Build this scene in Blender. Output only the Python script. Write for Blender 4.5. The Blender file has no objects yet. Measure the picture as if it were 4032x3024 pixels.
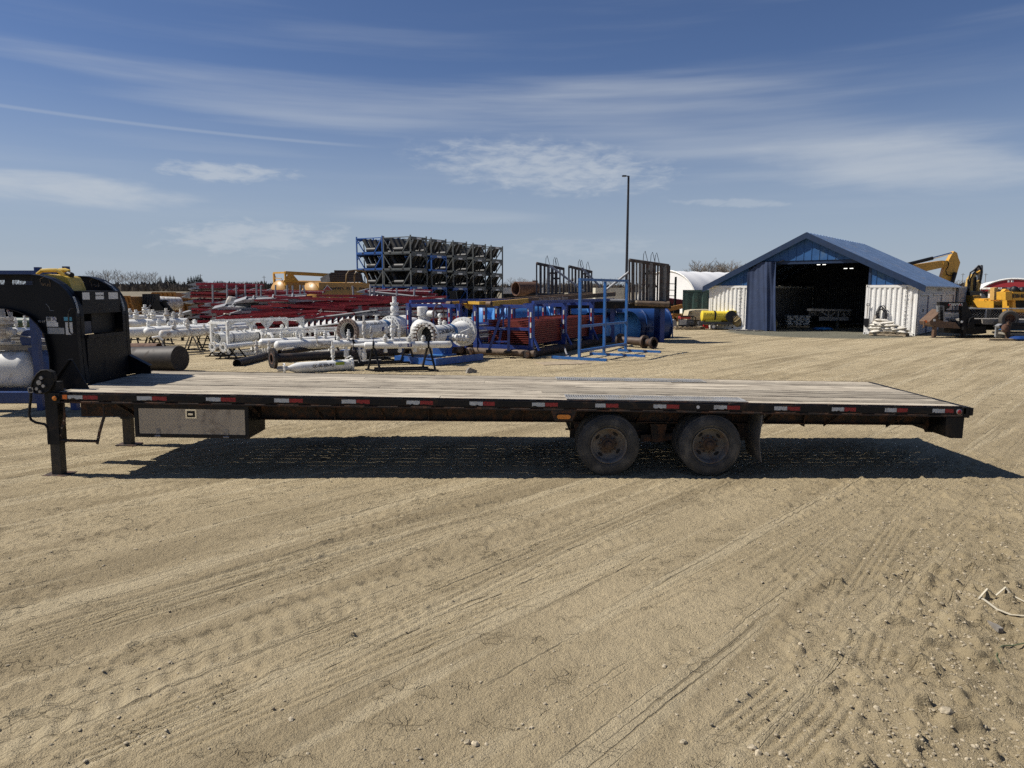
import bpy, math, random
import numpy as np
from mathutils import Vector, Matrix, Euler
R = math.radians
random.seed(7)
scn = bpy.context.scene
col = scn.collection

# ------------------------------------------------------------------ camera
FPX, CX, CY, HZ, CAMH = 2796.0, 2016.0, 1512.0, 1145.0, 2.30
PITCH = math.atan((CY - HZ) / FPX)
cam_d = bpy.data.cameras.new('camera')
cam_d.sensor_width = 36.0
cam_d.lens = 36.0 * FPX / 4032.0
cam_d.clip_end = 6000
cam_d.clip_start = 0.05
cam = bpy.data.objects.new('camera', cam_d)
col.objects.link(cam)
cam.location = (0, 0, CAMH)
cam.rotation_euler = (math.pi / 2 - PITCH, 0, 0)
scn.camera = cam
scn.cycles.use_denoising = False
scn.cycles.max_bounces = 6
scn.cycles.sample_clamp_indirect = 2.0
scn.cycles.diffuse_bounces = 3

# ------------------------------------------------------------------ light
SUN_EL = R(49.0)
SUN_AZ = R(-86.0)          # from +Y towards +X : the sun stands to the left, a little behind the trailer
sdir = Vector((math.sin(SUN_AZ) * math.cos(SUN_EL), math.cos(SUN_AZ) * math.cos(SUN_EL), math.sin(SUN_EL)))
sun_d = bpy.data.lights.new('sun', 'SUN')
sun_d.energy = 5.0
sun_d.angle = R(0.5)
sun_d.color = (1.0, 0.94, 0.85)
sun = bpy.data.objects.new('sun', sun_d)
col.objects.link(sun)
sun.rotation_euler = sdir.to_track_quat('Z', 'Y').to_euler()
sun.location = (-20, 0, 30)

scn.view_settings.view_transform = 'Standard'
scn.view_settings.look = 'None'
scn.view_settings.exposure = 0.25
scn.view_settings.gamma = 1.0
scn.view_settings.use_curve_mapping = False


# ------------------------------------------------------------------ node helpers
class NT:
    def __init__(s, nt):
        s.nt = nt

    def n(s, t, **kw):
        nd = s.nt.nodes.new(t)
        for k, v in kw.items():
            setattr(nd, k, v)
        return nd

    def put(s, sock, val):
        if isinstance(val, bpy.types.NodeSocket):
            s.nt.links.new(val, sock)
        elif val is not None:
            if isinstance(val, (tuple, list)) and len(val) == 3 and sock.type == 'RGBA':
                val = (*val, 1)
            sock.default_value = val

    def m(s, op, a, b=None, c=None, clamp=False):
        nd = s.n('ShaderNodeMath', operation=op, use_clamp=clamp)
        s.put(nd.inputs[0], a)
        if b is not None: s.put(nd.inputs[1], b)
        if c is not None: s.put(nd.inputs[2], c)
        return nd.outputs[0]

    def vm(s, op, a, b=None):
        nd = s.n('ShaderNodeVectorMath', operation=op)
        s.put(nd.inputs[0], a)
        if b is not None: s.put(nd.inputs[1], b)
        return nd.outputs[0]

    def mix(s, fac, a, b, mode='MIX'):
        nd = s.n('ShaderNodeMix', data_type='RGBA', blend_type=mode)
        s.put(nd.inputs[0], fac); s.put(nd.inputs[6], a); s.put(nd.inputs[7], b)
        return nd.outputs[2]

    def noise(s, vec, scale, detail=4, rough=.55, dist=0):
        nd = s.n('ShaderNodeTexNoise')
        s.put(nd.inputs['Vector'], vec)
        nd.inputs['Scale'].default_value = scale
        nd.inputs['Detail'].default_value = detail
        nd.inputs['Roughness'].default_value = rough
        nd.inputs['Distortion'].default_value = dist
        return nd.outputs[0]

    def ss(s, v, lo, hi, a=0., b=1.):
        nd = s.n('ShaderNodeMapRange', interpolation_type='SMOOTHSTEP')
        s.put(nd.inputs[0], v)
        nd.inputs[1].default_value = lo; nd.inputs[2].default_value = hi
        nd.inputs[3].default_value = a; nd.inputs[4].default_value = b
        return nd.outputs[0]

    def mapp(s, vec, sc=(1, 1, 1), rot=(0, 0, 0), loc=(0, 0, 0)):
        nd = s.n('ShaderNodeMapping')
        s.put(nd.inputs[0], vec)
        nd.inputs[1].default_value = loc; nd.inputs[2].default_value = rot; nd.inputs[3].default_value = sc
        return nd.outputs[0]

    def bump(s, h, strength=.3, dist=.02):
        nd = s.n('ShaderNodeBump')
        nd.inputs['Strength'].default_value = strength
        nd.inputs['Distance'].default_value = dist
        s.put(nd.inputs['Height'], h)
        return nd.outputs[0]


# ------------------------------------------------------------------ pixel -> place (pixels of the 4032 x 3024 photograph)
CP, SP = math.cos(PITCH), math.sin(PITCH)


def at(u, v, Y):
    x, y = (u - CX) / FPX, (v - CY) / FPX
    yd = CP - y * SP
    zd = -SP - y * CP
    return Vector((x / yd * Y, Y, CAMH + zd / yd * Y))


def gp(u, v, z=0.0):
    x, y = (u - CX) / FPX, (v - CY) / FPX
    yd = CP - y * SP
    zd = -SP - y * CP
    s = (z - CAMH) / zd
    return Vector((x * s, yd * s, z))


def azel(u, v):
    x, y = (u - CX) / FPX, (v - CY) / FPX
    d = Vector((x, CP - y * SP, -SP - y * CP)).normalized()
    return math.atan2(d.x, d.y), math.asin(d.z)


# ------------------------------------------------------------------ sky
world = bpy.data.worlds.new('World')
scn.world = world
world.use_nodes = True
wt = NT(world.node_tree)
bg = world.node_tree.nodes['Background']
sky = wt.n('ShaderNodeTexSky', sky_type='NISHITA')
sky.sun_disc = False
sky.sun_elevation = SUN_EL
sky.sun_rotation = SUN_AZ
sky.altitude = 650
sky.air_density = 1.0
sky.dust_density = 0.25
sky.ozone_density = 1.6
gen = wt.n('ShaderNodeTexCoord').outputs['Generated']
sep = wt.n('ShaderNodeSeparateXYZ'); wt.put(sep.inputs[0], gen)
az = wt.m('ARCTAN2', sep.outputs[0], sep.outputs[1])
el = wt.m('ARCSINE', sep.outputs[2])
comb = wt.n('ShaderNodeCombineXYZ'); wt.put(comb.inputs[0], az); wt.put(comb.inputs[1], el)
ae = comb.outputs[0]
n_fine = wt.noise(wt.mapp(ae, (30, 95, 1), (0, 0, R(14))), 1.0, 7, .62, .35)
n_mid = wt.noise(wt.mapp(ae, (6, 30, 1), (0, 0, R(9))), 1.0, 6, .58, .3)
n_str = wt.noise(wt.mapp(ae, (1.6, 26, 1), (0, 0, R(8))), 1.0, 5, .52, .0)


def blob(u0, v0, u1, v1, ru, tilt=0.0, soft=.55):
    """soft ellipse in azimuth / elevation around the segment's middle; ru = thickness in photo pixels"""
    a0, e0 = azel(u0, v0); a1, e1 = azel(u1, v1)
    ca, ce = (a0 + a1) / 2, (e0 + e1) / 2
    L = math.hypot(a1 - a0, e1 - e0) / 2
    ph = math.atan2(e1 - e0, a1 - a0)
    th = ru / FPX
    da = wt.m('SUBTRACT', az, ca); de = wt.m('SUBTRACT', el, ce)
    p = wt.m('ADD', wt.m('MULTIPLY', da, math.cos(ph) / L), wt.m('MULTIPLY', de, math.sin(ph) / L))
    q = wt.m('ADD', wt.m('MULTIPLY', da, -math.sin(ph) / th), wt.m('MULTIPLY', de, math.cos(ph) / th))
    r = wt.m('SQRT', wt.m('ADD', wt.m('MULTIPLY', p, p), wt.m('MULTIPLY', q, q)))
    return wt.ss(r, 1.0, soft * .3, 0, 1)


def cl(mask, tex, lo, hi, amp):
    k = wt.m('ADD', tex, wt.m('MULTIPLY', wt.m('SUBTRACT', mask, 1), .45))
    return wt.m('MULTIPLY', wt.m('MULTIPLY', wt.ss(k, lo, hi), amp), wt.ss(mask, .0, .35))


layers = [
    cl(blob(-1100, -10, 3100, 420, 190), n_str, .20, .66, .34),         # long cirrus streak
    cl(blob(1200, 210, 5200, 640, 240), n_str, .12, .68, .38),
    cl(blob(-700, 380, 1900, 640, 60), n_str, .25, .6, .16),
    cl(blob(1380, 580, 2950, 700, 150), n_fine, .12, .66, .62),       # rippled patch mid
    cl(blob(2750, 590, 4600, 690, 170), n_mid, .10, .66, .52),
    cl(blob(-500, 680, 980, 800, 80), n_mid, .12, .6, .74),
    cl(blob(400, 650, 1330, 695, 62), n_fine, .2, .62, .6),
    cl(blob(300, 930, 1600, 930, 110), n_fine, .22, .58, .5),
    cl(blob(900, 820, 2600, 860, 70), n_str, .25, .6, .25),
    cl(blob(1600, 990, 3000, 960, 90), n_fine, .33, .62, .22),
    cl(blob(2500, 790, 3300, 800, 30), n_fine, .25, .55, .3),
    wt.m('MULTIPLY', wt.ss(n_str, .45, .8), .14),                      # faint veil everywhere
]
cs = layers[0]
for l in layers[1:]:
    cs = wt.m('SUBTRACT', wt.m('ADD', cs, l), wt.m('MULTIPLY', cs, l))   # screen
cs = wt.m('MULTIPLY', cs, wt.ss(el, -.01, .03))
# contrail
a0, e0 = azel(0, 415); a1, e1 = azel(1500, 580)
slope = (e1 - e0) / (a1 - a0)
dist = wt.m('ABSOLUTE', wt.m('SUBTRACT', wt.m('SUBTRACT', el, e0), wt.m('MULTIPLY', wt.m('SUBTRACT', az, a0), slope)))
con = wt.m('MULTIPLY', wt.ss(dist, .0030, .0004, 0, 1), wt.ss(az, a1 + .02, a1 - .1, 0, .2))
cs = wt.m('ADD', cs, con, clamp=True)
hs = wt.n('ShaderNodeHueSaturation'); hs.inputs['Saturation'].default_value = 1.06
wt.put(hs.inputs['Color'], wt.mix(1.0, sky.outputs[0], (1.01, 1.03, 1.24), 'MULTIPLY'))
veil = wt.ss(el, .30, .0, 0, .8)
skyc = wt.mix(veil, hs.outputs[0], (6.1, 7.3, 8.9))
skyc = wt.mix(cs, skyc, (9.2, 9.9, 10.7))
wt.put(bg.inputs[0], skyc)
bg.inputs[1].default_value = 0.05  # sky strength

# ------------------------------------------------------------------ materials
MATS = {}


def mat(name, c, rough=.55, metal=0., var=.12, sc=5., bump=0., bs=80., dirt=0., dcol=(.17, .125, .08), dsc=3., spec=.5, c2=None, coat=0):
    if name in MATS: return MATS[name]
    m = bpy.data.materials.new(name)
    m.use_nodes = True
    t = NT(m.node_tree)
    b = m.node_tree.nodes['Principled BSDF']
    tc = t.n('ShaderNodeTexCoord').outputs['Object']
    rnd = t.n('ShaderNodeObjectInfo').outputs['Random']
    vec = t.vm('ADD', tc, t.vm('SCALE', (37., 61., 17.), None)) if False else tc
    off = t.n('ShaderNodeCombineXYZ')
    t.put(off.inputs[0], t.m('MULTIPLY', rnd, 53.)); t.put(off.inputs[1], t.m('MULTIPLY', rnd, 31.)); t.put(off.inputs[2], t.m('MULTIPLY', rnd, 71.))
    vec = t.vm('ADD', tc, off.outputs[0])
    n1 = t.noise(vec, sc, 6, .6)
    lo = tuple(x * (1 - var) for x in c); hi = tuple(min(1, x * (1 + var)) for x in (c2 or c))
    cc = t.mix(t.ss(n1, .3, .7), lo, hi)
    cc = t.mix(1.0, cc, (1, 1, 1), 'MULTIPLY')
    vv = t.m('ADD', t.m('MULTIPLY', rnd, var * .8), 1 - var * .4)
    g = t.n('ShaderNodeCombineXYZ')
    for i in range(3): t.put(g.inputs[i], vv)
    cc = t.mix(1.0, cc, g.outputs[0], 'MULTIPLY')
    rg = rough
    if dirt > 0:
        n2 = t.noise(vec, dsc, 6, .6, .5)
        k = t.ss(n2, .62 - dirt * .35, .78 - dirt * .2)
        cc = t.mix(t.m('MULTIPLY', k, min(1, .55 + dirt * .4)), cc, dcol)
        rg = t.m('ADD', rough, t.m('MULTIPLY', k, max(0, .9 - rough)))
    t.put(b.inputs['Base Color'], cc)
    t.put(b.inputs['Roughness'], rg)
    b.inputs['Metallic'].default_value = metal
    b.inputs['Specular IOR Level'].default_value = spec
    if coat: b.inputs['Coat Weight'].default_value = coat
    if bump: t.put(b.inputs['Normal'], t.bump(t.noise(vec, bs, 4, .6), bump, .02))
    MATS[name] = m
    return m


# ------------------------------------------------------------------ mesh helpers
X3, Y3, Z3 = Vector((1, 0, 0)), Vector((0, 1, 0)), Vector((0, 0, 1))


def frame(o, ax, up=Z3):
    """matrix whose local x runs along ax, local z as near to up as can be"""
    x = Vector(ax).normalized()
    if abs(x.dot(up)) > .999: up = Y3
    y = Vector(up).cross(x).normalized()
    z = x.cross(y)
    m = Matrix((x, y, z)).transposed().to_4x4()
    m.translation = Vector(o)
    return m


class MB:
    def __init__(s, M=None, world=None):
        s.v, s.f = [], []
        s.M = M or Matrix()
        if world is not None:
            s.M = INV[world.name] @ s.M

    def add(s, vs, fs, L=None):
        b = len(s.v)
        M = s.M @ L if L is not None else s.M
        s.v += [tuple(M @ Vector(p)) for p in vs]
        s.f += [tuple(b + i for i in f) for f in fs]
        return s

    def box(s, x0, x1, y0, y1, z0, z1, L=None):
        return s.add([(x0, y0, z0), (x1, y0, z0), (x1, y1, z0), (x0, y1, z0), (x0, y0, z1), (x1, y0, z1), (x1, y1, z1), (x0, y1, z1)],
                     [(0, 3, 2, 1), (4, 5, 6, 7), (0, 1, 5, 4), (1, 2, 6, 5), (2, 3, 7, 6), (3, 0, 4, 7)], L)

    def cb(s, c, sz, L=None):
        x, y, z = c; a, b, d = (q / 2 for q in sz)
        return s.box(x - a, x + a, y - b, y + b, z - d, z + d, L)

    def bar(s, p, q, w, h=None, up=Z3):
        p, q = Vector(p), Vector(q); h = h or w
        L = frame(p, q - p, up)
        return s.box(0, (q - p).length, -w / 2, w / 2, -h / 2, h / 2, L)

    def lathe(s, prof, o, ax, n=20, cap=True, up=Z3):
        L = frame(o, ax, up)
        vs, fs = [], []
        for t, r in prof:
            for i in range(n):
                a = 2 * math.pi * i / n
                vs.append((t, r * math.cos(a), r * math.sin(a)))
        for k in range(len(prof) - 1):
            for i in range(n):
                j = (i + 1) % n
                fs.append((k * n + i, k * n + j, (k + 1) * n + j, (k + 1) * n + i))
        if cap:
            if prof[0][1] > 1e-4: fs.append(tuple(range(n))[::-1])
            if prof[-1][1] > 1e-4: fs.append(tuple((len(prof) - 1) * n + i for i in range(n)))
        return s.add(vs, fs, L)

    def tube(s, p, q, r, n=12, r2=None, cap=True):
        p, q = Vector(p), Vector(q)
        return s.lathe([(0, r), ((q - p).length, r2 if r2 is not None else r)], p, q - p, n, cap)

    def pipe(s, p, q, r, wall=.012, n=24):
        """hollow pipe open at both ends"""
        p, q = Vector(p), Vector(q); L = (q - p).length; i = r - wall
        return s.lathe([(0, i), (0, r), (L, r), (L, i), (L - .001, i - .0005), (0, i)], p, q - p, n, False)

    def path(s, pts, r, n=8):
        pts = [Vector(p) for p in pts]
        vs, fs = [], []
        for k, p in enumerate(pts):
            d = (pts[min(k + 1, len(pts) - 1)] - pts[max(k - 1, 0)])
            L = frame(p, d, Z3 if abs(d.normalized().z) < .95 else Y3)
            rr = r[k] if isinstance(r, (list, tuple)) else r
            for i in range(n):
                a = 2 * math.pi * i / n
                vs.append(L @ Vector((0, rr * math.cos(a), rr * math.sin(a))))
        m = len(pts)
        for k in range(m - 1):
            for i in range(n):
                j = (i + 1) % n
                fs.append((k * n + i, k * n + j, (k + 1) * n + j, (k + 1) * n + i))
        fs.append(tuple(range(n))[::-1]); fs.append(tuple((m - 1) * n + i for i in range(n)))
        return s.add(vs, fs)

    def prism(s, poly, y0, y1, L=None):
        """poly in local x,z ; extruded along local y"""
        n = len(poly)
        vs = [(p[0], y0, p[1]) for p in poly] + [(p[0], y1, p[1]) for p in poly]
        ar = sum(poly[i][0] * poly[(i + 1) % n][1] - poly[(i + 1) % n][0] * poly[i][1] for i in range(n))
        fs = [tuple(range(n)), tuple(range(n, 2 * n))[::-1]]
        fs += [(i, i + n, (i + 1) % n + n, (i + 1) % n) for i in range(n)]
        if ar < 0: fs = [f[::-1] for f in fs]
        return s.add(vs, fs, L)

    def hull(s, a, b):
        """loft between two polygons of equal length"""
        n = len(a)
        fs = [tuple(range(n))[::-1], tuple(range(n, 2 * n))]
        fs += [(i, (i + 1) % n, (i + 1) % n + n, i + n) for i in range(n)]
        return s.add(list(a) + list(b), fs)

    def sph(s, c, r, n=10, L=None):
        rx, ry, rz = r if isinstance(r, (tuple, list)) else (r, r, r)
        vs, fs = [], []
        for k in range(n // 2 + 1):
            th = math.pi * k / (n // 2)
            for i in range(n):
                a = 2 * math.pi * i / n
                vs.append((c[0] + rx * math.sin(th) * math.cos(a), c[1] + ry * math.sin(th) * math.sin(a), c[2] + rz * math.cos(th)))
        for k in range(n // 2):
            for i in range(n):
                j = (i + 1) % n
                fs.append((k * n + i, (k + 1) * n + i, (k + 1) * n + j, k * n + j))
        return s.add(vs, fs, L)

    def torus(s, c, ax, R0, r, n=20, m=8):
        L = frame(c, ax)
        vs, fs = [], []
        for i in range(n):
            a = 2 * math.pi * i / n
            for k in range(m):
                b = 2 * math.pi * k / m
                q = R0 + r * math.cos(b)
                vs.append((r * math.sin(b), q * math.cos(a), q * math.sin(a)))
        for i in range(n):
            for k in range(m):
                fs.append((i * m + k, i * m + (k + 1) % m, (i + 1) % n * m + (k + 1) % m, (i + 1) % n * m + k))
        return s.add(vs, fs, L)

    def mesh(s, name, m=None, smooth=35):
        me = bpy.data.meshes.new(name)
        me.from_pydata(s.v, [], s.f)
        if smooth:
            me.polygons.foreach_set('use_smooth', [True] * len(me.polygons))
            me.set_sharp_from_angle(angle=R(smooth))
        if m: me.materials.append(m)
        return me

    def build(s, name, m=None, parent=None, smooth=35, kind=None, label=None):
        o = bpy.data.objects.new(name, s.mesh(name, m, smooth))
        col.objects.link(o)
        if parent is not None: o.parent = parent
        if kind: o['kind'] = kind
        if label: o['label'] = label
        return o


INV = {}


def tag(o, label, cat, group=None, kind=None):
    o['label'] = label; o['category'] = cat
    if group: o['group'] = group
    if kind: o['kind'] = kind
    return o


def thing(name, label, cat, loc=(0, 0, 0), rz=0., group=None, ry=0., rx=0.):
    o = bpy.data.objects.new(name, None)
    col.objects.link(o)
    o.empty_display_size = .2
    o.location = loc
    o.rotation_euler = (rx, ry, rz)
    INV[o.name] = (Matrix.Translation(Vector(loc)) @ Euler((rx, ry, rz)).to_matrix().to_4x4()).inverted()
    return tag(o, label, cat, group)


def dup(root, loc=None, rz=None, label=None, rot=None, scale=None):
    r = root.copy(); col.objects.link(r)
    if loc is not None: r.location = loc
    if rz is not None: r.rotation_euler = (0, 0, rz)
    if rot is not None: r.rotation_euler = rot
    if scale is not None: r.scale = scale
    if label: r['label'] = label
    for ch in list(root.children):
        c = ch.copy(); col.objects.link(c); c.parent = r
        for g in ch.children:
            d = g.copy(); col.objects.link(d); d.parent = c
    return r


def text(body, o, right, up, size, m, parent=None, name='lettering', bold=0., sx=1., align='CENTER'):
    cu = bpy.data.curves.new('txt', 'FONT')
    cu.body = body; cu.size = size; cu.align_x = align; cu.align_y = 'CENTER'
    cu.offset = bold; cu.extrude = .0015
    cu.resolution_u = 3
    ob = bpy.data.objects.new('txt', cu)
    col.objects.link(ob)
    bpy.context.view_layer.update()
    me = bpy.data.meshes.new_from_object(ob.evaluated_get(bpy.context.evaluated_depsgraph_get()))
    bpy.data.objects.remove(ob)
    r = Vector(right).normalized(); u = Vector(up); u = (u - r * u.dot(r)).normalized()
    n = r.cross(u)
    M = Matrix((r * sx, u, n)).transposed().to_4x4(); M.translation = Vector(o)
    if parent is not None and parent.name in INV: M = INV[parent.name] @ M
    me.transform(M)
    me.materials.clear(); me.materials.append(m)
    me.name = name
    t = bpy.data.objects.new(name, me)
    col.objects.link(t)
    if parent is not None: t.parent = parent
    return t


# common paints
WHITE = mat('white_paint', (.72, .72, .69), .5, var=.08, dirt=.3, dcol=(.42, .37, .29), dsc=3)
WHITE2 = mat('chalky_white_paint', (.68, .67, .63), .65, var=.12, dirt=.6, dcol=(.28, .21, .15), dsc=6)
BLACK = mat('black_paint', (.007, .0075, .009), .5, var=.3, dirt=.12, dcol=(.05, .04, .03), dsc=4, spec=.3)
BLACKD = mat('dusty_black_paint', (.008, .0083, .0095), .6, var=.3, dirt=.3, dcol=(.075, .05, .03), dsc=5, spec=.3)
RUSTY = mat('rusty_frame_steel', (.022, .017, .015), .75, var=.4, dirt=.55, dcol=(.13, .06, .03), dsc=9)
RUBBER = mat('tyre_rubber', (.042, .042, .041), .85, var=.25, dirt=.5, dcol=(.115, .108, .096), dsc=5)
BLUE = mat('blue_paint', (.02, .095, .33), .45, var=.12, dirt=.2, dcol=(.10, .09, .09))
NAVY = mat('dark_blue_paint', (.012, .04, .15), .45, var=.15, dirt=.2, dcol=(.07, .06, .06))
SKYB = mat('light_blue_paint', (.07, .24, .56), .45, var=.1, dirt=.15, dcol=(.2, .2, .2))  # on the tanks the sunlit tone is painted into this blue
RED = mat('red_paint', (.27, .012, .022), .5, var=.25, dirt=.12, dcol=(.2, .12, .1))
GALV = mat('galvanised_steel', (.27, .275, .285), .55, .2, var=.2, dirt=.15, dcol=(.3, .28, .25))
GREYP = mat('grey_green_paint', (.088, .098, .098), .55, var=.15, dirt=.3, dcol=(.14, .13, .11))
YEL = mat('machine_yellow', (.52, .285, .045), .45, var=.08, dirt=.15, dcol=(.25, .17, .07))
YELB = mat('bright_yellow', (.72, .55, .045), .4, var=.06, dirt=.12, dcol=(.3, .24, .08))
CHROME = mat('bright_steel', (.75, .76, .78), .18, 1., var=.05)
STEEL = mat('worn_steel', (.30, .30, .31), .42, .8, var=.2, dirt=.3, dcol=(.16, .12, .09))
PIPEB = mat('black_pipe_steel', (.026, .022, .021), .6, .2, var=.3, dirt=.35, dcol=(.085, .05, .035), dsc=5)
RUST = mat('rusted_steel', (.10, .05, .032), .85, .1, var=.35, sc=9, dirt=.4, dcol=(.19, .12, .085), dsc=6)
TIMBER = mat('timber', (.34, .27, .18), .85, var=.2, sc=9, dirt=.3, dcol=(.14, .11, .08))
GREYWOOD = mat('weathered_timber', (.24, .22, .19), .9, var=.25, sc=9, dirt=.3, dcol=(.1, .085, .07))
DARK = mat('dark_interior', (.006, .006, .007), .8, var=.2)
TXTB = mat('black_lettering', (.012, .012, .014), .6, var=.1)
TXTW = mat('white_lettering', (.7, .7, .68), .6, var=.1)
LBLW = mat('white_label', (.62, .63, .63), .5, var=.06, dirt=.2, dcol=(.35, .33, .3))

# ================================================================== GROUND
rng = np.random.default_rng(11)
_LAT = rng.random((512, 512))


def vn(x, y, sc, seed=0):
    x = np.asarray(x) / sc + seed * 17.37; y = np.asarray(y) / sc + seed * 31.11
    xi = np.floor(x).astype(np.int64); yi = np.floor(y).astype(np.int64)
    fx = x - xi; fy = y - yi
    fx = fx * fx * (3 - 2 * fx); fy = fy * fy * (3 - 2 * fy)
    a = _LAT[xi % 512, yi % 512]; b = _LAT[(xi + 1) % 512, yi % 512]
    c = _LAT[xi % 512, (yi + 1) % 512]; d = _LAT[(xi + 1) % 512, (yi + 1) % 512]
    return (a + (b - a) * fx) * (1 - fy) + (c + (d - c) * fx) * fy - .5


def sstep(x, a, b):
    t = np.clip((x - a) / (b - a), 0, 1)
    return t * t * (3 - 2 * t)


def far_rise(x, y):
    """the land beyond the yard lifts a little towards the woods"""
    return 2.6 * sstep(y, 75, 330) - .4 * sstep(y, 400, 1500)


# wheel tracks: three photo pixels on the ground, tread width, kind, groove count, depth
TRK = [
    ([(-40, 2560), (760, 2320), (2040, 1975)], .24, 'rib', 4, 1.0),
    ([(-40, 2605), (800, 2360), (2060, 2020)], .24, 'rib', 4, 1.0),
    ([(250, 3020), (1180, 2640), (2100, 2330)], .26, 'rib', 5, 1.1),
    ([(500, 3020), (1210, 2715), (2140, 2370)], .26, 'rib', 4, .9),
    ([(2100, 2330), (2560, 2190), (3000, 2060)], .26, 'rib', 4, .6),
    ([(180, 2110), (800, 2000), (1500, 1880)], .22, 'rib', 3, .8),
    ([(200, 2075), (760, 1985), (1400, 1880)], .22, 'rib', 3, .8),
    ([(-50, 2220), (900, 2080), (1800, 1915)], .3, 'rib', 3, .5),
    ([(-100, 2990), (700, 2610), (1900, 2240)], .42, 'lug', .15, 1.25),
    ([(1500, 2390), (2100, 2200), (2900, 2010)], .42, 'lug', .15, .7),
    ([(2830, 2930), (3110, 2690), (3330, 2400)], .22, 'rib', 4, .95),
    ([(3060, 3020), (3345, 2690), (3440, 2480)], .25, 'rib', 4, 1.05),
    ([(3330, 2400), (3440, 2210), (3560, 2030)], .22, 'rib', 4, .8),
    ([(3440, 2480), (3520, 2330), (3660, 2080)], .24, 'rib', 4, .6),
    ([(3560, 2030), (3640, 1960), (3760, 1870)], .22, 'rib', 3, .7),
    ([(2400, 2640), (2860, 2400), (3300, 2150)], .5, 'lug', .17, .55),
    ([(2480, 2120), (2800, 2000), (3100, 1900)], .24, 'rib', 4, .6),
    ([(100, 1960), (420, 1940), (900, 1905)], .35, 'lug', .12, .8),
    ([(-100, 1760), (300, 1730), (800, 1690)], .5, 'lug', .14, .9),
    ([(900, 1700), (1500, 1690), (2100, 1660)], .3, 'rib', 3, .7),
    ([(3100, 1640), (3500, 1560), (4100, 1430)], .4, 'rib', 3, .7),
    ([(3500, 1880), (3800, 1700), (4100, 1600)], .3, 'rib', 3, .8),
    ([(3300, 1420), (3700, 1400), (4100, 1385)], .5, 'rib', 3, .8),
    ([(2300, 1500), (3000, 1400), (3900, 1350)], .6, 'rib', 3, .9),
]


for _i, (_lat, _hd, _a, _L, _d) in enumerate(((-7.2, 44, 2., 9, .7), (-6.3, 47, 3., 9, .6), (-5.5, 41, 1., 12, .9), (-4.9, 43, 1., 12, .9), (-3.6, 45, 0., 12, .6), (-2.4, 40, 0., 13, .8), (-1.85, 40, 0., 13, .8), (-.9, 46, 1., 9, .5),
                                           (.2, 42, 2.5, 9, .5), (.85, 43, 2.5, 9, .45), (-8.5, 42, 3, 12, .7), (-9.3, 44, 3, 12, .7))):
    _e = Vector((math.sin(R(_hd)), math.cos(R(_hd)), 0)); _n = Vector((_e.y, -_e.x, 0))
    _o = Vector((0, 3.2, 0)) + _n * _lat * .75 + _e * _a
    TRK.append(([_o, _o + _e * _L * .5 + _n * (.12 if _i % 2 else -.15), _o + _e * _L], .24 + .02 * (_i % 3), 'rib', 3 + _i % 3, _d))


def ground_h(x, y):
    x = np.asarray(x, float); y = np.asarray(y, float)
    near = 1 - sstep(y, 14, 40)
    rough = sstep(x + .35 * (6 - y), 1.4, 3.6) * (1 - sstep(y, 7, 12))            # coarse gravel margin on the right
    mid = 1 - sstep(y, 60, 100)
    h = .050 * vn(x, y, 3.1, 1) * mid + .016 * vn(x, y, 1.1, 2) * mid
    fine = .008 * vn(x, y, .33, 3) + .0085 * vn(x, y, .12, 4) + .0095 * vn(x, y, .055, 5) + .0085 * vn(x, y, .031, 15)
    cl_ = np.maximum(0, vn(x, y, .075, 6) - .2) * .045 + np.maximum(0, vn(x, y, .17, 12) - .26) * .025
    fine = fine + cl_ * (.8 + 1.8 * rough)
    disturbed = sstep(vn(x, y, 1.6, 7) + .25 * vn(x, y, .5, 8), -.08, .18)
    k = .55 + .65 * disturbed + .35 * rough
    tr = np.zeros_like(h); comp = np.zeros_like(h)
    for pts, w, kind, pr, dp in TRK:
        P = [q if isinstance(q, Vector) else gp(*q) for q in pts]
        a, m, b = [np.array((p.x, p.y)) for p in P]
        e = (b - a); L = np.linalg.norm(e); e /= L
        n = np.array((-e[1], e[0]))
        tm = (m - a) @ e; nm = (m - a) @ n
        qa = nm / (tm * (tm - L))
        t = (x - a[0]) * e[0] + (y - a[1]) * e[1]
        lat = (x - a[0]) * n[0] + (y - a[1]) * n[1] - qa * t * (t - L)
        lat = lat / np.sqrt(1 + (qa * (2 * t - L)) ** 2)
        lat = lat + .02 * vn(t, t * 0 + pr, .9, 9)
        ends = sstep(t, -.1, .25) * (1 - sstep(t, L - .25, L + .1))
        ends = ends * sstep(vn(x, y, .8, 10) + .16 * min(dp, 1.6), -.28, -.02)
        ins = (1 - sstep(np.abs(lat), w * .46, w * .54)) * ends
        if kind == 'rib':
            g = np.cos(2 * math.pi * (lat / w) * pr)
            pat = -.003 + .002 * g - .012 * sstep(-g, .25, .8)
        else:
            s = np.sin(2 * math.pi * (t / pr + np.where(lat > 0, .5, 0) + np.abs(lat) * 2.2))
            pat = -.004 + .0060 * np.clip(s * 1.6, -1, 1) * sstep(np.abs(lat), .01, .04)
        rim = np.exp(-((np.abs(lat) - w * .56) / .022) ** 2) * ends * .006
        tr = tr * (1 - ins) + pat * dp * ins + rim * dp
        comp = np.maximum(comp, ins * min(1, dp))
    h = h + fine * 1.35 * k * near * (1 - .68 * comp) + tr * (1 - sstep(y, 26, 60))
    return h + far_rise(x, y), comp, rough


def spaced(lo, hi, f):
    out = [lo]
    while out[-1] < hi: out.append(out[-1] + f(out[-1]))
    return np.array(out)


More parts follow.
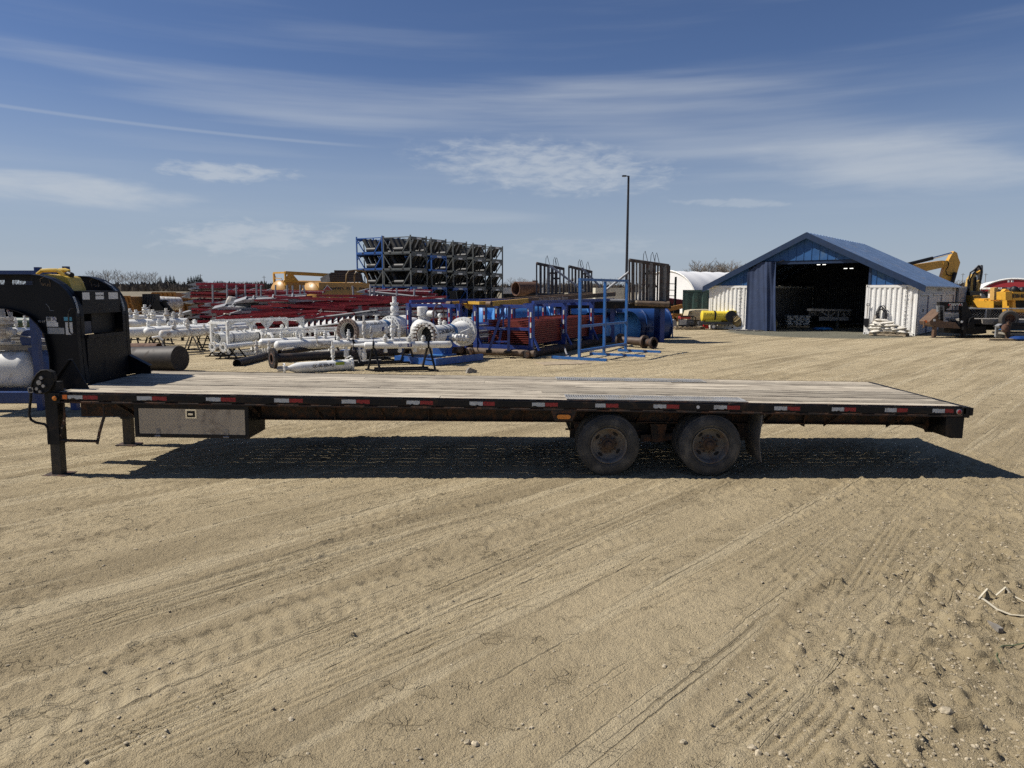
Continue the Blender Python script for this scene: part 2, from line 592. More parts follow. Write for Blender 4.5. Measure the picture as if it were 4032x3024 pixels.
xs = np.concatenate([-np.geomspace(900, 9.2, 46), np.arange(-9, 9.0, .0155), np.geomspace(9.2, 900, 46)])
ys = np.concatenate([[-60, -25, -8, 0, 1.4, 2.2], spaced(2.8, 13.5, lambda q: .0105 + .0021 * max(0, q - 2.8) ** 1.15),
                     spaced(13.6, 60, lambda q: .05 + .012 * (q - 13)), np.geomspace(62, 1500, 60)])
GX, GY = np.meshgrid(xs, ys)
H, CMP, RGH = ground_h(GX.ravel(), GY.ravel())
nx, ny = len(xs), len(ys)
co = np.stack([GX.ravel(), GY.ravel(), H], 1)
ii = (np.arange(ny - 1)[:, None] * nx + np.arange(nx - 1)[None, :]).ravel()
quads = np.stack([ii, ii + 1, ii + nx + 1, ii + nx], 1)


def np_mesh(name, co, faces, m, smooth=True):
    me = bpy.data.meshes.new(name)
    k = faces.shape[1]
    me.vertices.add(len(co)); me.vertices.foreach_set('co', co.astype(np.float32).ravel())
    me.loops.add(faces.size); me.loops.foreach_set('vertex_index', faces.astype(np.int32).ravel())
    me.polygons.add(len(faces)); me.polygons.foreach_set('loop_start', np.arange(0, faces.size, k, dtype=np.int32))
    me.update(calc_edges=True)
    me.polygons.foreach_set('use_smooth', np.full(len(faces), smooth))
    if m: me.materials.append(m)
    return me


gm = bpy.data.materials.new('yard_dirt'); gm.use_nodes = True
t = NT(gm.node_tree); b = gm.node_tree.nodes['Principled BSDF']
pos = t.n('ShaderNodeNewGeometry').outputs['Position']
sp = t.n('ShaderNodeSeparateXYZ'); t.put(sp.inputs[0], pos)
px, py = sp.outputs[0], sp.outputs[1]
at_c = t.n('ShaderNodeAttribute', attribute_name='compacted').outputs['Fac']
at_r = t.n('ShaderNodeAttribute', attribute_name='coarse').outputs['Fac']
big = t.noise(t.mapp(pos, (.35, .7, 1), (0, 0, R(-20))), 1., 5, .6, .3)
mid = t.noise(t.mapp(pos, (1, 1.6, 1)), 2.2, 7, .65, .2)
fin = t.noise(pos, 38., 6, .7)
grit = t.noise(pos, 170., 3, .7)
c = t.mix(t.ss(big, .3, .7), (.35, .282, .172), (.465, .38, .24))
c = t.mix(t.m('MULTIPLY', t.ss(mid, .5, .7), .6), c, (.265, .212, .128))
c = t.mix(t.m('MULTIPLY', t.ss(fin, .35, .7), .35), c, (.50, .415, .262))
c = t.mix(t.m('MULTIPLY', t.ss(grit, .52, .72), .5), c, (.20, .16, .10))
c = t.mix(t.m('MULTIPLY', t.ss(grit, .46, .3, 0, 1), .45), c, (.58, .49, .32))
lane = t.mapp(pos, (1, 1, 1), (0, 0, R(-47)))
ln1 = t.noise(t.mapp(lane, (.10, 1.5, 1)), 1., 4, .6, .3)
ln2 = t.noise(t.mapp(lane, (.35, 30., 1)), 1., 4, .6, .15)
ln3 = t.noise(t.mapp(lane, (.16, 4.2, 1)), 1., 3, .5, .3)
c = t.mix(t.m('MULTIPLY', t.ss(ln1, .47, .62), .68), c, (.26, .207, .125))
c = t.mix(t.m('MULTIPLY', t.ss(ln3, .52, .62), .62), c, (.535, .45, .295))
scr = t.m('MULTIPLY', t.ss(ln2, .56, .66), t.ss(ln3, .5, .6))
c = t.mix(t.m('MULTIPLY', scr, .55), c, (.22, .175, .105))
c = t.mix(t.m('MULTIPLY', at_c, .32), c, (.50, .415, .265))
c = t.mix(t.m('MULTIPLY', at_r, .45), c, (.31, .25, .15))
# grey-green crushed stone apron in front of the shed
dx = t.m('SUBTRACT', px, 17.0); dy = t.m('SUBTRACT', py, 39.5)
q = t.m('ADD', t.m('MULTIPLY', t.m('ADD', t.m('MULTIPLY', dx, .866), t.m('MULTIPLY', dy, -.5)), 1 / 5.2),
        0.0)
q2 = t.m('MULTIPLY', t.m('ADD', t.m('MULTIPLY', dx, .5), t.m('MULTIPLY', dy, .866)), 1 / 5.0)
rad = t.m('ADD', t.m('SQRT', t.m('ADD', t.m('MULTIPLY', q, q), t.m('MULTIPLY', q2, q2))), t.m('MULTIPLY', mid, .25))
c = t.mix(t.ss(rad, 1.18, .98, 0, .85), c, (.105, .112, .095))
# stubble field beyond the yard
fe = t.m('ADD', py, t.m('MULTIPLY', t.noise(pos, .05, 3), 24.))
fm = t.m('MULTIPLY', t.ss(fe, 82., 96.), 1.)
fcol = t.mix(t.ss(t.noise(t.mapp(pos, (.02, .22, 1)), 1., 6, .65), .35, .65), (.155, .135, .10), (.245, .215, .155))
c = t.mix(fm, c, fcol)
# drying cracks in the crust
vo = t.n('ShaderNodeTexVoronoi', feature='DISTANCE_TO_EDGE')
wn = t.n('ShaderNodeTexNoise'); t.put(wn.inputs['Vector'], pos); wn.inputs['Scale'].default_value = 9.; wn.inputs['Detail'].default_value = 4
t.put(vo.inputs['Vector'], t.vm('ADD', t.mapp(pos, (1, 1.25, 0)), t.vm('MULTIPLY', wn.outputs[1], (.16, .16, 0))))
vo.inputs['Scale'].default_value = 9.5
crk = t.m('MULTIPLY', t.ss(vo.outputs['Distance'], .04, .0, 0, 1), t.ss(mid, .52, .64))
c = t.mix(t.m('MULTIPLY', crk, .38), c, (.13, .102, .06))
t.put(b.inputs['Base Color'], c)
b.inputs['Roughness'].default_value = .95
b.inputs['Specular IOR Level'].default_value = .15
hh = t.m('SUBTRACT', t.m('ADD', t.m('MULTIPLY', t.noise(pos, 26., 5, .75), .7), t.m('MULTIPLY', t.noise(pos, 95., 3, .7), .35)), t.m('ADD', t.m('MULTIPLY', crk, .3), t.m('MULTIPLY', scr, .5)))
t.put(b.inputs['Normal'], t.bump(hh, 1.0, .05))
gme = np_mesh('ground', co, quads, gm)
for nm_, arr in (('compacted', CMP), ('coarse', RGH)):
    a_ = gme.attributes.new(nm_, 'FLOAT', 'POINT'); a_.data.foreach_set('value', arr.astype(np.float32))
go = bpy.data.objects.new('ground', gme); col.objects.link(go); go['kind'] = 'structure'

# ------------------------------------------------------------------ loose gravel (nobody could count it)
ico = [(-.526, 0, .851), (.526, 0, .851), (-.526, 0, -.851), (.526, 0, -.851), (0, .851, .526), (0, .851, -.526), (0, -.851, .526), (0, -.851, -.526),
       (.851, .526, 0), (-.851, .526, 0), (.851, -.526, 0), (-.851, -.526, 0)]
icf = [(1, 4, 0), (4, 9, 0), (4, 5, 9), (8, 5, 4), (1, 8, 4), (1, 10, 8), (10, 3, 8), (8, 3, 5), (3, 2, 5), (3, 7, 2), (3, 10, 7), (10, 6, 7), (6, 11, 7),
       (6, 0, 11), (6, 1, 0), (10, 1, 6), (11, 0, 9), (2, 11, 9), (5, 2, 9), (11, 2, 7)]
ICO = np.array(ico); ICF = np.array(icf)
stone_m = mat('field_stone', (.30, .25, .165), .9, var=.3, sc=40, c2=(.40, .34, .24))
NP = 21000
py_ = 2.9 + 10.5 * rng.random(NP * 3) ** 1.7
px_ = (rng.random(NP * 3) * 2 - 1) * (py_ * .74 + .3)
rr = sstep(px_ + .35 * (6 - py_), 1.2, 3.4) * (1 - sstep(py_, 7, 12))
clump = sstep(vn(px_, py_, .7, 21) + .3 * vn(px_, py_, .25, 22), .0, .3)
keep = rng.random(NP * 3) < (.05 + .35 * clump + .9 * rr) * .62
px_, py_, rr = px_[keep][:NP], py_[keep][:NP], rr[keep][:NP]
n_ = len(px_)
hz_, cm_, _ = ground_h(px_, py_)
sz = (.0018 + .0085 * rng.random(n_) ** 5.0) * (1 + .35 * rr)
jit = 1 + .5 * (rng.random((n_, 12, 3)) - .5)
scl = np.stack([.8 + .7 * rng.random(n_), .8 + .5 * rng.random(n_), .55 + .35 * rng.random(n_)], 1) * sz[:, None]
ang = rng.random(n_) * 6.283
V = ICO[None] * jit * scl[:, None, :]
ca, sa = np.cos(ang)[:, None], np.sin(ang)[:, None]
V = np.stack([V[..., 0] * ca - V[..., 1] * sa, V[..., 0] * sa + V[..., 1] * ca, V[..., 2]], -1)
V += np.stack([px_, py_, hz_ + sz * .25], 1)[:, None, :]
FA = ICF[None] + (np.arange(n_) * 12)[:, None, None]
gv = bpy.data.objects.new('gravel', np_mesh('gravel', V.reshape(-1, 3), FA.reshape(-1, 3), stone_m, False)); col.objects.link(gv)
tag(gv, 'loose pale gravel scattered over the dirt yard', 'gravel', kind='stuff')

# single stones large enough to point at
spx = [(3720, 2845, .034), (2615, 2630, .017), (3022, 2635, .018), (3482, 2312, .014), (1146, 2852, .016), (3960, 2290, .016), (3665, 2465, .02), (2960, 2960, .022),
       (3080, 2985, .02), (1870, 2950, .02), (1840, 2945, .017), (3450, 2795, .02), (2690, 2938, .018), (2985, 2980, .022), (3820, 2510, .018), (3150, 2545, .014)]
for i, (u, v, s) in enumerate(spx):
    p = gp(u, v); hgt = float(ground_h([p.x], [p.y])[0][0])
    mb = MB()
    jr = 1 + .35 * (rng.random((12, 3)) - .5)
    mb.add([(x * a * s * 1.3, y * b_ * s, z * c_ * s * .75) for (x, y, z), (a, b_, c_) in zip(ico, jr)], icf)
    o = mb.build('stone', stone_m, None, smooth=0)
    o.location = (p.x, p.y, hgt + s * .25); o.rotation_euler = (0, 0, i * 1.3)
    tag(o, 'small pale stone lying loose on the dirt in the foreground', 'stone', 'loose stones in the foreground')

# ================================================================== FAR WOODS
BARK = mat('grey_bark', (.15, .125, .10), .9, var=.25)
TWIG = mat('bare_twigs', (.215, .19, .16), .95, var=.25)  # twigs paled, distance haze put into their colour
SPRUCE = mat('spruce_needles', (.022, .034, .02), .9, var=.3)
BRUSH = mat('bare_brush', (.13, .105, .08), .95, var=.3, sc=.4)


def bare_tree(seed, h=10., spread=.32):
    r = random.Random(seed)
    tr, tw = MB(), MB()
    tr.path([(0, 0, -.5), (r.uniform(-.1, .1), 0, h * .35), (r.uniform(-.3, .3), 0, h * .7), (r.uniform(-.4, .4), 0, h)], [.17, .13, .08, .02], 6)

    def grow(p, d, L, rad, lv):
        q = p + d * L
        (tr if lv == 0 else tw).path([p, p + d * L * .5 + Vector((r.uniform(-.1, .1), r.uniform(-.1, .1), .05)) * L, q], [rad, rad * .8, rad * .45], 4 if lv else 5)
        if lv < 2:
            for _ in range(4 if lv == 0 else 4):
                f = r.uniform(.35, 1.)
                nd = (d + Vector((r.uniform(-.8, .8), r.uniform(-.8, .8), r.uniform(.0, .7)))).normalized()
                grow(p + d * L * f, nd, L * r.uniform(.4, .65), rad * .5, lv + 1)
    for i in range(15):
        z = h * (.28 + .68 * i / 15)
        a = r.uniform(0, 6.28)
        d = Vector((math.cos(a), math.sin(a), r.uniform(.5, 1.3))).normalized()
        grow(Vector((0, 0, z)), d, h * spread * (1.15 - .75 * i / 15) * r.uniform(.7, 1.1), .05, 0)
    return tr, tw


def spruce(seed, h=11.):
    r = random.Random(seed)
    tr, cr = MB(), MB()
    tr.path([(0, 0, -.5), (0, 0, h)], [.16, .02], 6)
    k = 0
    z = h * .08
    while z < h * .98:
        L = h * .22 * (1 - z / h) ** .8 + .15
        for j in range(9):
            a = k * 2.4 + r.uniform(-.3, .3); k += 1
            d = Vector((math.cos(a), math.sin(a), r.uniform(-.35, .05)))
            l2 = L * r.uniform(.7, 1.15)
            p = Vector((0, 0, z + r.uniform(-.1, .1)))
            s_ = Vector((-d.y, d.x, 0)) * l2 * .28
            q = p + d * l2
            cr.add([p, p + d * l2 * .6 + s_, q, p + d * l2 * .6 - s_, p + d * l2 * .55 + Vector((0, 0, -.25 * l2))], [(0, 1, 2, 3), (0, 4, 2), (1, 4, 3)])
        z += h * .035
    return tr, cr


TREES = []
for i in range(6):
    tr, tw = bare_tree(40 + i, 10., .34)
    TREES.append((tr.mesh('trunk', BARK), tw.mesh('crown', TWIG)))
SPR = []
for i in range(3):
    tr, cr = spruce(90 + i)
    SPR.append((tr.mesh('trunk', BARK), cr.mesh('crown', SPRUCE, 0)))


def plant(kinds, i, name, u, v_base, Y, h, label, cat, group, wide=1.):
    base = at(u, 1000, Y); z = float(far_rise(base.x, Y)) + (0 if Y > 75 else 0)
    o = thing(name, label, cat, (base.x, Y, z), i * 1.7, group)
    o.scale = (h / 10. * wide, h / 10. * wide, h / 10.)
    for me, nm in zip(kinds[i % len(kinds)], ('trunk', 'crown')):
        c_ = bpy.data.objects.new(nm, me); col.objects.link(c_); c_.parent = o
    return o


rt = random.Random(5)
k = 0
L_POP = 'tall bare poplar in the row of trees along the left skyline'
u = -60
while u < 620:
    if 330 < u < 350 or u < 300:
        hh_ = 8.2 if u < 110 else 6.2
    else:
        hh_ = 10.4 - abs(u - 450) * .006
    plant(TREES, k, 'poplar_tree', u, 0, 300 + rt.uniform(-12, 12), hh_ * rt.uniform(.55, .8), L_POP, 'tree', 'bare poplars on the left skyline', 1.15)
    k += 1; u += rt.uniform(9, 17)
u = 620
while u < 1110:
    plant(TREES, k, 'poplar_tree', u, 0, 420 + rt.uniform(-20, 20), rt.uniform(3.6, 5.2), 'low bare tree in the far wood above the red walkway stacks', 'tree', 'low bare trees on the far skyline', 1.7)
    k += 1; u += rt.uniform(9, 16)
for i, (u, h) in enumerate(((626, 9.5), (648, 10.5), (664, 10.8), (678, 10.2), (735, 9.4), (747, 10.2), (757, 9.8), (766, 10.4), (775, 11.0), (783, 10.0), (789, 8.6))):
    plant(SPR, i, 'spruce_tree', u, 0, 330, h * .6, 'dark spruce in the small evergreen clump on the left skyline', 'tree', 'dark spruces on the left skyline', 1.2)
for i in range(26):
    plant(TREES, k, 'poplar_tree', 2742 + i * 7.2 + rt.uniform(-3, 3), 0, 140 + rt.uniform(-6, 6), rt.uniform(6.3, 7.4), 'bare treetop showing above the white tent roof', 'tree', 'bare trees behind the white tent', 1.25); k += 1
for i in range(30):
    plant(TREES, k, 'poplar_tree', 1975 + i * 18 + rt.uniform(-6, 6), 0, 230 + rt.uniform(-10, 10), rt.uniform(3.2, 4.8), 'bare tree on the skyline behind the grey pipe racks', 'tree', 'bare trees behind the pipe racks', 1.35); k += 1
for i in range(7):
    plant(TREES, k, 'poplar_tree', 3730 + i * 20 + rt.uniform(-6, 6), 0, 260, rt.uniform(3.5, 5.5), 'small bare tree on the skyline between excavator and red building', 'tree', 'bare trees by the excavators', 1.3); k += 1

# brush along the field edge: a mass
mb = MB()
rb = random.Random(3)


def brush_clump(x, y, z, w, h, n=26):
    for _ in range(n):
        a = rb.uniform(0, 6.28); rr_ = w * math.sqrt(rb.random())
        bx, by = x + rr_ * math.cos(a), y + rr_ * math.sin(a) * .5
        hh2 = h * (1 - .5 * (rr_ / w) ** 2) * rb.uniform(.6, 1.1)
        wd = rb.uniform(.25, .6)
        dx_, dy_ = rb.uniform(-1, 1), rb.uniform(-1, 1)
        mb.add([(bx - wd, by, z - .5), (bx + wd, by + dy_ * .3, z - .5), (bx + wd * .7 + dx_ * .5, by + dy_, z + hh2 * .8), (bx + dx_, by + dy_, z + hh2), (bx - wd * .8 + dx_ * .4, by + dy_, z + hh2 * .7)],
               [(0, 1, 2, 3, 4)])


for Y, lo, hi, st, hmin, hmax in ((285, -80, 1130, 7, 2.2, 4.2), (262, 150, 900, 13, 1.6, 3.2), (430, 560, 2300, 13, 3., 4.6), (240, 1900, 2800, 11, 2.2, 3.6), (300, 3600, 4100, 10, 2.2, 3.6)):
    u = lo
    while u < hi:
        p = at(u, 1100, Y + rb.uniform(-8, 8))
        brush_clump(p.x, p.y, float(far_rise(p.x, p.y)), rb.uniform(2., 4.), rb.uniform(hmin, hmax))
        u += st * rb.uniform(.7, 1.3)
bo = mb.build('brush', BRUSH, None, smooth=0)
tag(bo, 'grey brown leafless brush along the far edge of the field', 'brush', kind='stuff')

# power line poles far away
for i, (u, h) in enumerate(((1040, 8), (1085, 8), (2165, 9), (3790, 9.5), (3880, 9.5), (790, 9))):
    p = at(u, 1100, 400); z = float(far_rise(p.x, 400))
    o = thing('power_pole', ('distant wooden power pole on the skyline ' + ['above the field, left one', 'above the field, right one', 'behind the rusty tank', 'left of the second excavator', 'left of the red arched building', 'beside the spruces'][i]), 'power pole', (p.x, 400, z))
    MB().tube((0, 0, -1), (0, 0, h), .16, 6).build('pole', GREYWOOD, o)
    MB().cb((0, 0, h - .8), (2.2, .15, .15)).build('crossarm', GREYWOOD, o)

# ================================================================== FLATBED TRAILER
TY, TZ, TS = 8.65, .97, .016
tr = thing('flatbed_trailer', 'long black gooseneck flatbed trailer with weathered plank deck parked across the yard', 'trailer', (0, TY, TZ), 0, None, ry=TS)
ITR = INV[tr.name]


def tl(u, v, Y=TY):
    return ITR @ at(u, v, Y)


def xl(u, Y=TY):
    return tl(u, 1580, Y).x


XA, XB, W = -5.64, 5.60, 2.45
WOOD = bpy.data.materials.new('weathered_deck_wood'); WOOD.use_nodes = True
t = NT(WOOD.node_tree); b = WOOD.node_tree.nodes['Principled BSDF']
tc = t.n('ShaderNodeTexCoord').outputs['Object']; rnd = t.n('ShaderNodeObjectInfo').outputs['Random']
off = t.n('ShaderNodeCombineXYZ'); t.put(off.inputs[0], t.m('MULTIPLY', rnd, 91.)); t.put(off.inputs[1], t.m('MULTIPLY', rnd, 47.))
vec = t.vm('ADD', tc, off.outputs[0])
g1 = t.noise(t.mapp(vec, (.8, 34, 20)), 1., 7, .68, .3)
g2 = t.noise(t.mapp(vec, (2.0, 11, 5)), 1., 6, .65, .4)
g3 = t.noise(t.mapp(vec, (.9, 2.5, 1)), 1.6, 6, .7)
c = t.mix(t.ss(g1, .3, .62), (.20, .168, .125), (.53, .47, .37))
c = t.mix(t.m('MULTIPLY', t.ss(g2, .48, .66), .8), c, (.12, .098, .075))
c = t.mix(t.m('MULTIPLY', t.ss(g3, .5, .75), .5), c, (.19, .165, .13))
tint = t.m('ADD', t.m('MULTIPLY', rnd, .5), .70)
gg = t.n('ShaderNodeCombineXYZ')
for i in range(3): t.put(gg.inputs[i], tint)
c = t.mix(1., c, gg.outputs[0], 'MULTIPLY')
t.put(b.inputs['Base Color'], c); b.inputs['Roughness'].default_value = .85; b.inputs['Specular IOR Level'].default_value = .25
t.put(b.inputs['Normal'], t.bump(g1, .5, .012))
PLATE = mat('steel_deck_plate', (.30, .30, .295), .65, .15, var=.2, sc=4, dirt=.5, dcol=(.33, .285, .21), dsc=5)

# deck planks: each board its own piece, narrow open joints
NR = 12
rp = random.Random(2)
y = .055
bw = (W - .11) / NR
for r_ in range(NR):
    cuts = [XA + .03]
    cuts += [[-.9, 2.2], [1.4], [-2.6, 1.9], [.4], [-1.8, 3.0], [2.6], [-3.2, .9], [1.7], [-.4], [-2.2, 2.4], [.9], [-1.2, 3.2]][r_]
    cuts.append(XB - .03)
    for a, c_ in zip(cuts[:-1], cuts[1:]):
        dz = rp.uniform(-.003, .003)
        gap = rp.choice((.0003, .0003, .0008, .002, .003))
        m_ = MB()
        y0, y1 = y + gap, y + bw - gap
        e_ = rp.uniform(.006, .013)
        m_.prism([(y0, -.045), (y1, -.045), (y1, -.022), (y1 - e_, dz), (y0 + e_, dz + rp.uniform(-.003, .003)), (y0, -.022)], a + .003, c_ - .003,
                 Matrix(((0, 1, 0, 0), (1, 0, 0, 0), (0, 0, 1, 0), (0, 0, 0, 1))))
        m_.build('plank', WOOD, tr, smooth=0)
    y += bw
# checker plates over the wheels
for (ya, yb) in ((.075, .47), (W - .47, W - .075)):
    pl = MB().box(xl(2232), xl(2955), ya, yb, .004, .010).build('deck_plate', PLATE, tr)
    m_ = MB()
    x = xl(2232) + .02; k = 0
    while x < xl(2955) - .03:
        yy = ya + .02 + (k % 2) * .018
        while yy < yb - .02:
            m_.cb((0, 0, 0), (.026, .006, .004), Matrix.Translation((x, yy, .0115)) @ Matrix.Rotation(R(45 if (k + int(yy * 50)) % 2 else -45), 4, 'Z'))
            yy += .036
        x += .03; k += 1
    m_.build('tread_pattern', PLATE, pl, smooth=0, kind='stuff')

# rails
for s, y0 in ((-1, 0.), (1, W)):
    sg = 1 if s < 0 else -1
    f = lambda a, b_: (min(y0 + sg * a, y0 + sg * b_), max(y0 + sg * a, y0 + sg * b_))
    a, c_ = f(-.012, 0.0)
    MB().box(XA, XB, a, c_, -.088, -.016).build('rub_rail', BLACKD, tr)
    a, c_ = f(.030, .052)
    MB().box(XA, XB, a, c_, -.128, .001).build('side_channel', RUSTY, tr)
    a, c_ = f(-.004, .030)
    MB().box(XA, XB, a, c_, -.130, -.110).build('channel_lip', RUSTY, tr)
    x = XA + .12
    while x < XB - .05:
        MB().box(x, x + .075, *f(0.0005, .0295), -.100, -.004).build('stake_pocket', BLACKD, tr, smooth=0)
        x += .41
# end rails
for x0, x1 in ((XA - .012, XA + .026), (XB - .026, XB + .05)):
    MB().box(x0, x1, -.012, W + .012, -.135, -.002).build('end_rail', BLACKD, tr)
MB().box(XB + .05, XB + .085, -.02, .12, -.105, -.010).box(XB + .05, XB + .085, W - .12, W + .02, -.105, -.01).build('dock_bumper', BLACK, tr)
# crossmembers and main beams
x = XA + .35
while x < XB - .1:
    MB().box(x - .003, x + .003, .056, W - .056, -.125, -.047).box(x - .03, x + .03, .056, W - .056, -.128, -.122).build('crossmember', RUSTY, tr, smooth=0)
    x += .4065
for yb in (.5, W - .5):
    m_ = MB()
    xt = xl(3640, 9.15)
    m_.prism([(XA + .02, -.13), (XB - .02, -.13), (XB - .02, -.42), (XB - .18, -.42), (xt, -.315), (XA + .02, -.385)], yb - .006, yb + .006)
    m_.prism([(xt - 9.0, -.385), (xt, -.318), (xt, -.306), (xt - 9.0, -.373)], yb - .07, yb + .07)
    m_.box(XA + .02, XB - .02, yb - .07, yb + .07, -.136, -.129)
    m_.build('main_beam', RUSTY, tr, smooth=0)
    mm = MB()
    x = XA + .9
    while x < XB - .5:
        mm.box(x, x + .01, yb - .07, yb + .07, -.36 if x < 4 else -.3, -.137)
        x += 1.22
    mm.build('stiffener', RUSTY, tr, smooth=0)
# outriggers (angled brackets under the side rail)
x = XA + .75
while x < XB - .3:
    for yo, y1 in ((.05, .43), (W - .05, W - .43)):
        MB().bar((x, yo, -.135), (x, y1, -.33), .012, .045).build('outrigger', RUSTY, tr, smooth=0)
    x += .813
# rear bumper leg and sill
MB().box(xl(3760), xl(3808), .02, W - .02, -.40, -.136).build('rear_sill', BLACKD, tr)
MB().prism([(xl(3730), -.135), (xl(3800), -.135), (xl(3772), -.372), (xl(3733), -.372)], -.008, .12).build('tail_light_box', BLACKD, tr)

# conspicuity tape
TW = mat('white_reflector_tape', (.47, .50, .52), .35, var=.1, sc=20, dirt=.25, dcol=(.25, .23, .2), dsc=14)
TR = mat('red_reflector_tape', (.27, .010, .018), .35, var=.15, sc=20, dirt=.12, dcol=(.08, .03, .03), dsc=14)
AMB = mat('amber_lens', (.62, .20, .02), .25, var=.1, spec=.6)
ORG = mat('orange_reflector', (.75, .17, .02), .4, var=.1)
REDL = mat('red_lens', (.20, .01, .012), .25, var=.1)
tp = [(270, 328.5, 389), (542, 601, 660), (813, 871, 930), (1081, 1140, 1196), (1346, 1403, 1456), (1601, 1654, 1707), (1849, 1902, 1951), (2095, 2146, 2197), (2344, 2385, 2437),
      (2573, 2624, 2676), (2811, 2863, 2914), (3049, 3100, 3152), (3276, 3325, 3373), (3485, 3532, 3576), (3673, 3722, 3758)]
rt2 = random.Random(9)


def torn(x0, x1, z0, z1, y, seed):
    r = random.Random(seed)
    n = 7
    top = [(x0 + (x1 - x0) * i / n, z1 - (r.uniform(0, .004))) for i in range(n + 1)]
    bot = [(x0 + (x1 - x0) * i / n, z0 + (r.uniform(0, .004) if r.random() < .8 else r.uniform(0, .016))) for i in range(n, -1, -1)]
    return MB().prism(top + bot, y - .0012, y)


for i, (a, bq, c_) in enumerate(tp):
    torn(xl(a), xl(bq) - .002, -.080, -.028, -.0125, i * 3).build('white_tape', TW, tr, smooth=0)
    torn(xl(bq) + .002, xl(c_) - rt2.uniform(0, .01), -.080, -.028, -.0125, i * 3 + 1).build('red_tape', TR, tr, smooth=0)
MB().box(xl(249), xl(267), -.014, -.0122, -.078, -.026).build('orange_reflector', ORG, tr)
# corner lamps
MB().box(XA - .055, xl(240), -.022, .16, -.130, -.004).build('corner_block', BLACKD, tr)
lm = MB().lathe([(0, .036), (.012, .036), (.016, .030)], (xl(223), -.0225, -.068), (0, -1, 0), 20).build('marker_lamp', BLACK, tr)
MB().lathe([(0, .029), (.008, .026), (.014, .012), (.015, 0)], (xl(223), -.037, -.068), (0, -1, 0), 18).build('lens', AMB, lm)
lm = MB().lathe([(0, .034), (.012, .034), (.016, .028)], (xl(3777), -.0125, -.062), (0, -1, 0), 20).build('marker_lamp', STEEL, tr)
MB().lathe([(0, .027), (.008, .024), (.014, .01), (.015, 0)], (xl(3777), -.027, -.062), (0, -1, 0), 18).build('lens', REDL, lm)
# side marker on its bracket
uu = lambda cx: 2100 + cx / 2.212
MB().prism([(xl(uu(155)), -.128), (xl(uu(378)), -.128), (xl(uu(345)), -.255), (xl(uu(190)), -.255)], .004, .016).build('lamp_bracket', RUSTY, tr)


def stadium(x0, x1, z0, z1, n=8):
    r = (z1 - z0) / 2; zc = (z0 + z1) / 2
    return [(x1 - r + r * math.sin(math.pi * i / n), zc + r * math.cos(math.pi * i / n)) for i in range(n + 1)] + [(x0 + r - r * math.sin(math.pi * i / n), zc - r * math.cos(math.pi * i / n)) for i in range(n + 1)]


lm = MB().prism(stadium(xl(uu(197)), xl(uu(338)), -.238, -.166), -.012, .004).build('side_marker', BLACK, tr)
MB().prism(stadium(xl(uu(208)), xl(uu(328)), -.229, -.175), -.022, -.0121).build('lens', AMB, lm)
MB().lathe([(0, .020), (.004, .020), (.004, .0)], (xl(2749), -.0124, -.055), (0, -1, 0), 16).build('round_sticker', LBLW, tr)

# tool box
DP = mat('diamond_plate_aluminium', (.40, .36, .305), .45, .45, var=.1, sc=3, dirt=.3, dcol=(.25, .2, .15))
bx0, bx1 = xl(519), xl(972)
zb0, zb1 = -.545, -.135
tb = MB().box(bx0 + .012, bx1, .062, .62, zb0, zb1).build('tool_box', BLACKD, tr)
fr = MB()
for (a, c_, d, e) in ((bx0, bx1, zb1 - .05, zb1), (bx0, bx1, zb0 - .006, zb0 + .035), (bx0, bx0 + .045, zb0 + .035, zb1 - .05), (bx1 - .045, bx1, zb0 + .035, zb1 - .05)):
    fr.box(a, c_, .035, .061, d, e)
fr.build('frame', BLACKD, tb, smooth=0)
dr = MB().box(bx0 + .05, bx1 - .05, .046, .060, zb0 + .038, zb1 - .054).build('door', DP, tb)
m_ = MB(); k = 0
x = bx0 + .075
while x < bx1 - .07:
    z = zb0 + .06 + (k % 2) * .016; j = 0
    while z < zb1 - .07:
        m_.cb((0, 0, 0), (.024, .003, .0055), Matrix.Translation((x, .0447, z)) @ Matrix.Rotation(R(45 if (k + j) % 2 else -45), 4, 'Y'))
        z += .032; j += 1
    x += .0225; k += 1
m_.build('diamond_tread', DP, tb, smooth=0, kind='stuff')
hx = xl(100 + 1425 / 2.212)
lt = MB().box(hx - .068, hx + .068, .036, .0445, -.305, -.19).build('latch', CHROME, tb)
MB().box(hx - .05, hx + .05, .0335, .0358, -.29, -.21).build('latch_recess', BLACK, tb)
MB().box(hx - .03, hx + .03, .022, .0334, -.262, -.238).tube((hx, .034, -.25), (hx, .018, -.25), .014, 10).build('latch_handle', CHROME, tb)
for hq in (1128, 1730):
    q = xl(100 + hq / 2.212)
    MB().box(q - .022, q + .022, .036, .0445, zb0 + .0, zb0 + .10).tube((q - .035, .03, zb0 + .012), (q + .035, .03, zb0 + .012), .013, 8).tube((q, .045, zb0 + .075), (q, .03, zb0 + .075), .009, 8).build('hinge', STEEL, tb)

# wheels
RIM = mat('dusty_rim', (.135, .125, .11), .75, .0, var=.25, dirt=.42, dcol=(.14, .09, .06), dsc=7)


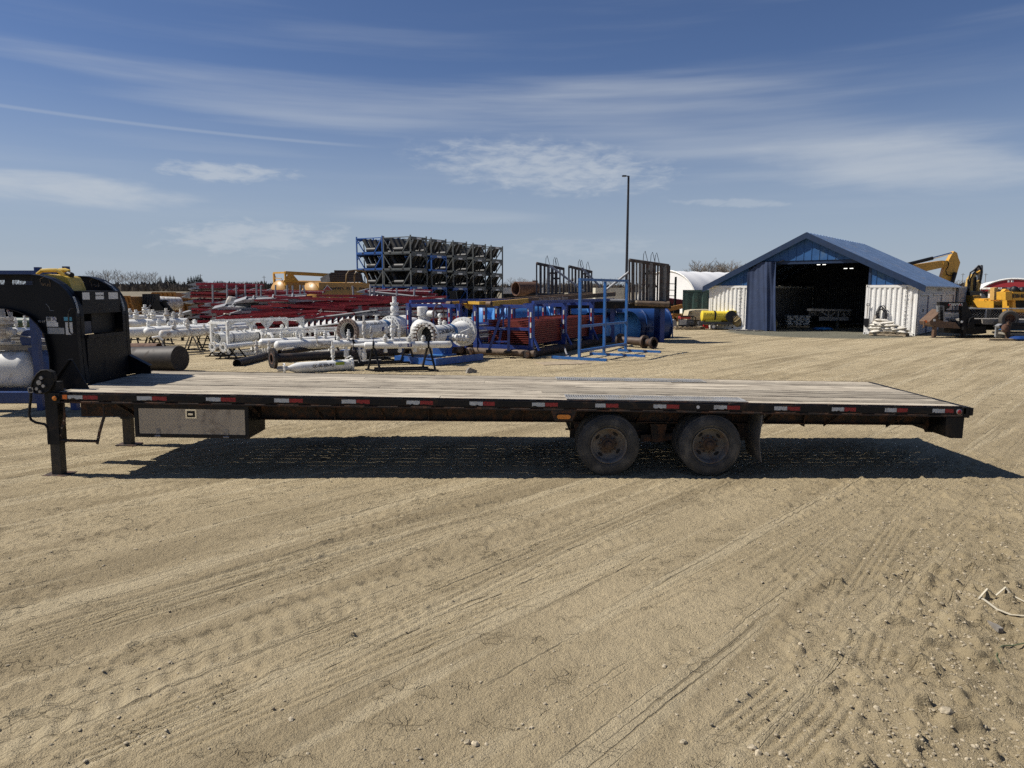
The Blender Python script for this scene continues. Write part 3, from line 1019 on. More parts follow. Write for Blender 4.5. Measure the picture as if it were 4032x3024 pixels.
def tyre_mesh():
    m = MB()
    w, r = .23, .388
    prof = [(.02, .225), (.0, .25), (-.004, .29), (.0, .33), (.012, .358), (.022, .366), (.026, .3665), (.028, .374), (.034, .383), (.05, r)]
    # tread ribs with four grooves
    for g in (.074, .103, .132, .161):
        prof += [(g - .006, r), (g - .005, r - .012), (g + .005, r - .012), (g + .006, r)]
    prof += [(w - .05 + .005, r), (w - .03, .383), (w - .022, .374), (w - .012, .358), (w, .33), (w + .004, .29), (w, .25), (w - .02, .225)]
    m.lathe(prof, (0, 0, 0), (0, 1, 0), 56, False)
    m.lathe([(-.0035, .262), (-.0065, .264), (-.0065, .268), (-.0035, .270)], (0, 0, 0), (0, 1, 0), 56, False)
    m.lathe([(.001, .328), (-.002, .330), (-.002, .334), (.002, .336)], (0, 0, 0), (0, 1, 0), 56, False)
    return m


TYM = tyre_mesh().mesh('tyre', RUBBER, 30)


def rim_mesh(deep):
    m = MB()
    if deep:   # outer wheel of the pair: deep dish
        m.lathe([(.012, .226), (.004, .228), (.000, .222), (.012, .212), (.03, .205), (.07, .198), (.095, .19), (.112, .165), (.118, .11), (.112, .10), (.08, .085), (.078, .055)], (0, 0, 0), (0, 1, 0), 40, False)
        m.lathe([(.21, .226), (.2, .19), (.118, .19)], (0, 0, 0), (0, 1, 0), 40, False)
    else:
        m.lathe([(.218, .226), (.222, .222), (.2, .2), (.1, .19), (.05, .165), (.04, .0)], (0, 0, 0), (0, 1, 0), 32, False)
        m.lathe([(.012, .226), (.0, .222), (.03, .19), (.1, .19)], (0, 0, 0), (0, 1, 0), 32, False)
    return m


RIMO, RIMI = rim_mesh(True).mesh('wheel', RIM), rim_mesh(False).mesh('wheel', RIM)


def hub_mesh():
    m = MB()
    m.lathe([(.10, .088), (.062, .080), (.058, .055), (.03, .050), (.018, .042), (.012, .026), (.010, 0)], (0, 0, 0), (0, 1, 0), 24, False)
    for i in range(10):
        a = 2 * math.pi * i / 10
        m.tube((.105 * math.cos(a), .112, .105 * math.sin(a)), (.105 * math.cos(a), .083, .105 * math.sin(a)), .0125, 6)
    return m


HUBM = hub_mesh().mesh('hub', mat('rusty_hub', (.075, .05, .035), .8, .2, var=.3, dirt=.4, dcol=(.14, .075, .04), dsc=12))


def hole_mesh():
    m = MB()
    for i in range(4):
        a = 2 * math.pi * i / 4 + .3
        L = Matrix.Rotation(-a, 4, 'Y') @ Matrix.Translation((.158, .108, 0))
        m.prism([(.018 * math.cos(q / 12 * 6.283), .034 * math.sin(q / 12 * 6.283)) for q in range(12)], -.006, .004, L)
    return m


HOLM = hole_mesh().mesh('hand_hole', DARK)
for uq in (2402, 2805):
    xw = xl(uq, 8.7)
    zc = .386 - (TZ - TS * xw)
    for j, (y0, out) in enumerate(((.015, True), (.285, False), (W - .285 - .23, False), (W - .015, True))):
        flip = (j == 3)
        wh = bpy.data.objects.new('wheel', RIMO if out else RIMI); col.objects.link(wh); wh.parent = tr
        wh.location = (xw, y0, zc)
        wh.rotation_euler = (0, uq * 1.7, math.pi if flip else 0)
        kids = [('tyre', TYM)] + ([('hub', HUBM), ('hand_hole', HOLM)] if out else [])
        for nm, me in kids:
            c_ = bpy.data.objects.new(nm, me); col.objects.link(c_); c_.parent = wh
            if nm == 'hand_hole': c_.location = (0, -.003, 0)
    MB().tube((xw, .2, zc), (xw, W - .2, zc), .06, 14).build('axle', BLACKD, tr)
    for yb in (.62, W - .62):
        m_ = MB()
        for q in range(5):
            m_.bar((xw - .5 + q * .07, yb, zc + .085 + q * .011), (xw + .5 - q * .07, yb, zc + .085 + q * .011), .075, .010)
        m_.build('leaf_spring', RUSTY, tr, smooth=0)
# hangers and equaliser
xm = xl(2610, 8.9)
for yb in (.5, W - .5):
    MB().prism([(xm - .11, -.36), (xm + .11, -.36), (xm + .07, -.60), (xm - .07, -.60)], yb - .06, yb + .06).bar((xm - .22, yb, -.56), (xm + .22, yb, -.53), .05, .09).build('spring_hanger', RUSTY, tr, smooth=0)
for xh in (xl(2290, 9.1), xl(2935, 9.1)):
    for yb in (.5, W - .5):
        MB().prism([(xh - .1, -.34), (xh + .1, -.34), (xh + .05, -.52), (xh - .05, -.52)], yb - .06, yb + .06).build('spring_hanger', RUSTY, tr, smooth=0)
for yb in (.66, W - .66):
    MB().box(xl(2250, 9.2), xl(2960, 9.2), yb - .02, yb + .02, -.60, -.37).build('suspension_frame', BLACK, tr, smooth=0)  # added dark plate, stands in for the shade between the wheels
# mud flaps
FLAP = mat('black_rubber_flap', (.10, .096, .088), .7, var=.2, dirt=.5, dcol=(.2, .18, .15))
for ya, yb in ((.0, .56), (W - .56, W)):
    pts = [(xl(3003), -.14), (xl(3001), -.3), (xl(2997), -.45), (xl(2998) + .015, -.60), (xl(3002) + .03, -.74)]
    m_ = MB()
    for (p, q) in zip(pts[:-1], pts[1:]):
        m_.add([(p[0], ya, p[1]), (p[0], yb, p[1]), (q[0], yb, q[1]), (q[0], ya, q[1]), (p[0] + .012, ya, p[1]), (p[0] + .012, yb, p[1]), (q[0] + .012, yb, q[1]), (q[0] + .012, ya, q[1])],
               [(0, 1, 2, 3), (7, 6, 5, 4), (0, 3, 7, 4), (1, 5, 6, 2)])
    m_.build('mud_flap', FLAP, tr)
ch = MB()
c0, c1 = Vector((xl(3004), .10, -.36)), Vector((xl(3068), .42, -.145))
for i in range(16):
    p = c0.lerp(c1, (i + .5) / 16); p.z -= .04 * math.sin(math.pi * (i + .5) / 16)
    ch.torus(p, ((0, 1, .3) if i % 2 else (.5, 0, 1)), .012, .0035, 8, 5)
ch.build('chain', STEEL, tr)

# landing jacks
for u0, y0 in ((212, .10), (0, 1.86)):
    xj = -5.70 if y0 < 1 else -5.76
    zg = -(TZ - TS * xj)
    j = MB().box(xj - .075, xj + .075, y0 - .075, y0 + .075, -.66, .12 if y0 < 1 else -.13).build('landing_jack', BLACKD, tr)
    MB().box(xj - .058, xj + .058, y0 - .058, y0 + .058, zg + .012, -.66).build('inner_leg', mat('grey_jack_leg', (.045, .042, .037), .65, .3, var=.3, dirt=.55, dcol=(.13, .105, .07)), j)
    MB().box(xj - .15, xj + .15, y0 - .12, y0 + .12, zg - .002, zg + .012).build('foot_plate', RUSTY, j)
cA = lambda cx, cy, Y=8.66: tl(cx / 1.7463, 1000 + cy / 1.7463, Y)
# gearbox with guard
pl_ = [cA(*q) for q in ((222, 900), (232, 870), (262, 822), (290, 800), (330, 797), (362, 812), (372, 850), (368, 895), (345, 935), (300, 958), (250, 955), (226, 930))]
gb = MB().prism([(p.x, p.z) for p in pl_], .0, .07).build('gear_housing', BLACKD, tr)
ring = [Vector((p.x, -.008, p.z)) for p in pl_] + [Vector((pl_[0].x, -.008, pl_[0].z))]
MB().path(ring, .010, 6).build('guard_rim', BLACKD, gb)
for q, rr_ in (((295, 850), .022), ((280, 882), .030), ((265, 925), .02), ((310, 905), .02), ((288, 945), .018)):
    p = cA(*q); MB().tube((p.x, .0, p.z), (p.x, -.03, p.z), rr_, 12).build('bolt', STEEL, gb)
hp = [cA(*q) for q in ((218, 935), (215, 1000), (207, 1060), (204, 1105), (218, 1140), (250, 1158), (300, 1172), (318, 1190), (326, 1230), (328, 1290))]
MB().path([(p.x, .0 + (.03 if i > 5 else 0), p.z) for i, p in enumerate(hp)], .016, 8).build('crank_handle', BLACKD, tr)
p0, p1 = cA(202, 918), cA(234, 950)
MB().bar((p0.x, -.01, p0.z), (p1.x, -.01, p0.z), .012).bar((p0.x, -.01, p1.z), (p1.x, -.01, p1.z), .012).bar((p0.x, -.01, p0.z), (p0.x, -.01, p1.z), .012).bar((p1.x, -.01, p0.z), (p1.x, -.01, p1.z), .012).build('handle_clip', STEEL, tr)
# folding step
st = MB()
for pts in (((432, 1112), (425, 1160), (405, 1220), (398, 1295)), ((708, 1105), (690, 1165), (672, 1230), (655, 1312))):
    P = [cA(*q) for q in pts]
    for a, c_ in zip(P[:-1], P[1:]): st.bar((a.x, .05, a.z), (c_.x, .05, c_.z), .008, .035, up=Vector((1, 0, 0)))
    for q in range(4):
        f = (q + .5) / 4 * 3; k = int(f); pp = P[k].lerp(P[k + 1], f - k)
so = st.build('step_arm', RUSTY, tr, smooth=0)
a, c_ = cA(400, 1285), cA(655, 1292)
MB().tube((a.x, .05, a.z), (c_.x, .05, c_.z), .018, 10).build('step_rung', RUSTY, so)
hm = MB()
for pts in (((425, 1150), (412, 1200), (402, 1250)), ((682, 1165), (672, 1215), (662, 1265))):
    for q in pts:
        p = cA(*q); hm.tube((p.x, .045, p.z), (p.x, .0445, p.z), .010, 8)
hm.build('step_hole', mat('step_hole_dust', (.3, .25, .18), .9), so)
for q in (425, 700):
    a, c_ = cA(q, 1035), cA(q + (6 if q < 500 else 4), 1120)
    MB().tube((a.x, .05, a.z), (c_.x, .05, c_.z), .012, 8).build('step_hanger', RUSTY, tr)

# gooseneck
NK = mat('black_neck_paint', (.004, .0052, .0085), .45, var=.25, sc=3, dirt=.2, dcol=(.028, .02, .016), dsc=5, spec=.22)
NY = .85
cN = lambda cx, cy: (lambda p: (p.x, p.z))(tl(cx / 1.7463, 1000 + cy / 1.7463, TY + NY))
outer = [(240, 140), (300, 148), (370, 170), (430, 205), (480, 250), (515, 300), (540, 360), (552, 430), (562, 600), (577, 760), (596, 893)]
inner = [(372, 893), (370, 800), (365, 700), (350, 630), (330, 550), (290, 490), (230, 430), (150, 395), (60, 374), (0, 370), (-260, 366)]
body = [cN(*q) for q in outer + inner + [(-260, 212), (240, 212)]]
top = [cN(*q) for q in ((-260, 139), (240, 140), (240, 181), (-260, 178))]
webs = [[cN(*q) for q in ((x0, 178), (x1, 178), (x1, 213), (x0, 213))] for x0, x1 in ((36, 80), (-160, -100), (228, 241))]
for yc in (NY, NY + 1.12):
    m_ = MB()
    for pg in [body, top] + webs: m_.prism(pg, yc - .012, yc + .012)
    nk = m_.build('gooseneck', NK, tr, smooth=20)
    fl = MB()
    P = [cN(*q) for q in [(-260, 139)] + outer]
    for a, c_ in zip(P[:-1], P[1:]):
        n_v = Vector((c_[1] - a[1], -(c_[0] - a[0]))).normalized() * .012
        fl.add([(a[0], yc - .085, a[1]), (a[0], yc + .085, a[1]), (c_[0], yc + .085, c_[1]), (c_[0], yc - .085, c_[1]),
                (a[0] - n_v.x * -1, yc - .085, a[1] - n_v.y * -1), (a[0] + n_v.x, yc + .085, a[1] + n_v.y), (c_[0] + n_v.x, yc + .085, c_[1] + n_v.y), (c_[0] + n_v.x, yc - .085, c_[1] + n_v.y)],
               [(0, 1, 2, 3), (4, 7, 6, 5), (0, 3, 7, 4), (1, 5, 6, 2), (0, 4, 5, 1), (3, 2, 6, 7)])
    fl.build('neck_flange', NK, nk, smooth=40)
    fl = MB()
    P = [cN(*q) for q in inner]
    for a, c_ in zip(P[:-1], P[1:]):
        fl.bar((a[0], yc, a[1]), (c_[0], yc, c_[1]), .17, .012, up=Vector((c_[1] - a[1], 0, a[0] - c_[0])) * -1)
    fl.build('neck_flange', NK, nk, smooth=40)
    # white tape along the curve
    tpz = [cN(*q) for q in ((516, 296), (534, 338), (545, 380), (548, 408))] if yc < 1 else [cN(*q) for q in ((400, 188), (455, 222), (500, 268), (530, 325), (547, 385), (549, 405))]
    wt_ = MB()
    for a, c_ in zip(tpz[:-1], tpz[1:]):
        dxx = .010
        wt_.add([(a[0] - dxx, yc - .0865, a[1]), (c_[0] - dxx, yc - .0865, c_[1]), (c_[0] - dxx - .045, yc - .0865, c_[1] - .0), (a[0] - dxx - .045, yc - .0865, a[1] - .01)], [(0, 3, 2, 1)])
    # the strip sits on the rearward flange face
    wt2 = MB()
    for a, c_ in zip(tpz[:-1], tpz[1:]):
        n_v = Vector((c_[1] - a[1], 0, -(c_[0] - a[0]))).normalized() * .016
        if n_v.x < 0: n_v = -n_v
        wt2.add([(a[0] + n_v.x, yc - .08, a[1] + n_v.z), (a[0] + n_v.x, yc - .03, a[1] + n_v.z), (c_[0] + n_v.x, yc - .03, c_[1] + n_v.z), (c_[0] + n_v.x, yc - .08, c_[1] + n_v.z)], [(0, 1, 2, 3), (3, 2, 1, 0)])
    wt2.build('reflective_strip', TW, nk, smooth=0)
    # bear emblem: a cut-out outline of a walking bear
    ofs = 0
    bear = [(282, 172), (300, 163), (318, 160), (334, 166), (345, 180), (350, 200), (352, 222), (346, 224), (342, 208), (336, 206), (330, 220), (322, 220), (320, 204), (308, 206), (302, 218), (294, 214), (296, 202), (288, 196), (281, 184)]
    P = [Vector((cN(*q)[0], yc - .016, cN(*q)[1])) for q in bear]
    MB().path(P + [P[0]], .0045, 5).build('bear_emblem', mat('bare_metal_cutout', (.22, .17, .13), .6, .3, var=.4), nk)

YI = NY + .09
xf = cN(575, 760)[0]
MB().box(xf - .015, xf + .012, YI, NY + 1.03, -.13, .60).build('headboard', NK, tr)
MB().box(xf - .04, xf + .035, YI, NY + 1.03, .600, .645).build('headboard_cap', NK, tr)
xu = cN(548, 330)[0]
bxo = MB().box(xu - .62, xu - .02, YI, NY + 1.03, .93, 1.235).build('neck_box', NK, tr)
MB().box(xu - .55, xu - .12, NY + .45, NY + 1.03, .646, .929).build('battery_box', BLACK, tr)
MB().box(xu - .5, xu - .1, NY + .12, NY + .4, .646, .82).build('winch_box', mat('grey_blue_box', (.05, .055, .075), .6, var=.2), tr)
# box stickers, facing the deck
for i, (ya, yb_, body_) in enumerate(((.10, .26, ''), (.40, .60, 'Precision Trailers'), (.72, .96, ''))):
    MB().box(xu - .0198, xu - .017, NY + ya, NY + yb_, 1.12, 1.215).build('sticker', LBLW, bxo, smooth=0)
    if body_:
        p = tr.matrix_world
        tt = text(body_, (xu - .0165, NY + (ya + yb_) / 2, 1.175), (0, 1, 0), (0, 0, 1), .030, TXTB, None); tt.parent = bxo
# gussets
for yc in (NY - .28, NY + 1.12 + .02):
    near = yc < 1
    if near:
        P = [cA(*q, TY + .35) for q in ((362, 905), (488, 724), (506, 735), (590, 893), (362, 940))]
        ar = [(P[0].x, P[0].z), (P[1].x, P[1].z), (P[2].x, P[2].z), (P[3].x + .05, .0), (P[0].x, .0)]
        g = MB().prism(ar, .33, .345).build('gusset', NK, tr, smooth=0)
        a, c_ = P[0], P[1]
        MB().bar((a.x, .34, a.z), (c_.x, .34, c_.z), .10, .016, up=Vector((c_.z - a.z, 0, a.x - c_.x)) * -1).build('gusset_flange', BLACKD, g, smooth=0)
    else:
        P = [cA(*q, TY + NY + 1.15) for q in ((880, 690), (1030, 768), (1030, 800))]
        ar = [(P[0].x, P[0].z), (P[1].x, P[1].z), (P[1].x, .0), (P[0].x, .0)]
        g = MB().prism(ar, NY + 1.17, NY + 1.185).build('gusset', NK, tr, smooth=0)
        MB().bar((P[0].x, NY + 1.17, P[0].z), (P[1].x, NY + 1.17, P[1].z), .10, .014, up=Vector((P[1].z - P[0].z, 0, P[0].x - P[1].x)) * -1).build('gusset_flange', NK, g, smooth=0)
# front cross tube below the neck
MB().box(XA - .05, XA + .0, .2, W - .2, -.13, .0).build('nose_plate', NK, tr)
# grab handle on the near neck
cH = lambda cx, cy: tl(cx / 1.7463, 1000 + cy / 1.7463, TY + NY - .08)
hp = [cH(*q) for q in ((518, 370), (497, 372), (480, 385), (475, 410), (475, 500), (482, 538), (498, 552), (522, 550))]
MB().path([(p.x, NY - .06 - (.0 if i in (0, 7) else .03), p.z) for i, p in enumerate(hp)], .010, 8).build('grab_handle', mat('shiny_black', (.015, .015, .017), .2), tr)
# labels on the near neck
CYA = mat('cyan_sticker', (.06, .30, .45), .4)
GRL = mat('grey_label', (.30, .32, .34), .5, var=.1)


def lab(x0, x1, y0, y1, m, nm='label_plate'):
    a, c_ = cN(x0, y0), cN(x1, y1)
    return MB().box(a[0], c_[0], NY - .0145, NY - .0125, c_[1], a[1]).build(nm, m, tr, smooth=0)


def ltx(s, cx, cy, size, m=TXTB, par=None, bold=0., sx=1.):
    a = cN(cx, cy)
    o = text(s, (a[0], NY - .0165, a[1]), (1, 0, 0), (0, 0, 1), size, m, None, bold=bold, sx=sx); o.parent = tr if par is None else par
    return o


l1 = lab(322, 393, 432, 469, LBLW); ltx('BEST\nBUY', 343, 448, .026, TXTB, l1, .001); ltx('X', 377, 448, .066, mat('purple_grey_ink', (.16, .15, .22), .6), l1, .002, 1.2)
l2 = lab(325, 405, 469, 500, LBLW)
for q in (475, 481, 487, 494): ltx('- - - - - - - - -' if q != 487 else '- - -', 364, q, .014, TXTB, l2)
l3 = lab(330, 448, 506, 550, GRL)
for q in (514, 522, 530, 538, 545): ltx('— — — — — — —', 390, q, .012, TXTB, l3)
lab(443, 500, 433, 460, CYA)
l4 = lab(453, 507, 469, 555, LBLW)
for q in (482, 500, 520, 538): ltx('- - -', 480, q, .02, TXTB, l4)
ltx('UT-17', 288, 465, .042, mat('chalk', (.45, .45, .45), .9))
MB().path([Vector((cN(*q)[0], NY - .014, cN(*q)[1])) for q in ((318, 342), (330, 352), (342, 366), (347, 388), (375, 389))], .003, 4).build('weld_scratch', GRL, tr)

# yellow jerry can lying on the neck box
YC = mat('yellow_plastic_can', (.60, .40, .055), .45, var=.1, dirt=.3, dcol=(.30, .2, .06), dsc=8)
cJ = lambda cx, cy, Y=9.95: at(cx / 5.531, 1000 + cy / 5.531, Y)
jc = thing('jerry_can', 'yellow plastic jerry can with black cap on top of the gooseneck', 'jerry can', cJ(1400, 800, 9.95))
prof = [(960, 470), (1180, 440), (1400, 470), (1520, 480), (1600, 520), (1660, 620), (1710, 760), (1720, 812), (1000, 812), (900, 700)]
IJ = INV[jc.name]
pp = [cJ(*q) for q in prof]
MB(world=jc).prism([(p.x, p.z) for p in pp], 9.80, 10.12).build('body', YC, jc, smooth=50)
pp = [cJ(*q, 9.95) for q in ((860, 440), (960, 365), (1100, 358), (1280, 358), (1360, 400), (1440, 470), (1450, 610))]
MB(world=jc).path([(p.x, 9.90, p.z) for p in pp], [.022, .026, .026, .026, .026, .03, .035], 8).build('handle', YC, jc)
pp = [cJ(*q, 9.95) for q in ((1260, 362), (1400, 352), (1470, 365), (1470, 480))]
MB(world=jc).path([(p.x, 9.97, p.z) for p in pp], .03, 8).build('spout_neck', YC, jc)
p = cJ(1500, 440); q = cJ(1590, 470)
MB(world=jc).tube((p.x, 9.94, p.z), (q.x, 9.92, q.z), .042, 14).build('cap', BLACK, jc)

# ================================================================== PIPE YARD
E1 = Vector((math.sin(R(25)), math.cos(R(25)), 0))
E2 = Vector((E1.y, -E1.x, 0))
BANDB = mat('blue_band_paint', (.035, .12, .26), .45, var=.1)
FLB = mat('brown_primer', (.20, .145, .115), .75, var=.15, dirt=.2, dcol=(.1, .06, .04))


def flange(par, name, c, ax, r, th=.05, hole=0., nb=12, m=WHITE, bm=None, studs=0.):
    ax = Vector(ax).normalized()
    pr = [(0, hole), (0, r), (th, r), (th, hole if hole else 0)] if hole else [(0, r), (th, r)]
    f = MB(world=par).lathe(pr + ([(0, hole)] if hole else []), c, ax, 32, not hole).build(name, m, par)
    L = frame(c, ax)
    rb = (r + max(hole, r * .62)) / 2 if hole else r * .84
    mb_ = MB(world=par)
    for i in range(nb):
        a = 2 * math.pi * (i + .5) / nb
        o = Vector((0, rb * math.cos(a), rb * math.sin(a)))
        br = min(.022, r * .07)
        mb_.tube(L @ (o + Vector((-studs - .012, 0, 0))), L @ (o + Vector((th + .014 + studs * .2, 0, 0))), br, 6)
    bo_ = mb_.build('bolt_circle', bm or DARK, par)
    return f


def valve(par, p, h, r, wheel=0., lever=0., m=WHITE, nm='valve', d=Vector((1, 0, 0))):
    """small valve standing on a pipe: stub, flange, body, bonnet, lever"""
    p = Vector(p)
    v = MB(world=par).lathe([(0, r * .55), (h * .18, r * .55), (h * .18, r), (h * .26, r), (h * .26, r * .6), (h * .36, r * .95), (h * .5, r * 1.05), (h * .62, r * .7), (h * .66, r), (h * .74, r), (h * .74, r * .5), (h, r * .5), (h, 0)], p, (0, 0, 1), 12).build(nm, m, par)
    if lever:
        MB(world=par).bar(p + Vector((0, 0, h * .8)), p + d * lever + Vector((0, 0, h * .86)), .02, .02).build('lever', BLACK if m is WHITE2 else m, v)
    if wheel:
        MB(world=par).torus(p + Vector((0, 0, h)), (0, 0, 1), wheel, .012, 16, 6).build('hand_wheel', m, v)
    return v


def stand(par, c, ax, zc, m=BLACK, half=.30, base=True):
    """inverted-V pipe stand under axis point c"""
    s_ = Vector((-Vector(ax).normalized().y, Vector(ax).normalized().x, 0))
    s_ = (s_ - Vector(ax).normalized() * .75).normalized()
    top = Vector((c[0], c[1], zc))
    o = MB(world=par)
    for k in (-1, 1):
        o.bar(top + s_ * k * .05, Vector((c[0], c[1], .02)) + s_ * k * half, .045)
    o.bar(Vector((c[0], c[1], zc * .45)) - s_ * half * .6, Vector((c[0], c[1], zc * .45)) + s_ * half * .6, .03)
    if base: o.bar(Vector((c[0], c[1], .035)) - s_ * half * 1.35, Vector((c[0], c[1], .035)) + s_ * half * 1.35, .06, .05)
    o.build('stand', m, par, smooth=0)


def spool(name, label, cat, p, q, r, a='dome', b='dome', m=WHITE, stands=(), nozz=(), bands=(), group=None, sm=BLACK, lug=(), fr=1.55, nb=8):
    p, q = Vector(p), Vector(q); d = (q - p); L = d.length; d = d / L
    o = thing(name, label, cat, (p.x, p.y, 0), 0, group)
    prof = []
    wall = .012

    def end(kind, rev):
        if kind == 'dome': e = [(-r * .62, 0), (-r * .6, r * .25), (-r * .52, r * .5), (-r * .36, r * .75), (-r * .18, r * .92), (0, r)]
        elif kind == 'cone': e = [(-r * 3.0, r * .42), (-r * 2.4, r * .42), (-r * 1.0, r * .95), (0, r)]
        elif kind in ('open', 'flange'): e = [(.25, r - wall), (0, r - wall), (0, r)]
        else: e = [(0, 0), (0, r)]
        return e
    A_ = end(a, 0); B_ = end(b, 1)
    prof = A_ + [(L - t_, rr_) for t_, rr_ in B_[::-1]]
    MB(world=o).lathe(prof, p, d, 24, False).build('barrel', m, o)
    if a == 'open': MB(world=o).lathe([(.24, 0), (.24, r - wall - .001)], p, d, 24, False).build('bore', DARK, o)
    if b == 'open': MB(world=o).lathe([(L - .24, r - wall - .001), (L - .24, 0)], p, d, 24, False).build('bore', DARK, o)
    if a == 'cone':
        flange(o, 'flange', p - d * r * 3.0, -d, r * 1.0, .04, 0, 8, m)
    if a == 'flange': flange(o, 'flange', p, d, r * fr, .05, r - wall, nb, m)
    if a == 'blind': flange(o, 'flange', p - d * .05, d, r * fr, .06, 0, nb, m)
    if b == 'flange': flange(o, 'flange', q - d * .05, d, r * fr, .05, r - wall, nb, m)
    if b == 'blind': flange(o, 'flange', q - d * .03, d, r * fr, .06, 0, nb, m)
    for t_ in stands:
        c_ = p + d * L * t_; stand(o, c_, d, c_.z - r * .8, sm)
    for nz in nozz:
        t_, h, rr_ = nz[:3]
        valve(o, p + d * L * t_ + Vector((0, 0, r * .92)), h, rr_, *(nz[3:5] if len(nz) > 3 else ()), m=m, nm='nozzle')
    for t_, w, bm in bands:
        MB(world=o).lathe([(-w / 2, r + .001), (-w / 2, r + .005), (w / 2, r + .005), (w / 2, r + .001)], p + d * L * t_, d, 24, False).build('band', bm, o)
    for t_ in lug:
        c_ = p + d * L * t_ + Vector((0, 0, r))
        MB(world=o).prism([(-.05, -.03), (.05, -.03), (.05, .06), (.03, .1), (-.03, .1), (-.05, .06)], -.012, .012, frame(c_, d)).build('lifting_lug', m, o)
    return o


def line(u0, v0, Y0, u1, v1, Y1):
    return at(u0, v0, Y0), at(u1, v1, Y1)


# --- left end: big white vessel on a blue skid
p, q = at(-300, 1450, 15.2), at(120, 1452, 15.0)
lv = spool('white_vessel', 'large white pressure vessel on blue saddles behind the gooseneck, left edge', 'pressure vessel', p, q, .40, 'blind', 'dome', WHITE, nozz=(), fr=1.02)
sd = MB(world=lv)
for u in (165,):
    c_ = at(u, 1450, 15.0)
    sd.prism([(c_.x - .05, .1), (c_.x + .32, .1), (c_.x + .30, .62), (c_.x + .18, .95), (c_.x + .06, 1.12), (c_.x - .12, 1.12), (c_.x - .02, .85)], 14.78, 15.3)
sd.build('saddle', NAVY, lv, smooth=0)
a0 = gp(-350, 1589); a1 = gp(165, 1586)
MB(world=lv).box(a0.x, a1.x, 14.35, 14.55, .02, .24).box(a0.x, a1.x, 15.6, 15.8, .02, .24).box(a1.x - .2, a1.x, 14.56, 15.59, .03, .23).build('skid', NAVY, lv, smooth=0)
for u in (150, 185):
    c_ = at(u, 1300, 15.9)
    MB(world=lv).box(c_.x - .05, c_.x + .05, 15.85, 15.95, .24, 2.05).build('upright_post', BLUE, lv, smooth=0)
MB(world=lv).lathe([(0, .2), (.05, .22), (.1, .2)], at(128, 1335, 15.0), (0, -1, 0), 20).build('handwheel_disc', NAVY, lv)
MB(world=lv).tube(at(60, 1318, 14.9), at(188, 1338, 14.8), .018, 8).build('operating_rod', STEEL, lv)
# flanged valve stack above it
vs = thing('gate_valve', 'flanged white gate valve stack standing over the vessel, left edge', 'valve', at(15, 1352, 14.9))
c_ = at(15, 1354, 14.9)
MB(world=vs).lathe([(0, .20), (.05, .20), (.05, .13), (.12, .13), (.16, .17), (.32, .18), (.40, .13), (.42, .22), (.48, .22), (.48, .20), (.50, .20), (.50, .22), (.56, .22), (.56, .13)], c_, (0, 0, 1), 20).build('body', WHITE2, vs)
MB(world=vs).tube(c_ + Vector((.16, -.05, .26)), c_ + Vector((.30, -.07, .26)), .07, 14).build('side_port', WHITE2, vs)
mb_ = MB(world=vs)
for i in range(10):
    a = i * .6283
    mb_.tube(c_ + Vector((.18 * math.cos(a), .18 * math.sin(a), .56)), c_ + Vector((.18 * math.cos(a), .18 * math.sin(a), .66)), .022, 6)
    mb_.tube(c_ + Vector((.18 * math.cos(a), .18 * math.sin(a), .36)), c_ + Vector((.18 * math.cos(a), .18 * math.sin(a), .42)), .02, 6)
mb_.build('stud', GALV, vs)
MB(world=vs).tube(c_ + Vector((0, 0, .56)), c_ + Vector((0, 0, .74)), .07, 10).build('bonnet', GALV, vs)
# timbers resting on the vessel
for i, (v0, dy) in enumerate(((1372, 0), (1352, .4))):
    a, b_ = at(-260, v0, 14.9 + dy), at(204, v0 - (4 if i == 0 else 0), 14.9 + dy)
    o = MB().bar(a, b_, .14, .10).build('timber', GREYWOOD, None, smooth=0)
    tag(o, ['weathered grey timber lying along the top of the white vessel', 'second grey timber lying just behind the one on the white vessel'][i], 'timber')
# pipes further back on the left
p, q = line(-60, 1268, 23, 150, 1270, 23)
spool('green_pipe', 'dark green pipe seen under the gooseneck, left edge', 'pipe', p, q, .16, 'open', 'open', mat('dark_green_paint', (.02, .05, .035), .5, var=.2), stands=(.3, .8))
p, q = line(-60, 1306, 20, 140, 1302, 20.4)
spool('white_manifold', 'white manifold pipe with small valves seen under the gooseneck', 'pipe', p, q, .10, 'dome', 'dome', WHITE, stands=(.4, .9), nozz=((.62, .3, .05), (.8, .34, .05), (.93, .2, .04)))
p, q = line(-200, 1320, 18, 120, 1318, 18)
for i in range(3):
    a, b_ = at(-200, 1322 + i * 14, 18.5 + .5 * i), at(118 + 8 * i, 1321 + i * 14, 18.5 + .5 * i)
    tag(MB().bar(a, b_, .2, .06).build('plank_stack_board', GREYWOOD, None, smooth=0), 'grey board in the low pile under the gooseneck, ' + ['topmost', 'middle', 'lowest'][i] + ' one', 'board')
# red and tan bits seen through the neck arch
o = MB().cb(at(14, 1201, 26), (.9, .3, .22)).build('red_bracket', RED, None, smooth=0); tag(o, 'red steel bracket seen through the gooseneck arch, left edge', 'bracket')
o = MB().bar(at(30, 1222, 26), at(44, 1258, 25.8), .06).build('jack_post', GALV, None, smooth=0); tag(o, 'grey screw post under the red bracket, left edge', 'post')
for i, (u, v, w_, h_) in enumerate(((20, 1240, 2.2, .8), (95, 1252, 1.6, .8))):
    c_ = at(u, v, 31)
    o = MB().box(c_.x - w_ / 2, c_.x + w_ / 2, 30.6, 31.6, 0, c_.z + h_ / 2).build('crate', mat('brown_crate', (.14, .09, .06), .8, var=.2), None, smooth=0)
    tag(o, ['brown crate behind the gooseneck arch, left one', 'brown crate behind the gooseneck arch, right one'][i], 'crate')
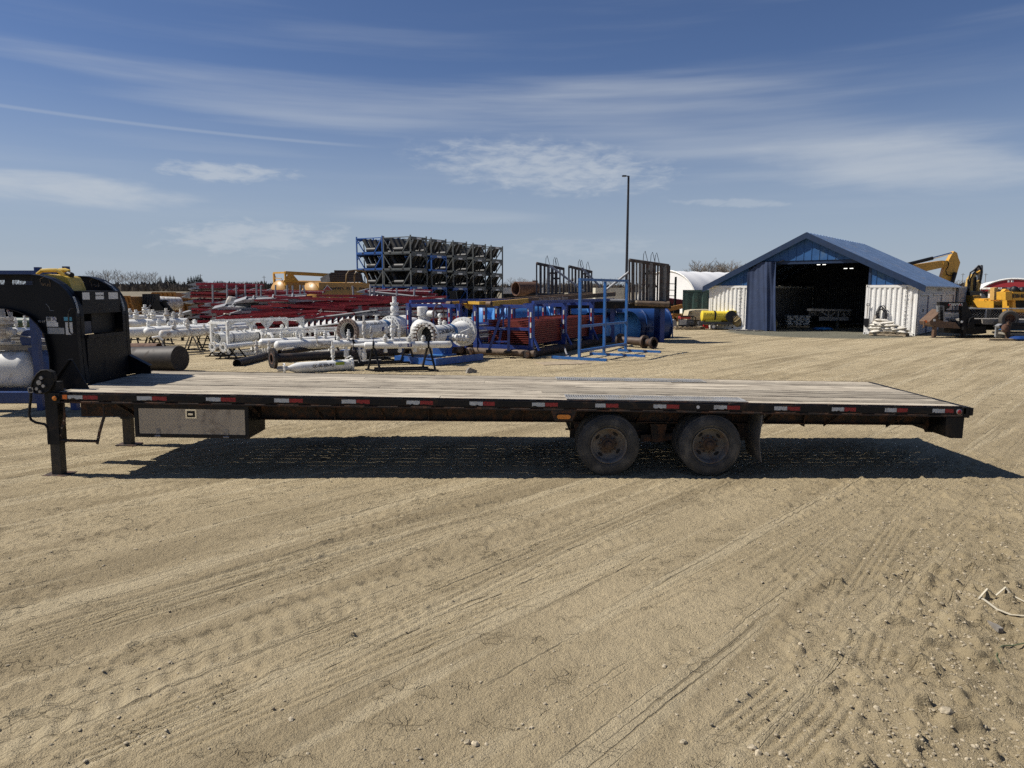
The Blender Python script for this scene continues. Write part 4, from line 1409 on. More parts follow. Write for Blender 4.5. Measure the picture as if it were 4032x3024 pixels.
# dark blue trailer top behind the neck
bt = thing('blue_tank_trailer', 'dark blue steel trailer body rising behind the gooseneck, left edge', 'trailer', at(40, 1100, 13.2))
a, b_ = at(-500, 1064, 13.2), at(165, 1080, 13.2)
MB(world=bt).box(a.x, b_.x, 13.0, 14.0, b_.z - .05, a.z - .01).build('top_beam', NAVY, bt, smooth=0)
for u, v in ((148, 1052), (259, 1049)):
    c_ = at(u, v, 13.3); MB(world=bt).box(c_.x - .04, c_.x + .045, 13.25, 13.35, 2.2, c_.z).build('stake', NAVY, bt, smooth=0)
c_ = at(238, 1058, 13.3)
MB(world=bt).box(c_.x - .04, c_.x + .04, 13.25, 13.4, 2.4, c_.z).build('stake', BLACK, bt, smooth=0)
for u in (-200, 120, 255):
    c_ = at(u, 1100, 13.6); MB(world=bt).box(c_.x - .06, c_.x + .06, 13.55, 13.67, 0, 2.5).build('post', NAVY, bt, smooth=0)
c0, c1 = at(-500, 1100, 13.6), at(258, 1100, 13.6)
MB(world=bt).box(c0.x, c1.x, 13.5, 13.7, 2.3, 2.42).build('rail', NAVY, bt, smooth=0)

# --- big dark pipes just behind the deck
p, q = line(280, 1418, 21.5, 706, 1411, 20.3)
spool('large_steel_pipe', 'large dark brown steel pipe lying behind the front of the deck', 'pipe', p, q, .36, 'open', 'blind', mat('brown_black_pipe', (.022, .018, .016), .6, .2, var=.3, dirt=.28, dcol=(.06, .043, .033), dsc=3), fr=1.005, nb=0)
p, q = line(380, 1372, 23.2, 627, 1372, 22.7)
spool('rusty_pipe', 'rusty brown pipe lying behind the large dark pipe', 'pipe', p, q, .17, 'open', 'open', RUST)

# --- white vessels on stands, left group
GL = 'white vessels on stands left of the white frames'
def LV(u0, v0, Y0, length, r, hd, **kw):
    p = at(u0, v0, Y0)
    d = Vector((math.sin(R(hd)), math.cos(R(hd)), 0))
    return p, p + d * length
p, q = LV(639, 1317, 25.2, 4.6, .155, 22)
spool('white_vessel', 'white round-capped vessel on wooden trestles, front one of the left group', 'pressure vessel', p, q, .155, 'dome', 'dome', WHITE2, stands=(.28, .62), nozz=((.12, .3, .07), (.25, .36, .08), (.42, .16, .05), (.55, .3, .06)), lug=(.1,), group=GL, sm=GREYWOOD)
mb_ = thing('drain_valve', 'small white pipe assembly hanging below the front vessel of the left group', 'valve', at(645, 1355, 25))
MB(world=mb_).path([at(600, 1330, 25), at(622, 1326, 25), at(640, 1340, 25), at(641, 1358, 25), at(630, 1362, 25)], .05, 8).build('elbow', WHITE2, mb_)
valve(mb_, at(640, 1372, 25), .2, .06, m=WHITE2)
p, q = LV(578, 1309, 25.9, 5., .165, 22)
spool('white_vessel', 'white round-capped vessel, second of the left group', 'pressure vessel', p, q, .165, 'dome', 'dome', WHITE, stands=(.1, .6), nozz=((.2, .2, .07), (.45, .25, .07)), lug=(.3,), group=GL)
p, q = LV(562, 1302, 27.2, 5., .15, 22)
spool('white_vessel', 'white round-capped vessel, third of the left group', 'pressure vessel', p, q, .15, 'dome', 'dome', WHITE, stands=(.1, .6), nozz=((.15, .3, .08, 0, .5), (.5, .2, .07)), group=GL)
p, q = LV(470, 1312, 25.4, 3.4, .19, 40)
spool('white_vessel', 'thick white vessel half hidden by the gooseneck', 'pressure vessel', p, q, .19, 'dome', 'flange', WHITE, stands=(.3, .8), nozz=((.3, .25, .07, 0, .45), (.7, .25, .07)), group=GL)
p, q = line(470, 1277, 30, 735, 1270, 31)
spool('white_vessel', 'long white vessel in the middle row behind the left group', 'pressure vessel', p, q, .19, 'open', 'dome', WHITE, stands=(.2, .7), nozz=((.25, .42, .12, 0, .7), (.5, .42, .12, 0, .7), (.8, .3, .07)), bands=((.72, .12, BLACK),), group=GL)
p, q = line(470, 1252, 33, 640, 1254, 34)
spool('white_vessel', 'white vessel with a tall valve at the back of the left group', 'pressure vessel', p, q, .16, 'open', 'cone', WHITE, stands=(.3, .8), nozz=((.6, .5, .13), (.25, .3, .1)), group=GL)
for i, (u, v) in enumerate(((656, 1252), (714, 1254), (590, 1256))):
    c_ = at(u, v, 33)
    o = thing('valve_assembly', ['tall white valve standing behind the left vessels, left one', 'tall white valve standing behind the left vessels, right one', 'short white valve standing on the back vessel'][i], 'valve', (c_.x, 33, 0))
    valve(o, (c_.x, 33, 0.55), c_.z - .1, .13, m=WHITE2, nm='body')
    MB(world=o).bar((c_.x, 33, 0), (c_.x, 33, .6), .1).build('post', BLACK, o)
for i, (u0, v0, u1, v1, Y) in enumerate(((610, 1232, 655, 1256, 36), (668, 1236, 700, 1258, 36))):
    a, b_ = at(u0, v0, Y), at(u1, v1, Y)
    o = thing('junction_box', ['grey white steel box behind the left vessels, wider one', 'grey white steel box behind the left vessels, narrower one'][i], 'steel box', (a.x, Y, 0))
    MB(world=o).box(a.x, b_.x, Y, Y + .5, b_.z, a.z).build('cabinet', GALV, o, smooth=0)
    for k in (0.05, .95): MB(world=o).bar((a.x + (b_.x - a.x) * k, Y + .2, 0), (a.x + (b_.x - a.x) * k, Y + .2, b_.z), .06).build('leg', BLACK, o, smooth=0)

# --- white box frame with two large open pipes
def frame_box(name, label, c00, d1, l1, d2, l2, h, w=.07, m=WHITE, n1=1, brace=True, cham=0., cat='frame'):
    o = thing(name, label, cat, (c00.x, c00.y, 0))
    P = lambda a, b_, z: c00 + d1 * a + d2 * b_ + Vector((0, 0, z))
    for k in range(n1 + 1):
        a = l1 * k / n1
        for b_ in (0, l2):
            MB(world=o).bar(P(a, b_, 0), P(a, b_, h - cham), w, w, up=d1).build('post', m, o, smooth=0)
        MB(world=o).bar(P(a, w / 2 if not cham else cham, h - w / 2), P(a, l2 - (w / 2 if not cham else cham), h - w / 2), w, w).build('cross_rail', m, o, smooth=0)
        if cham:
            MB(world=o).bar(P(a, 0, h - cham - .01), P(a, cham + .01, h - w / 2), w, w).build('corner_brace', m, o, smooth=0)
            MB(world=o).bar(P(a, l2, h - cham - .01), P(a, l2 - cham - .01, h - w / 2), w, w).build('corner_brace', m, o, smooth=0)
    for b_ in (0, l2):
        if not cham:
            MB(world=o).bar(P(0, b_, h + .002), P(l1, b_, h + .002), w, w).build('top_rail', m, o, smooth=0)
        else:
            MB(world=o).bar(P(0, b_ + (cham if b_ == 0 else -cham), h - .01), P(l1, b_ + (cham if b_ == 0 else -cham), h - .01), w * .8, w * .8).build('top_rail', m, o, smooth=0)
        MB(world=o).bar(P(0, b_, w * .6), P(l1, b_, w * .6), w, w).build('bottom_rail', m, o, smooth=0)
        if brace:
            mb_ = MB(world=o)
            for k in range(n1):
                a0_, a1_ = l1 * k / n1, l1 * (k + 1) / n1
                for s_, aa in ((1, a0_), (-1, a1_)):
                    pts = [(0, 0), (.26 * s_, 0), (0, -.26)]
                    mb_.prism(pts, -.006, .006, frame(P(aa + s_ * w * .5, b_, h - w * .5), d1))
            mb_.build('corner_gusset', m, o, smooth=0)
    return o


D1 = Vector((math.sin(R(34)), math.cos(R(34)), 0)); D2 = Vector((D1.y, -D1.x, 0))
c00 = gp(838, 1399); 
wf = frame_box('white_pipe_frame', 'tall white box frame skid around two open white pipes', c00, D1, 3.3, D2, .95, 1.22, .085, WHITE, 2)
dd = Vector((math.sin(R(27)), math.cos(R(27)), 0))
p = at(838, 1326, 25.4); spool('open_white_pipe', 'white pipe with open black end inside the tall frame, rear one', 'pipe', p, p + dd * 4.2, .17, 'open', 'dome', WHITE, lug=(.1, .25), nozz=((.8, .15, .08),), bands=((.3, .05, BLACK),))
p = at(856, 1333, 25.0); wp = spool('open_white_pipe', 'white pipe with open black end and stencilled number inside the tall frame, front one', 'pipe', p, p + dd * 4.2, .185, 'open', 'dome', WHITE, bands=((.14, .07, GALV), (.2, .05, WHITE), (.42, .05, BLACK)), lug=(.3,))
nrm = Vector((dd.y, -dd.x, 0))
tp_ = p + dd * 2.35 + nrm * .188 + Vector((0, 0, .05))
text('M646', tp_, dd, (0, 0, 1), .17, TXTB, wp, bold=.004)

# --- two flanged white pipes in front
for i, (u, v, Y) in enumerate(((835, 1366, 24.6), (877, 1368, 23.6))):
    p = at(u, v, Y); q = at(u + 155, v - 17, Y + 1.6)
    spool('flanged_pipe', ['white pipe with flanged end on black stand, rear of the pair', 'white pipe with flanged end on black stand, front of the pair'][i], 'pipe', p, q, .082, 'flange', 'dome', WHITE, stands=(.12, .34), fr=2.05)

# --- low hooped frames with vessels
HD = Vector((math.sin(R(52)), math.cos(R(52)), 0)); HE = Vector((HD.y, -HD.x, 0))
c00 = gp(1068, 1392)
hf1 = frame_box('hooped_frame', 'low white frame of chamfered hoops around white vessels, front one', c00 - HD * .2, HD, 3.2, HE, .8, .80, .07, WHITE, 3, False, .16)
c00 = gp(1008, 1388)
hf2 = frame_box('hooped_frame', 'low white frame of chamfered hoops around white vessels, rear one', c00, HD, 3.2, HE, .8, .86, .07, WHITE, 3, False, .16)
p = at(1092, 1361, 23.4); spool('white_vessel', 'white vessel with relief valves inside the front hooped frame', 'pressure vessel', p, p + HD * 2.7, .165, 'dome', 'dome', WHITE, nozz=((.3, .26, .06), (.5, .26, .06), (.62, .3, .07), (.8, .26, .06)), bands=((.28, .03, WHITE), (.66, .03, WHITE)))
p = at(1030, 1352, 24.4); spool('white_vessel', 'white vessel with relief valves inside the rear hooped frame', 'pressure vessel', p, p + HD * 2.8, .16, 'dome', 'dome', WHITE, nozz=((.25, .26, .06), (.45, .26, .06), (.7, .26, .06)))
for i, (u, v) in enumerate(((1010, 1364), (1060, 1356))):
    o = thing('regulator', ['grey regulator cluster under the rear hooped frame', 'grey regulator cluster between the hooped frames'][i], 'regulator', gp(u, 1392))
    c_ = at(u, v, 23.8); valve(o, (c_.x, c_.y, .15), .5, .07, m=WHITE2, nm='body', lever=.2)

# --- black pipes on the ground
p = at(1073, 1412, 21.2); bd = Vector((.80, .60, .0)).normalized()
bp = spool('flanged_black_pipe', 'black steel pipe with wide bolt-holed flange lying behind the deck', 'pipe', p + bd * .05, p + bd * 4.2, .135, 'open', 'open', PIPEB)
flange(bp, 'flange', p - bd * .03, bd, .325, .09, .135, 12, PIPEB, DARK)
MB(world=bp).lathe([(-.035, .135), (-.035, .165), (-.028, .168)], p, bd, 28, False).build('raised_face', RUST, bp)
p, q = line(933, 1432, 21.6, 1062, 1400, 24.2)
spool('open_black_pipe', 'black steel pipe with open end lying left of the wide flange', 'pipe', p, q, .135, 'open', 'open', PIPEB)
p, q = line(1100, 1388, 22.8, 1300, 1362, 25.2)
spool('thin_black_pipe', 'thinner black pipe lying across behind the flanged pipe', 'pipe', p, q, .09, 'open', 'open', PIPEB)
for i in range(9):
    a, b_ = at(1112 + i * 4.5, 1379 - i * .6, 22.7), at(1123 + i * 4.5, 1374 - i * .6, 22.7)
    if i == 0: rp_ = thing('rope_bundle', 'frayed white rope tied round the thin black pipe', 'rope', a)
    MB(world=rp_).path([a, (a + b_) / 2 + Vector((0, -.03, .03)), b_], .02, 5).build('strand', WHITE2, rp_)
for i, (u0, v0, u1, v1, Y, th) in enumerate(((1160, 1431, 1500, 1422, 21.6, .07), (1236, 1422, 1300, 1407, 22.4, .25))):
    a, b_ = at(u0, v0, Y), at(u1, v1, Y + 1.)
    tag(MB().bar(Vector((a.x, a.y, .09 if i == 0 else .22)), Vector((b_.x, b_.y, .09 if i == 0 else .22)), .2, th).build('timber', GREYWOOD, None, smooth=0), ['long low timber under the black pipes', 'short thick timber block beside the black pipes'][i], 'timber')

# --- labelled small vessel just behind the deck
p = at(1190, 1452, 19.9); q = at(1385, 1444, 20.5)
p.z, q.z = .155, .18
cv = spool('labelled_vessel', 'white tapered vessel with black stencilled code and yellow sticker', 'pressure vessel', p, q, .155, 'cone', 'blind', WHITE, fr=1.25, nozz=((.62, .55, .06),))
nn = (q - p).normalized(); nrm = Vector((nn.y, -nn.x, 0))
text('CC-06-300-PLI', p.lerp(q, .40) + nrm * .157 + Vector((0, 0, .03)), nn, (0, 0, 1), .125, TXTB, cv, bold=.003, sx=.78)
text('HARROW', p.lerp(q, .40) + nrm * .125 + Vector((0, 0, .105)), nn, (0, 0, 1) - nrm * .6 if False else Vector((0, 0, 1)), .05, TXTB, cv)
MB(world=cv).cb((0, 0, 0), (.25, .004, .085), frame(p.lerp(q, .74) + nrm * .15 + Vector((0, 0, .065)), nn)).build('sticker', mat('lime_sticker', (.28, .36, .03), .5), cv)
mb_ = MB(world=cv)
for k in range(6):
    a = k * 1.05
    mb_.tube(p - nn * .5 + Vector((0, .05 * math.cos(a), .05 * math.sin(a))) * 1.3, p - nn * .66 + Vector((0, .05 * math.cos(a), .05 * math.sin(a))) * 1.3, .02, 6)
mb_.build('stud', STEEL, cv)
MB(world=cv).path([q + Vector((.05, -.05, .2)), q + Vector((.0, -.1, .26)), q + Vector((-.12, -.12, .2))], .02, 6).build('clamp_handle', WHITE, cv)

# --- three manifold pipes on black A-stands
def on_stand(name, label, p, q, r, st, rails, **kw):
    o = spool(name, label, 'pipe manifold', p, q, r, stands=st, **kw)
    d = (q - p).normalized(); s_ = Vector((-d.y, d.x, 0))
    a_, b_ = p.lerp(q, st[0]), p.lerp(q, st[-1])
    for k in (-1, 1):
        MB(world=o).bar(Vector((a_.x, a_.y, .07)) + s_ * k * .24, Vector((b_.x, b_.y, .07)) + s_ * k * .24, .06, .06).build('base_rail', BLACK, o, smooth=0)
    mbc = MB(world=o)
    for t_ in st:
        c_ = p.lerp(q, t_); mbc.lathe([(-.025, r + .002), (-.025, r + .014), (.025, r + .014), (.025, r + .002)], c_, d, 20, False)
        mbc.prism([(-.04, r), (.04, r), (.04, r + .09), (0, r + .13), (-.04, r + .09)], -.01, .01, frame(c_, s_))
    mbc.build('clamp', BLACK, o)
    return o


p, q = at(1440, 1360, 20.2), at(1772, 1356, 20.6)
q.z = p.z
m3 = on_stand('front_manifold', 'white capped pipe with logo label on black A-stands, nearest of three', p, q, .098, (.09, .74), 1, nozz=((.23, .22, .07), (.51, .16, .07), (.68, .18, .07)), a='dome', b='dome')
MB(world=m3).path([p, p + Vector((-.18, 0, 0)), p + Vector((-.33, 0, .0))], [.07, .05, .045], 10).build('side_branch', WHITE, m3)
MB(world=m3).lathe([(0, .05), (.05, .05)], p + Vector((-.36, 0, 0)), (-1, 0, 0), 12).build('branch_cap', WHITE2, m3)
pz = p + Vector((-.05, 0, -.09))
MB(world=m3).lathe([(0, .05), (.12, .05), (.12, .07), (.28, .07), (.30, .05), (.36, .05)], pz, (0, 0, -1), 12).build('drain_valve', WHITE, m3)
d = (q - p).normalized(); nrm = Vector((d.y, -d.x, 0))
for t_ in (.23, .40, .58): MB(world=m3).lathe([(0, .05), (.06, .05), (.06, .06), (.11, .06), (.13, .03)], p.lerp(q, t_) + Vector((0, 0, -.09)), (0, 0, -1), 10).build('lower_stub', WHITE, m3)
lb = MB(world=m3).cb((0, 0, 0), (.36, .004, .10), frame(p.lerp(q, .455) + nrm * .099, d)).build('label_plate', LBLW, m3)
MB(world=m3).cb((0, 0, 0), (.13, .003, .10), frame(p.lerp(q, .515) + nrm * .103, d)).build('label_blue_field', mat('label_navy', (.02, .03, .16), .5), lb)
MB(world=m3).torus(p.lerp(q, .405) + nrm * .104, nrm, .03, .006, 14, 5).build('label_logo', mat('logo_blue', (.03, .07, .25), .5), lb)
MB(world=m3).cb((0, 0, 0), (.05, .002, .05), frame(p.lerp(q, .515) + nrm * .107, d)).build('label_mark', LBLW, lb)
p, q = at(1312, 1354, 21.6), at(1642, 1336, 22.6); q.z = p.z
m2 = on_stand('middle_manifold', 'white open-ended pipe with wired valve on black A-stands, middle of three', p, q, .105, (.23, .88), 1, a='open', b='dome', nozz=((.06, .12, .06), (.18, .34, .06), (.7, .6, .075), (.93, .2, .08)))
MB(world=m2).path([p.lerp(q, .22) + Vector((x_, -.1, z_)) for x_, z_ in ((-.25, .0), (-.1, .12), (.05, .08), (.15, -.02), (.3, -.03))], .012, 5).build('wire', BLACK, m2)
valve(m2, p.lerp(q, .78) + Vector((0, 0, .1)), .45, .05, 0, .3, m=WHITE, nm='lever_valve')
for t_ in (.15, .3): MB(world=m2).lathe([(0, .04), (.1, .04), (.1, .075), (.3, .08), (.32, .05), (.5, .04)], p.lerp(q, t_) + Vector((0, -.02, -.1)), (0, 0, -1), 12).build('hanging_valve', WHITE, m2)
p, q = at(1248, 1349, 22.8), at(1600, 1330, 23.8); q.z = p.z
on_stand('rear_manifold', 'white pipe with dirty open end on black A-stands, rearmost of three', p, q, .11, (.2, .8), 1, a='open', b='dome', nozz=((.42, .12, .05), (.52, .75, .07), (.6, .4, .05)), m=WHITE2)

# --- the two big launchers
LH = 24.
ld = Vector((math.sin(R(LH)), math.cos(R(LH)), 0)); ln = Vector((ld.y, -ld.x, 0))
p = at(1367, 1304, 24.4); q = p + ld * 2.6
L1 = spool('pipeline_launcher', 'big white launcher barrel with brown open flange and blue band', 'pipeline launcher', p, q, .31, 'open', 'blind', WHITE, bands=((.83, .22, BANDB),), fr=1.45, nb=20)
flange(L1, 'front_flange', p - ld * .02, ld, .43, .13, .31, 20, FLB)
flange(L1, 'rear_flange', q - ld * .0, ld, .44, .14, 0, 20, WHITE, WHITE2)
MB(world=L1).lathe([(.1, .33), (.2, .40), (.45, .44), (.75, .40), (.85, .33)], q, ld, 28).build('valve_body', WHITE, L1)
flange(L1, 'valve_flange', q + ld * .85, ld, .44, .14, 0, 20, WHITE, WHITE2)
MB(world=L1).lathe([(.0, .33), (.7, .33), (.9, .2), (.95, 0)], q + ld * .98, ld, 24).build('rear_barrel', WHITE, L1)
for k, t_ in enumerate((.70, .78, .9)):
    c_ = p + ld * 2.6 * t_ + ln * .31 + Vector((0, 0, -.05))
    flange(L1, 'side_flange', c_ + ln * .02, ln, .13, .05, 0, 10, WHITE, WHITE2)
text('CC-24-300-PL01', p + ld * 1.25 + ln * .26 + Vector((0, 0, .19)), ld, Vector((0, 0, 1)), .17, TXTB, L1, sx=.9)
lb = MB(world=L1).cb((0, 0, 0), (.95, .004, .15), frame(p + ld * 1.5 + ln * .315 + Vector((0, 0, .0)), ld)).build('label_plate', LBLW, L1)
MB(world=L1).cb((0, 0, 0), (.36, .003, .15), frame(p + ld * 1.8 + ln * .319, ld)).build('label_blue_field', mat('label_navy', (.02, .03, .16)), lb)
valve(L1, p + ld * 1.75 + Vector((0, 0, .29)), .2, .06, .12)
tv = valve(L1, q + ld * .35 + Vector((0, 0, .3)), .86, .16)
# handwheel operated valve
ga = thing('geared_valve', 'large white geared valve with tall dark handwheel behind the launchers', 'valve', at(1660, 1300, 25.5))
c_ = at(1664, 1290, 25.6)
MB(world=ga).sph((c_.x, c_.y, c_.z - .12), (.45, .45, .45), 20).build('body', WHITE, ga)
MB(world=ga).lathe([(0, .16), (.1, .16), (.1, .2), (.16, .2), (.16, .19), (.4, .19), (.42, .17)], at(1664, 1254, 25.6), (0, 0, 1), 20).build('gearbox', WHITE, ga)
a_, b_ = at(1686, 1235, 25.5), at(1708, 1235, 25.3)
MB(world=ga).tube(a_, b_, .11, 14).build('input_shaft', WHITE, ga)
wc = at(1728, 1238, 25.2)
hw = MB(world=ga).torus(wc, Vector((.9, -.45, 0)), .35, .02, 28, 6)
L_ = frame(wc, Vector((.9, -.45, 0)))
for k in range(3):
    a = k * 2.094 + .4
    hw.tube(wc, L_ @ Vector((0, .35 * math.cos(a), .35 * math.sin(a))), .016, 6)
hw.build('handwheel', mat('dark_red_brown', (.06, .022, .02), .6), ga)
# front launcher
p = at(1676, 1322, 22.2); q = p + ld * 2.4
L2 = spool('pipeline_launcher', 'big white launcher with studded open flange and stencilled code, front one', 'pipeline launcher', p, q, .30, 'open', 'blind', WHITE, bands=((.62, .2, BANDB),), fr=1.3, nb=4)
flange(L2, 'front_flange', p + ld * .0, ld, .435, .10, .31, 20, WHITE, DARK)
Lf = frame(p, ld); sd = MB(world=L2); sw = MB(world=L2)
for i in range(20):
    a = 2 * math.pi * (i + .5) / 20
    o_ = Vector((0, .375 * math.cos(a), .375 * math.sin(a)))
    sd.tube(Lf @ (o_ + Vector((-.20, 0, 0))), Lf @ o_, .024, 6)
    sw.tube(Lf @ (o_ + Vector((-.23, 0, 0))), Lf @ (o_ + Vector((-.15, 0, 0))), .04, 6)
sd.build('stud', RUST, L2); sw.build('stud_nut', WHITE2, L2)
MB(world=L2).lathe([(.005, .312), (-.004, .315), (-.004, .345), (.0, .35)], p, ld, 32, False).build('gasket_face', RUST, L2)
flange(L2, 'end_flange', q, ld, .50, .16, 0, 22, WHITE, WHITE2)
MB(world=L2).lathe([(-.35, .302), (-.12, .36), (0, .37)], q, ld, 28, False).build('reducer', WHITE, L2)
text('CC-24-300-PL01', p + ld * .80 + ln * .29 + Vector((0, 0, .10)), ld, Vector((0, 0, 1)) - ln * .3, .20, TXTB, L2, bold=.003, sx=.88)
for k, (t_, rr_) in enumerate(((.42, .10), (.52, .12), (.62, .12), (.72, .10))):
    c_ = p + ld * 2.4 * t_ + ln * .29 + Vector((0, 0, -.10 - .02 * k))
    MB(world=L2).lathe([(0, rr_ * .6), (.12, rr_ * .6), (.12, rr_), (.18, rr_), (.18, rr_ * .5), (.22, rr_), (.28, rr_), (.28, rr_ * .55), (.34, 0)], c_, ln, 14).build('side_valve', WHITE, L2)
MB(world=L2).bar(p + ld * 1.3 + ln * .55 + Vector((0, 0, .05)), p + ld * 1.75 + ln * .62 + Vector((0, 0, .14)), .03).build('lever', WHITE, L2)
valve(L2, p + ld * .9 + Vector((0, 0, .28)), .26, .06, 0)
MB(world=L2).sph(p + ld * .9 + Vector((0, 0, .60)), .075, 10).build('gauge', WHITE, L2)
valve(L2, p + ld * 1.2 + Vector((0, 0, .28)), .16, .08)
# blue skid
f0 = gp(1716, 1442); f1 = gp(1864, 1424); f2 = gp(1576, 1429)
a1 = (f1 - f0).normalized(); a2 = Vector((-a1.y, a1.x, 0))
sk = thing('launcher_skid', 'bright blue steel skid with saddle under the front launcher', 'skid', (f0.x, f0.y, 0))
l1_, l2_ = 2.3, 1.7
MB(world=sk).bar(f0 + Vector((0, 0, .12)) + a2 * .06, f0 + a1 * l1_ + Vector((0, 0, .12)) + a2 * .06, .12, .2).build('beam', BLUE, sk, smooth=0)
MB(world=sk).bar(f0 + Vector((0, 0, .121)) + a2 * .12 + a1 * .07, f0 + a2 * l2_ + Vector((0, 0, .121)) + a1 * .07, .14, .2).build('beam', BLUE, sk, smooth=0)
MB(world=sk).bar(f0 + a2 * l2_ + Vector((0, 0, .12)) + a2 * .06, f0 + a2 * l2_ + a1 * l1_ + Vector((0, 0, .12)) + a2 * .06, .12, .2).build('beam', BLUE, sk, smooth=0)
c_ = p + ld * 1.05
MB(world=sk).prism([(-.22, .22), (.22, .22), (.3, .86), (.18, .66), (0, .60), (-.18, .66), (-.3, .86)], -.22, .22, frame(Vector((c_.x, c_.y, 0)), Vector((ld.y, -ld.x, 0)))).build('saddle', BLUE, sk, smooth=0)
MB(world=sk).cb((0, 0, .235), (.7, .6, .03), frame(Vector((c_.x, c_.y, 0)), Vector((ld.y, -ld.x, 0)))).build('saddle_plate', SKYB, sk, smooth=0)
for k in range(2):
    b0 = gp(1620 + k * 2, 1421) + Vector((0, 0, .29 + .105 * k)); b1 = gp(1742, 1424) + Vector((0, 0, .29 + .105 * k))
    tag(MB().bar(b0, b1, .28, .10).build('timber', TIMBER, None, smooth=0), ['squared timber on the blue skid under the launcher, lower one', 'squared timber on the blue skid under the launcher, upper one'][k], 'timber')
o = MB().prism([(0, 0), (.3, 0), (.34, .06), (.1, .16), (.03, .1)], 0, .1).build('scrap_block', GREYWOOD, None, smooth=0); o.location = gp(1838, 1470); o.rotation_euler = (0, 0, .5)
tag(o, 'small pale scrap piece on the dirt behind the deck', 'scrap')
# rear skid under launcher one
c_ = at(1460, 1395, 25)
sk2 = thing('launcher_skid', 'blue steel skid beams under the rear launcher, partly hidden', 'skid', (c_.x, 25, 0))
for k in (.6, 2.2):
    b_ = at(1367, 1304, 24.4) + ld * k
    MB(world=sk2).bar(Vector((b_.x, b_.y, .12)) - ln * .7, Vector((b_.x, b_.y, .12)) + ln * .8, .2, .2).build('beam', BLUE, sk2, smooth=0)
    MB(world=sk2).bar(Vector((b_.x, b_.y, .2)), Vector((b_.x, b_.y, .62)), .3, .4).build('saddle', NAVY, sk2, smooth=0)

# ================================================================== STACKS BEHIND THE PIPE YARD
# --- stacked red and grey stair / walkway sections
def walkway(kind, L):
    """one section: two red side rails (kind 0) or grey stringers (kind 1) with cross treads; local x along"""
    parts = []
    st = MB(); w = .62
    if kind in (0, 2):
        for y_ in (-w / 2, w / 2):
            s1 = MB().box(-L / 2, L / 2, y_ - .03, y_ + .03, 0, .12); parts.append(('side_rail', s1.mesh('side_rail', RED if kind == 0 else GALV, 0)))
        d = MB().box(-L / 2 + .05, L / 2 - .05, -w / 2 + .031, w / 2 - .031, .03, .07)
        for k in range(int(L / .9)):
            d.box(-L / 2 + .3 + k * .9, -L / 2 + .36 + k * .9, -w / 2 - .05, w / 2 + .05, .15, .17)
        parts.append(('deck', d.mesh('deck', GALV, 0)))
        e = MB().prism([(-L / 2 - .55, .0), (-L / 2 + .02, -.04), (-L / 2 + .02, .16)], -w / 2 + .0, w / 2 - .0)
        parts.append(('end_plate', e.mesh('end_plate', GALV, 0)))
    else:
        for y_ in (-w / 2, w / 2):
            s1 = MB().box(-L / 2, L / 2, y_ - .02, y_ + .02, 0, .19).box(-L / 2, L / 2, y_ - .05, y_ + .02, .19, .20); parts.append(('stringer', s1.mesh('stringer', GALV, 0)))
        d = MB(); n = int(L / .27)
        for k in range(n):
            x = -L / 2 + .1 + k * .27
            d.add([(x, -w / 2 + .021, .03), (x + .17, -w / 2 + .021, .12), (x + .17, w / 2 - .021, .12), (x, w / 2 - .021, .03), (x + .02, -w / 2 + .021, .01), (x + .19, -w / 2 + .021, .10), (x + .19, w / 2 - .021, .10), (x + .02, w / 2 - .021, .01)],
                  [(0, 1, 2, 3), (7, 6, 5, 4), (0, 3, 7, 4), (1, 5, 6, 2)])
        parts.append(('tread', d.mesh('tread', GALV, 0)))
        r1 = MB().box(-L / 2, L / 2 * .6, -w / 2 - .08, -w / 2 - .051, .02, .12); parts.append(('handrail', r1.mesh('handrail', RED, 0)))
    return parts


WK = [walkway(0, 3.4), walkway(0, 5.0), walkway(0, 2.6), walkway(1, 3.8), walkway(1, 2.6), walkway(2, 4.2), walkway(2, 2.8)]
rw = random.Random(21)
LBW = {0: 'red railed walkway section lying in the big stacked pile', 1: 'grey stair section with treads lying in the big stacked pile', 2: 'grey galvanised walkway section lying in the big stacked pile'}


def put_walk(k, loc, rz, tilt=0., roll=0., label=None):
    kind = 0 if k < 3 else 1 if k < 5 else 2
    o = thing('walkway_section' if kind != 1 else 'stair_section', label or LBW[kind], 'walkway' if kind != 1 else 'stair section', loc, rz, ('stacked red walkway sections', 'stacked stair sections', 'stacked grey walkway sections')[kind], ry=tilt, rx=roll)
    for nm, me in WK[k]:
        c_ = bpy.data.objects.new(nm, me); col.objects.link(c_); c_.parent = o
    return o


# piles: (left px, right px, depth, base z, layers, layer height)
def pile(u0, u1, Y, n, dz, lay_u, kinds, hd0, z0=.12):
    # sections laid across in layers, every one a little askew
    for k in range(n):
        z = z0 + k * dz
        for j in range(lay_u):
            f = (j + .5) / lay_u
            c_ = at(u0 + (u1 - u0) * f + rw.uniform(-18, 18), 1200, Y + rw.uniform(-.5, .5) + j * .1)
            put_walk(rw.choice(kinds), (c_.x, c_.y, z + rw.uniform(-.03, .03)), R(hd0 + rw.uniform(-9, 9)), R(rw.uniform(-2.2, 2.2)), R(rw.uniform(-9, 9)))


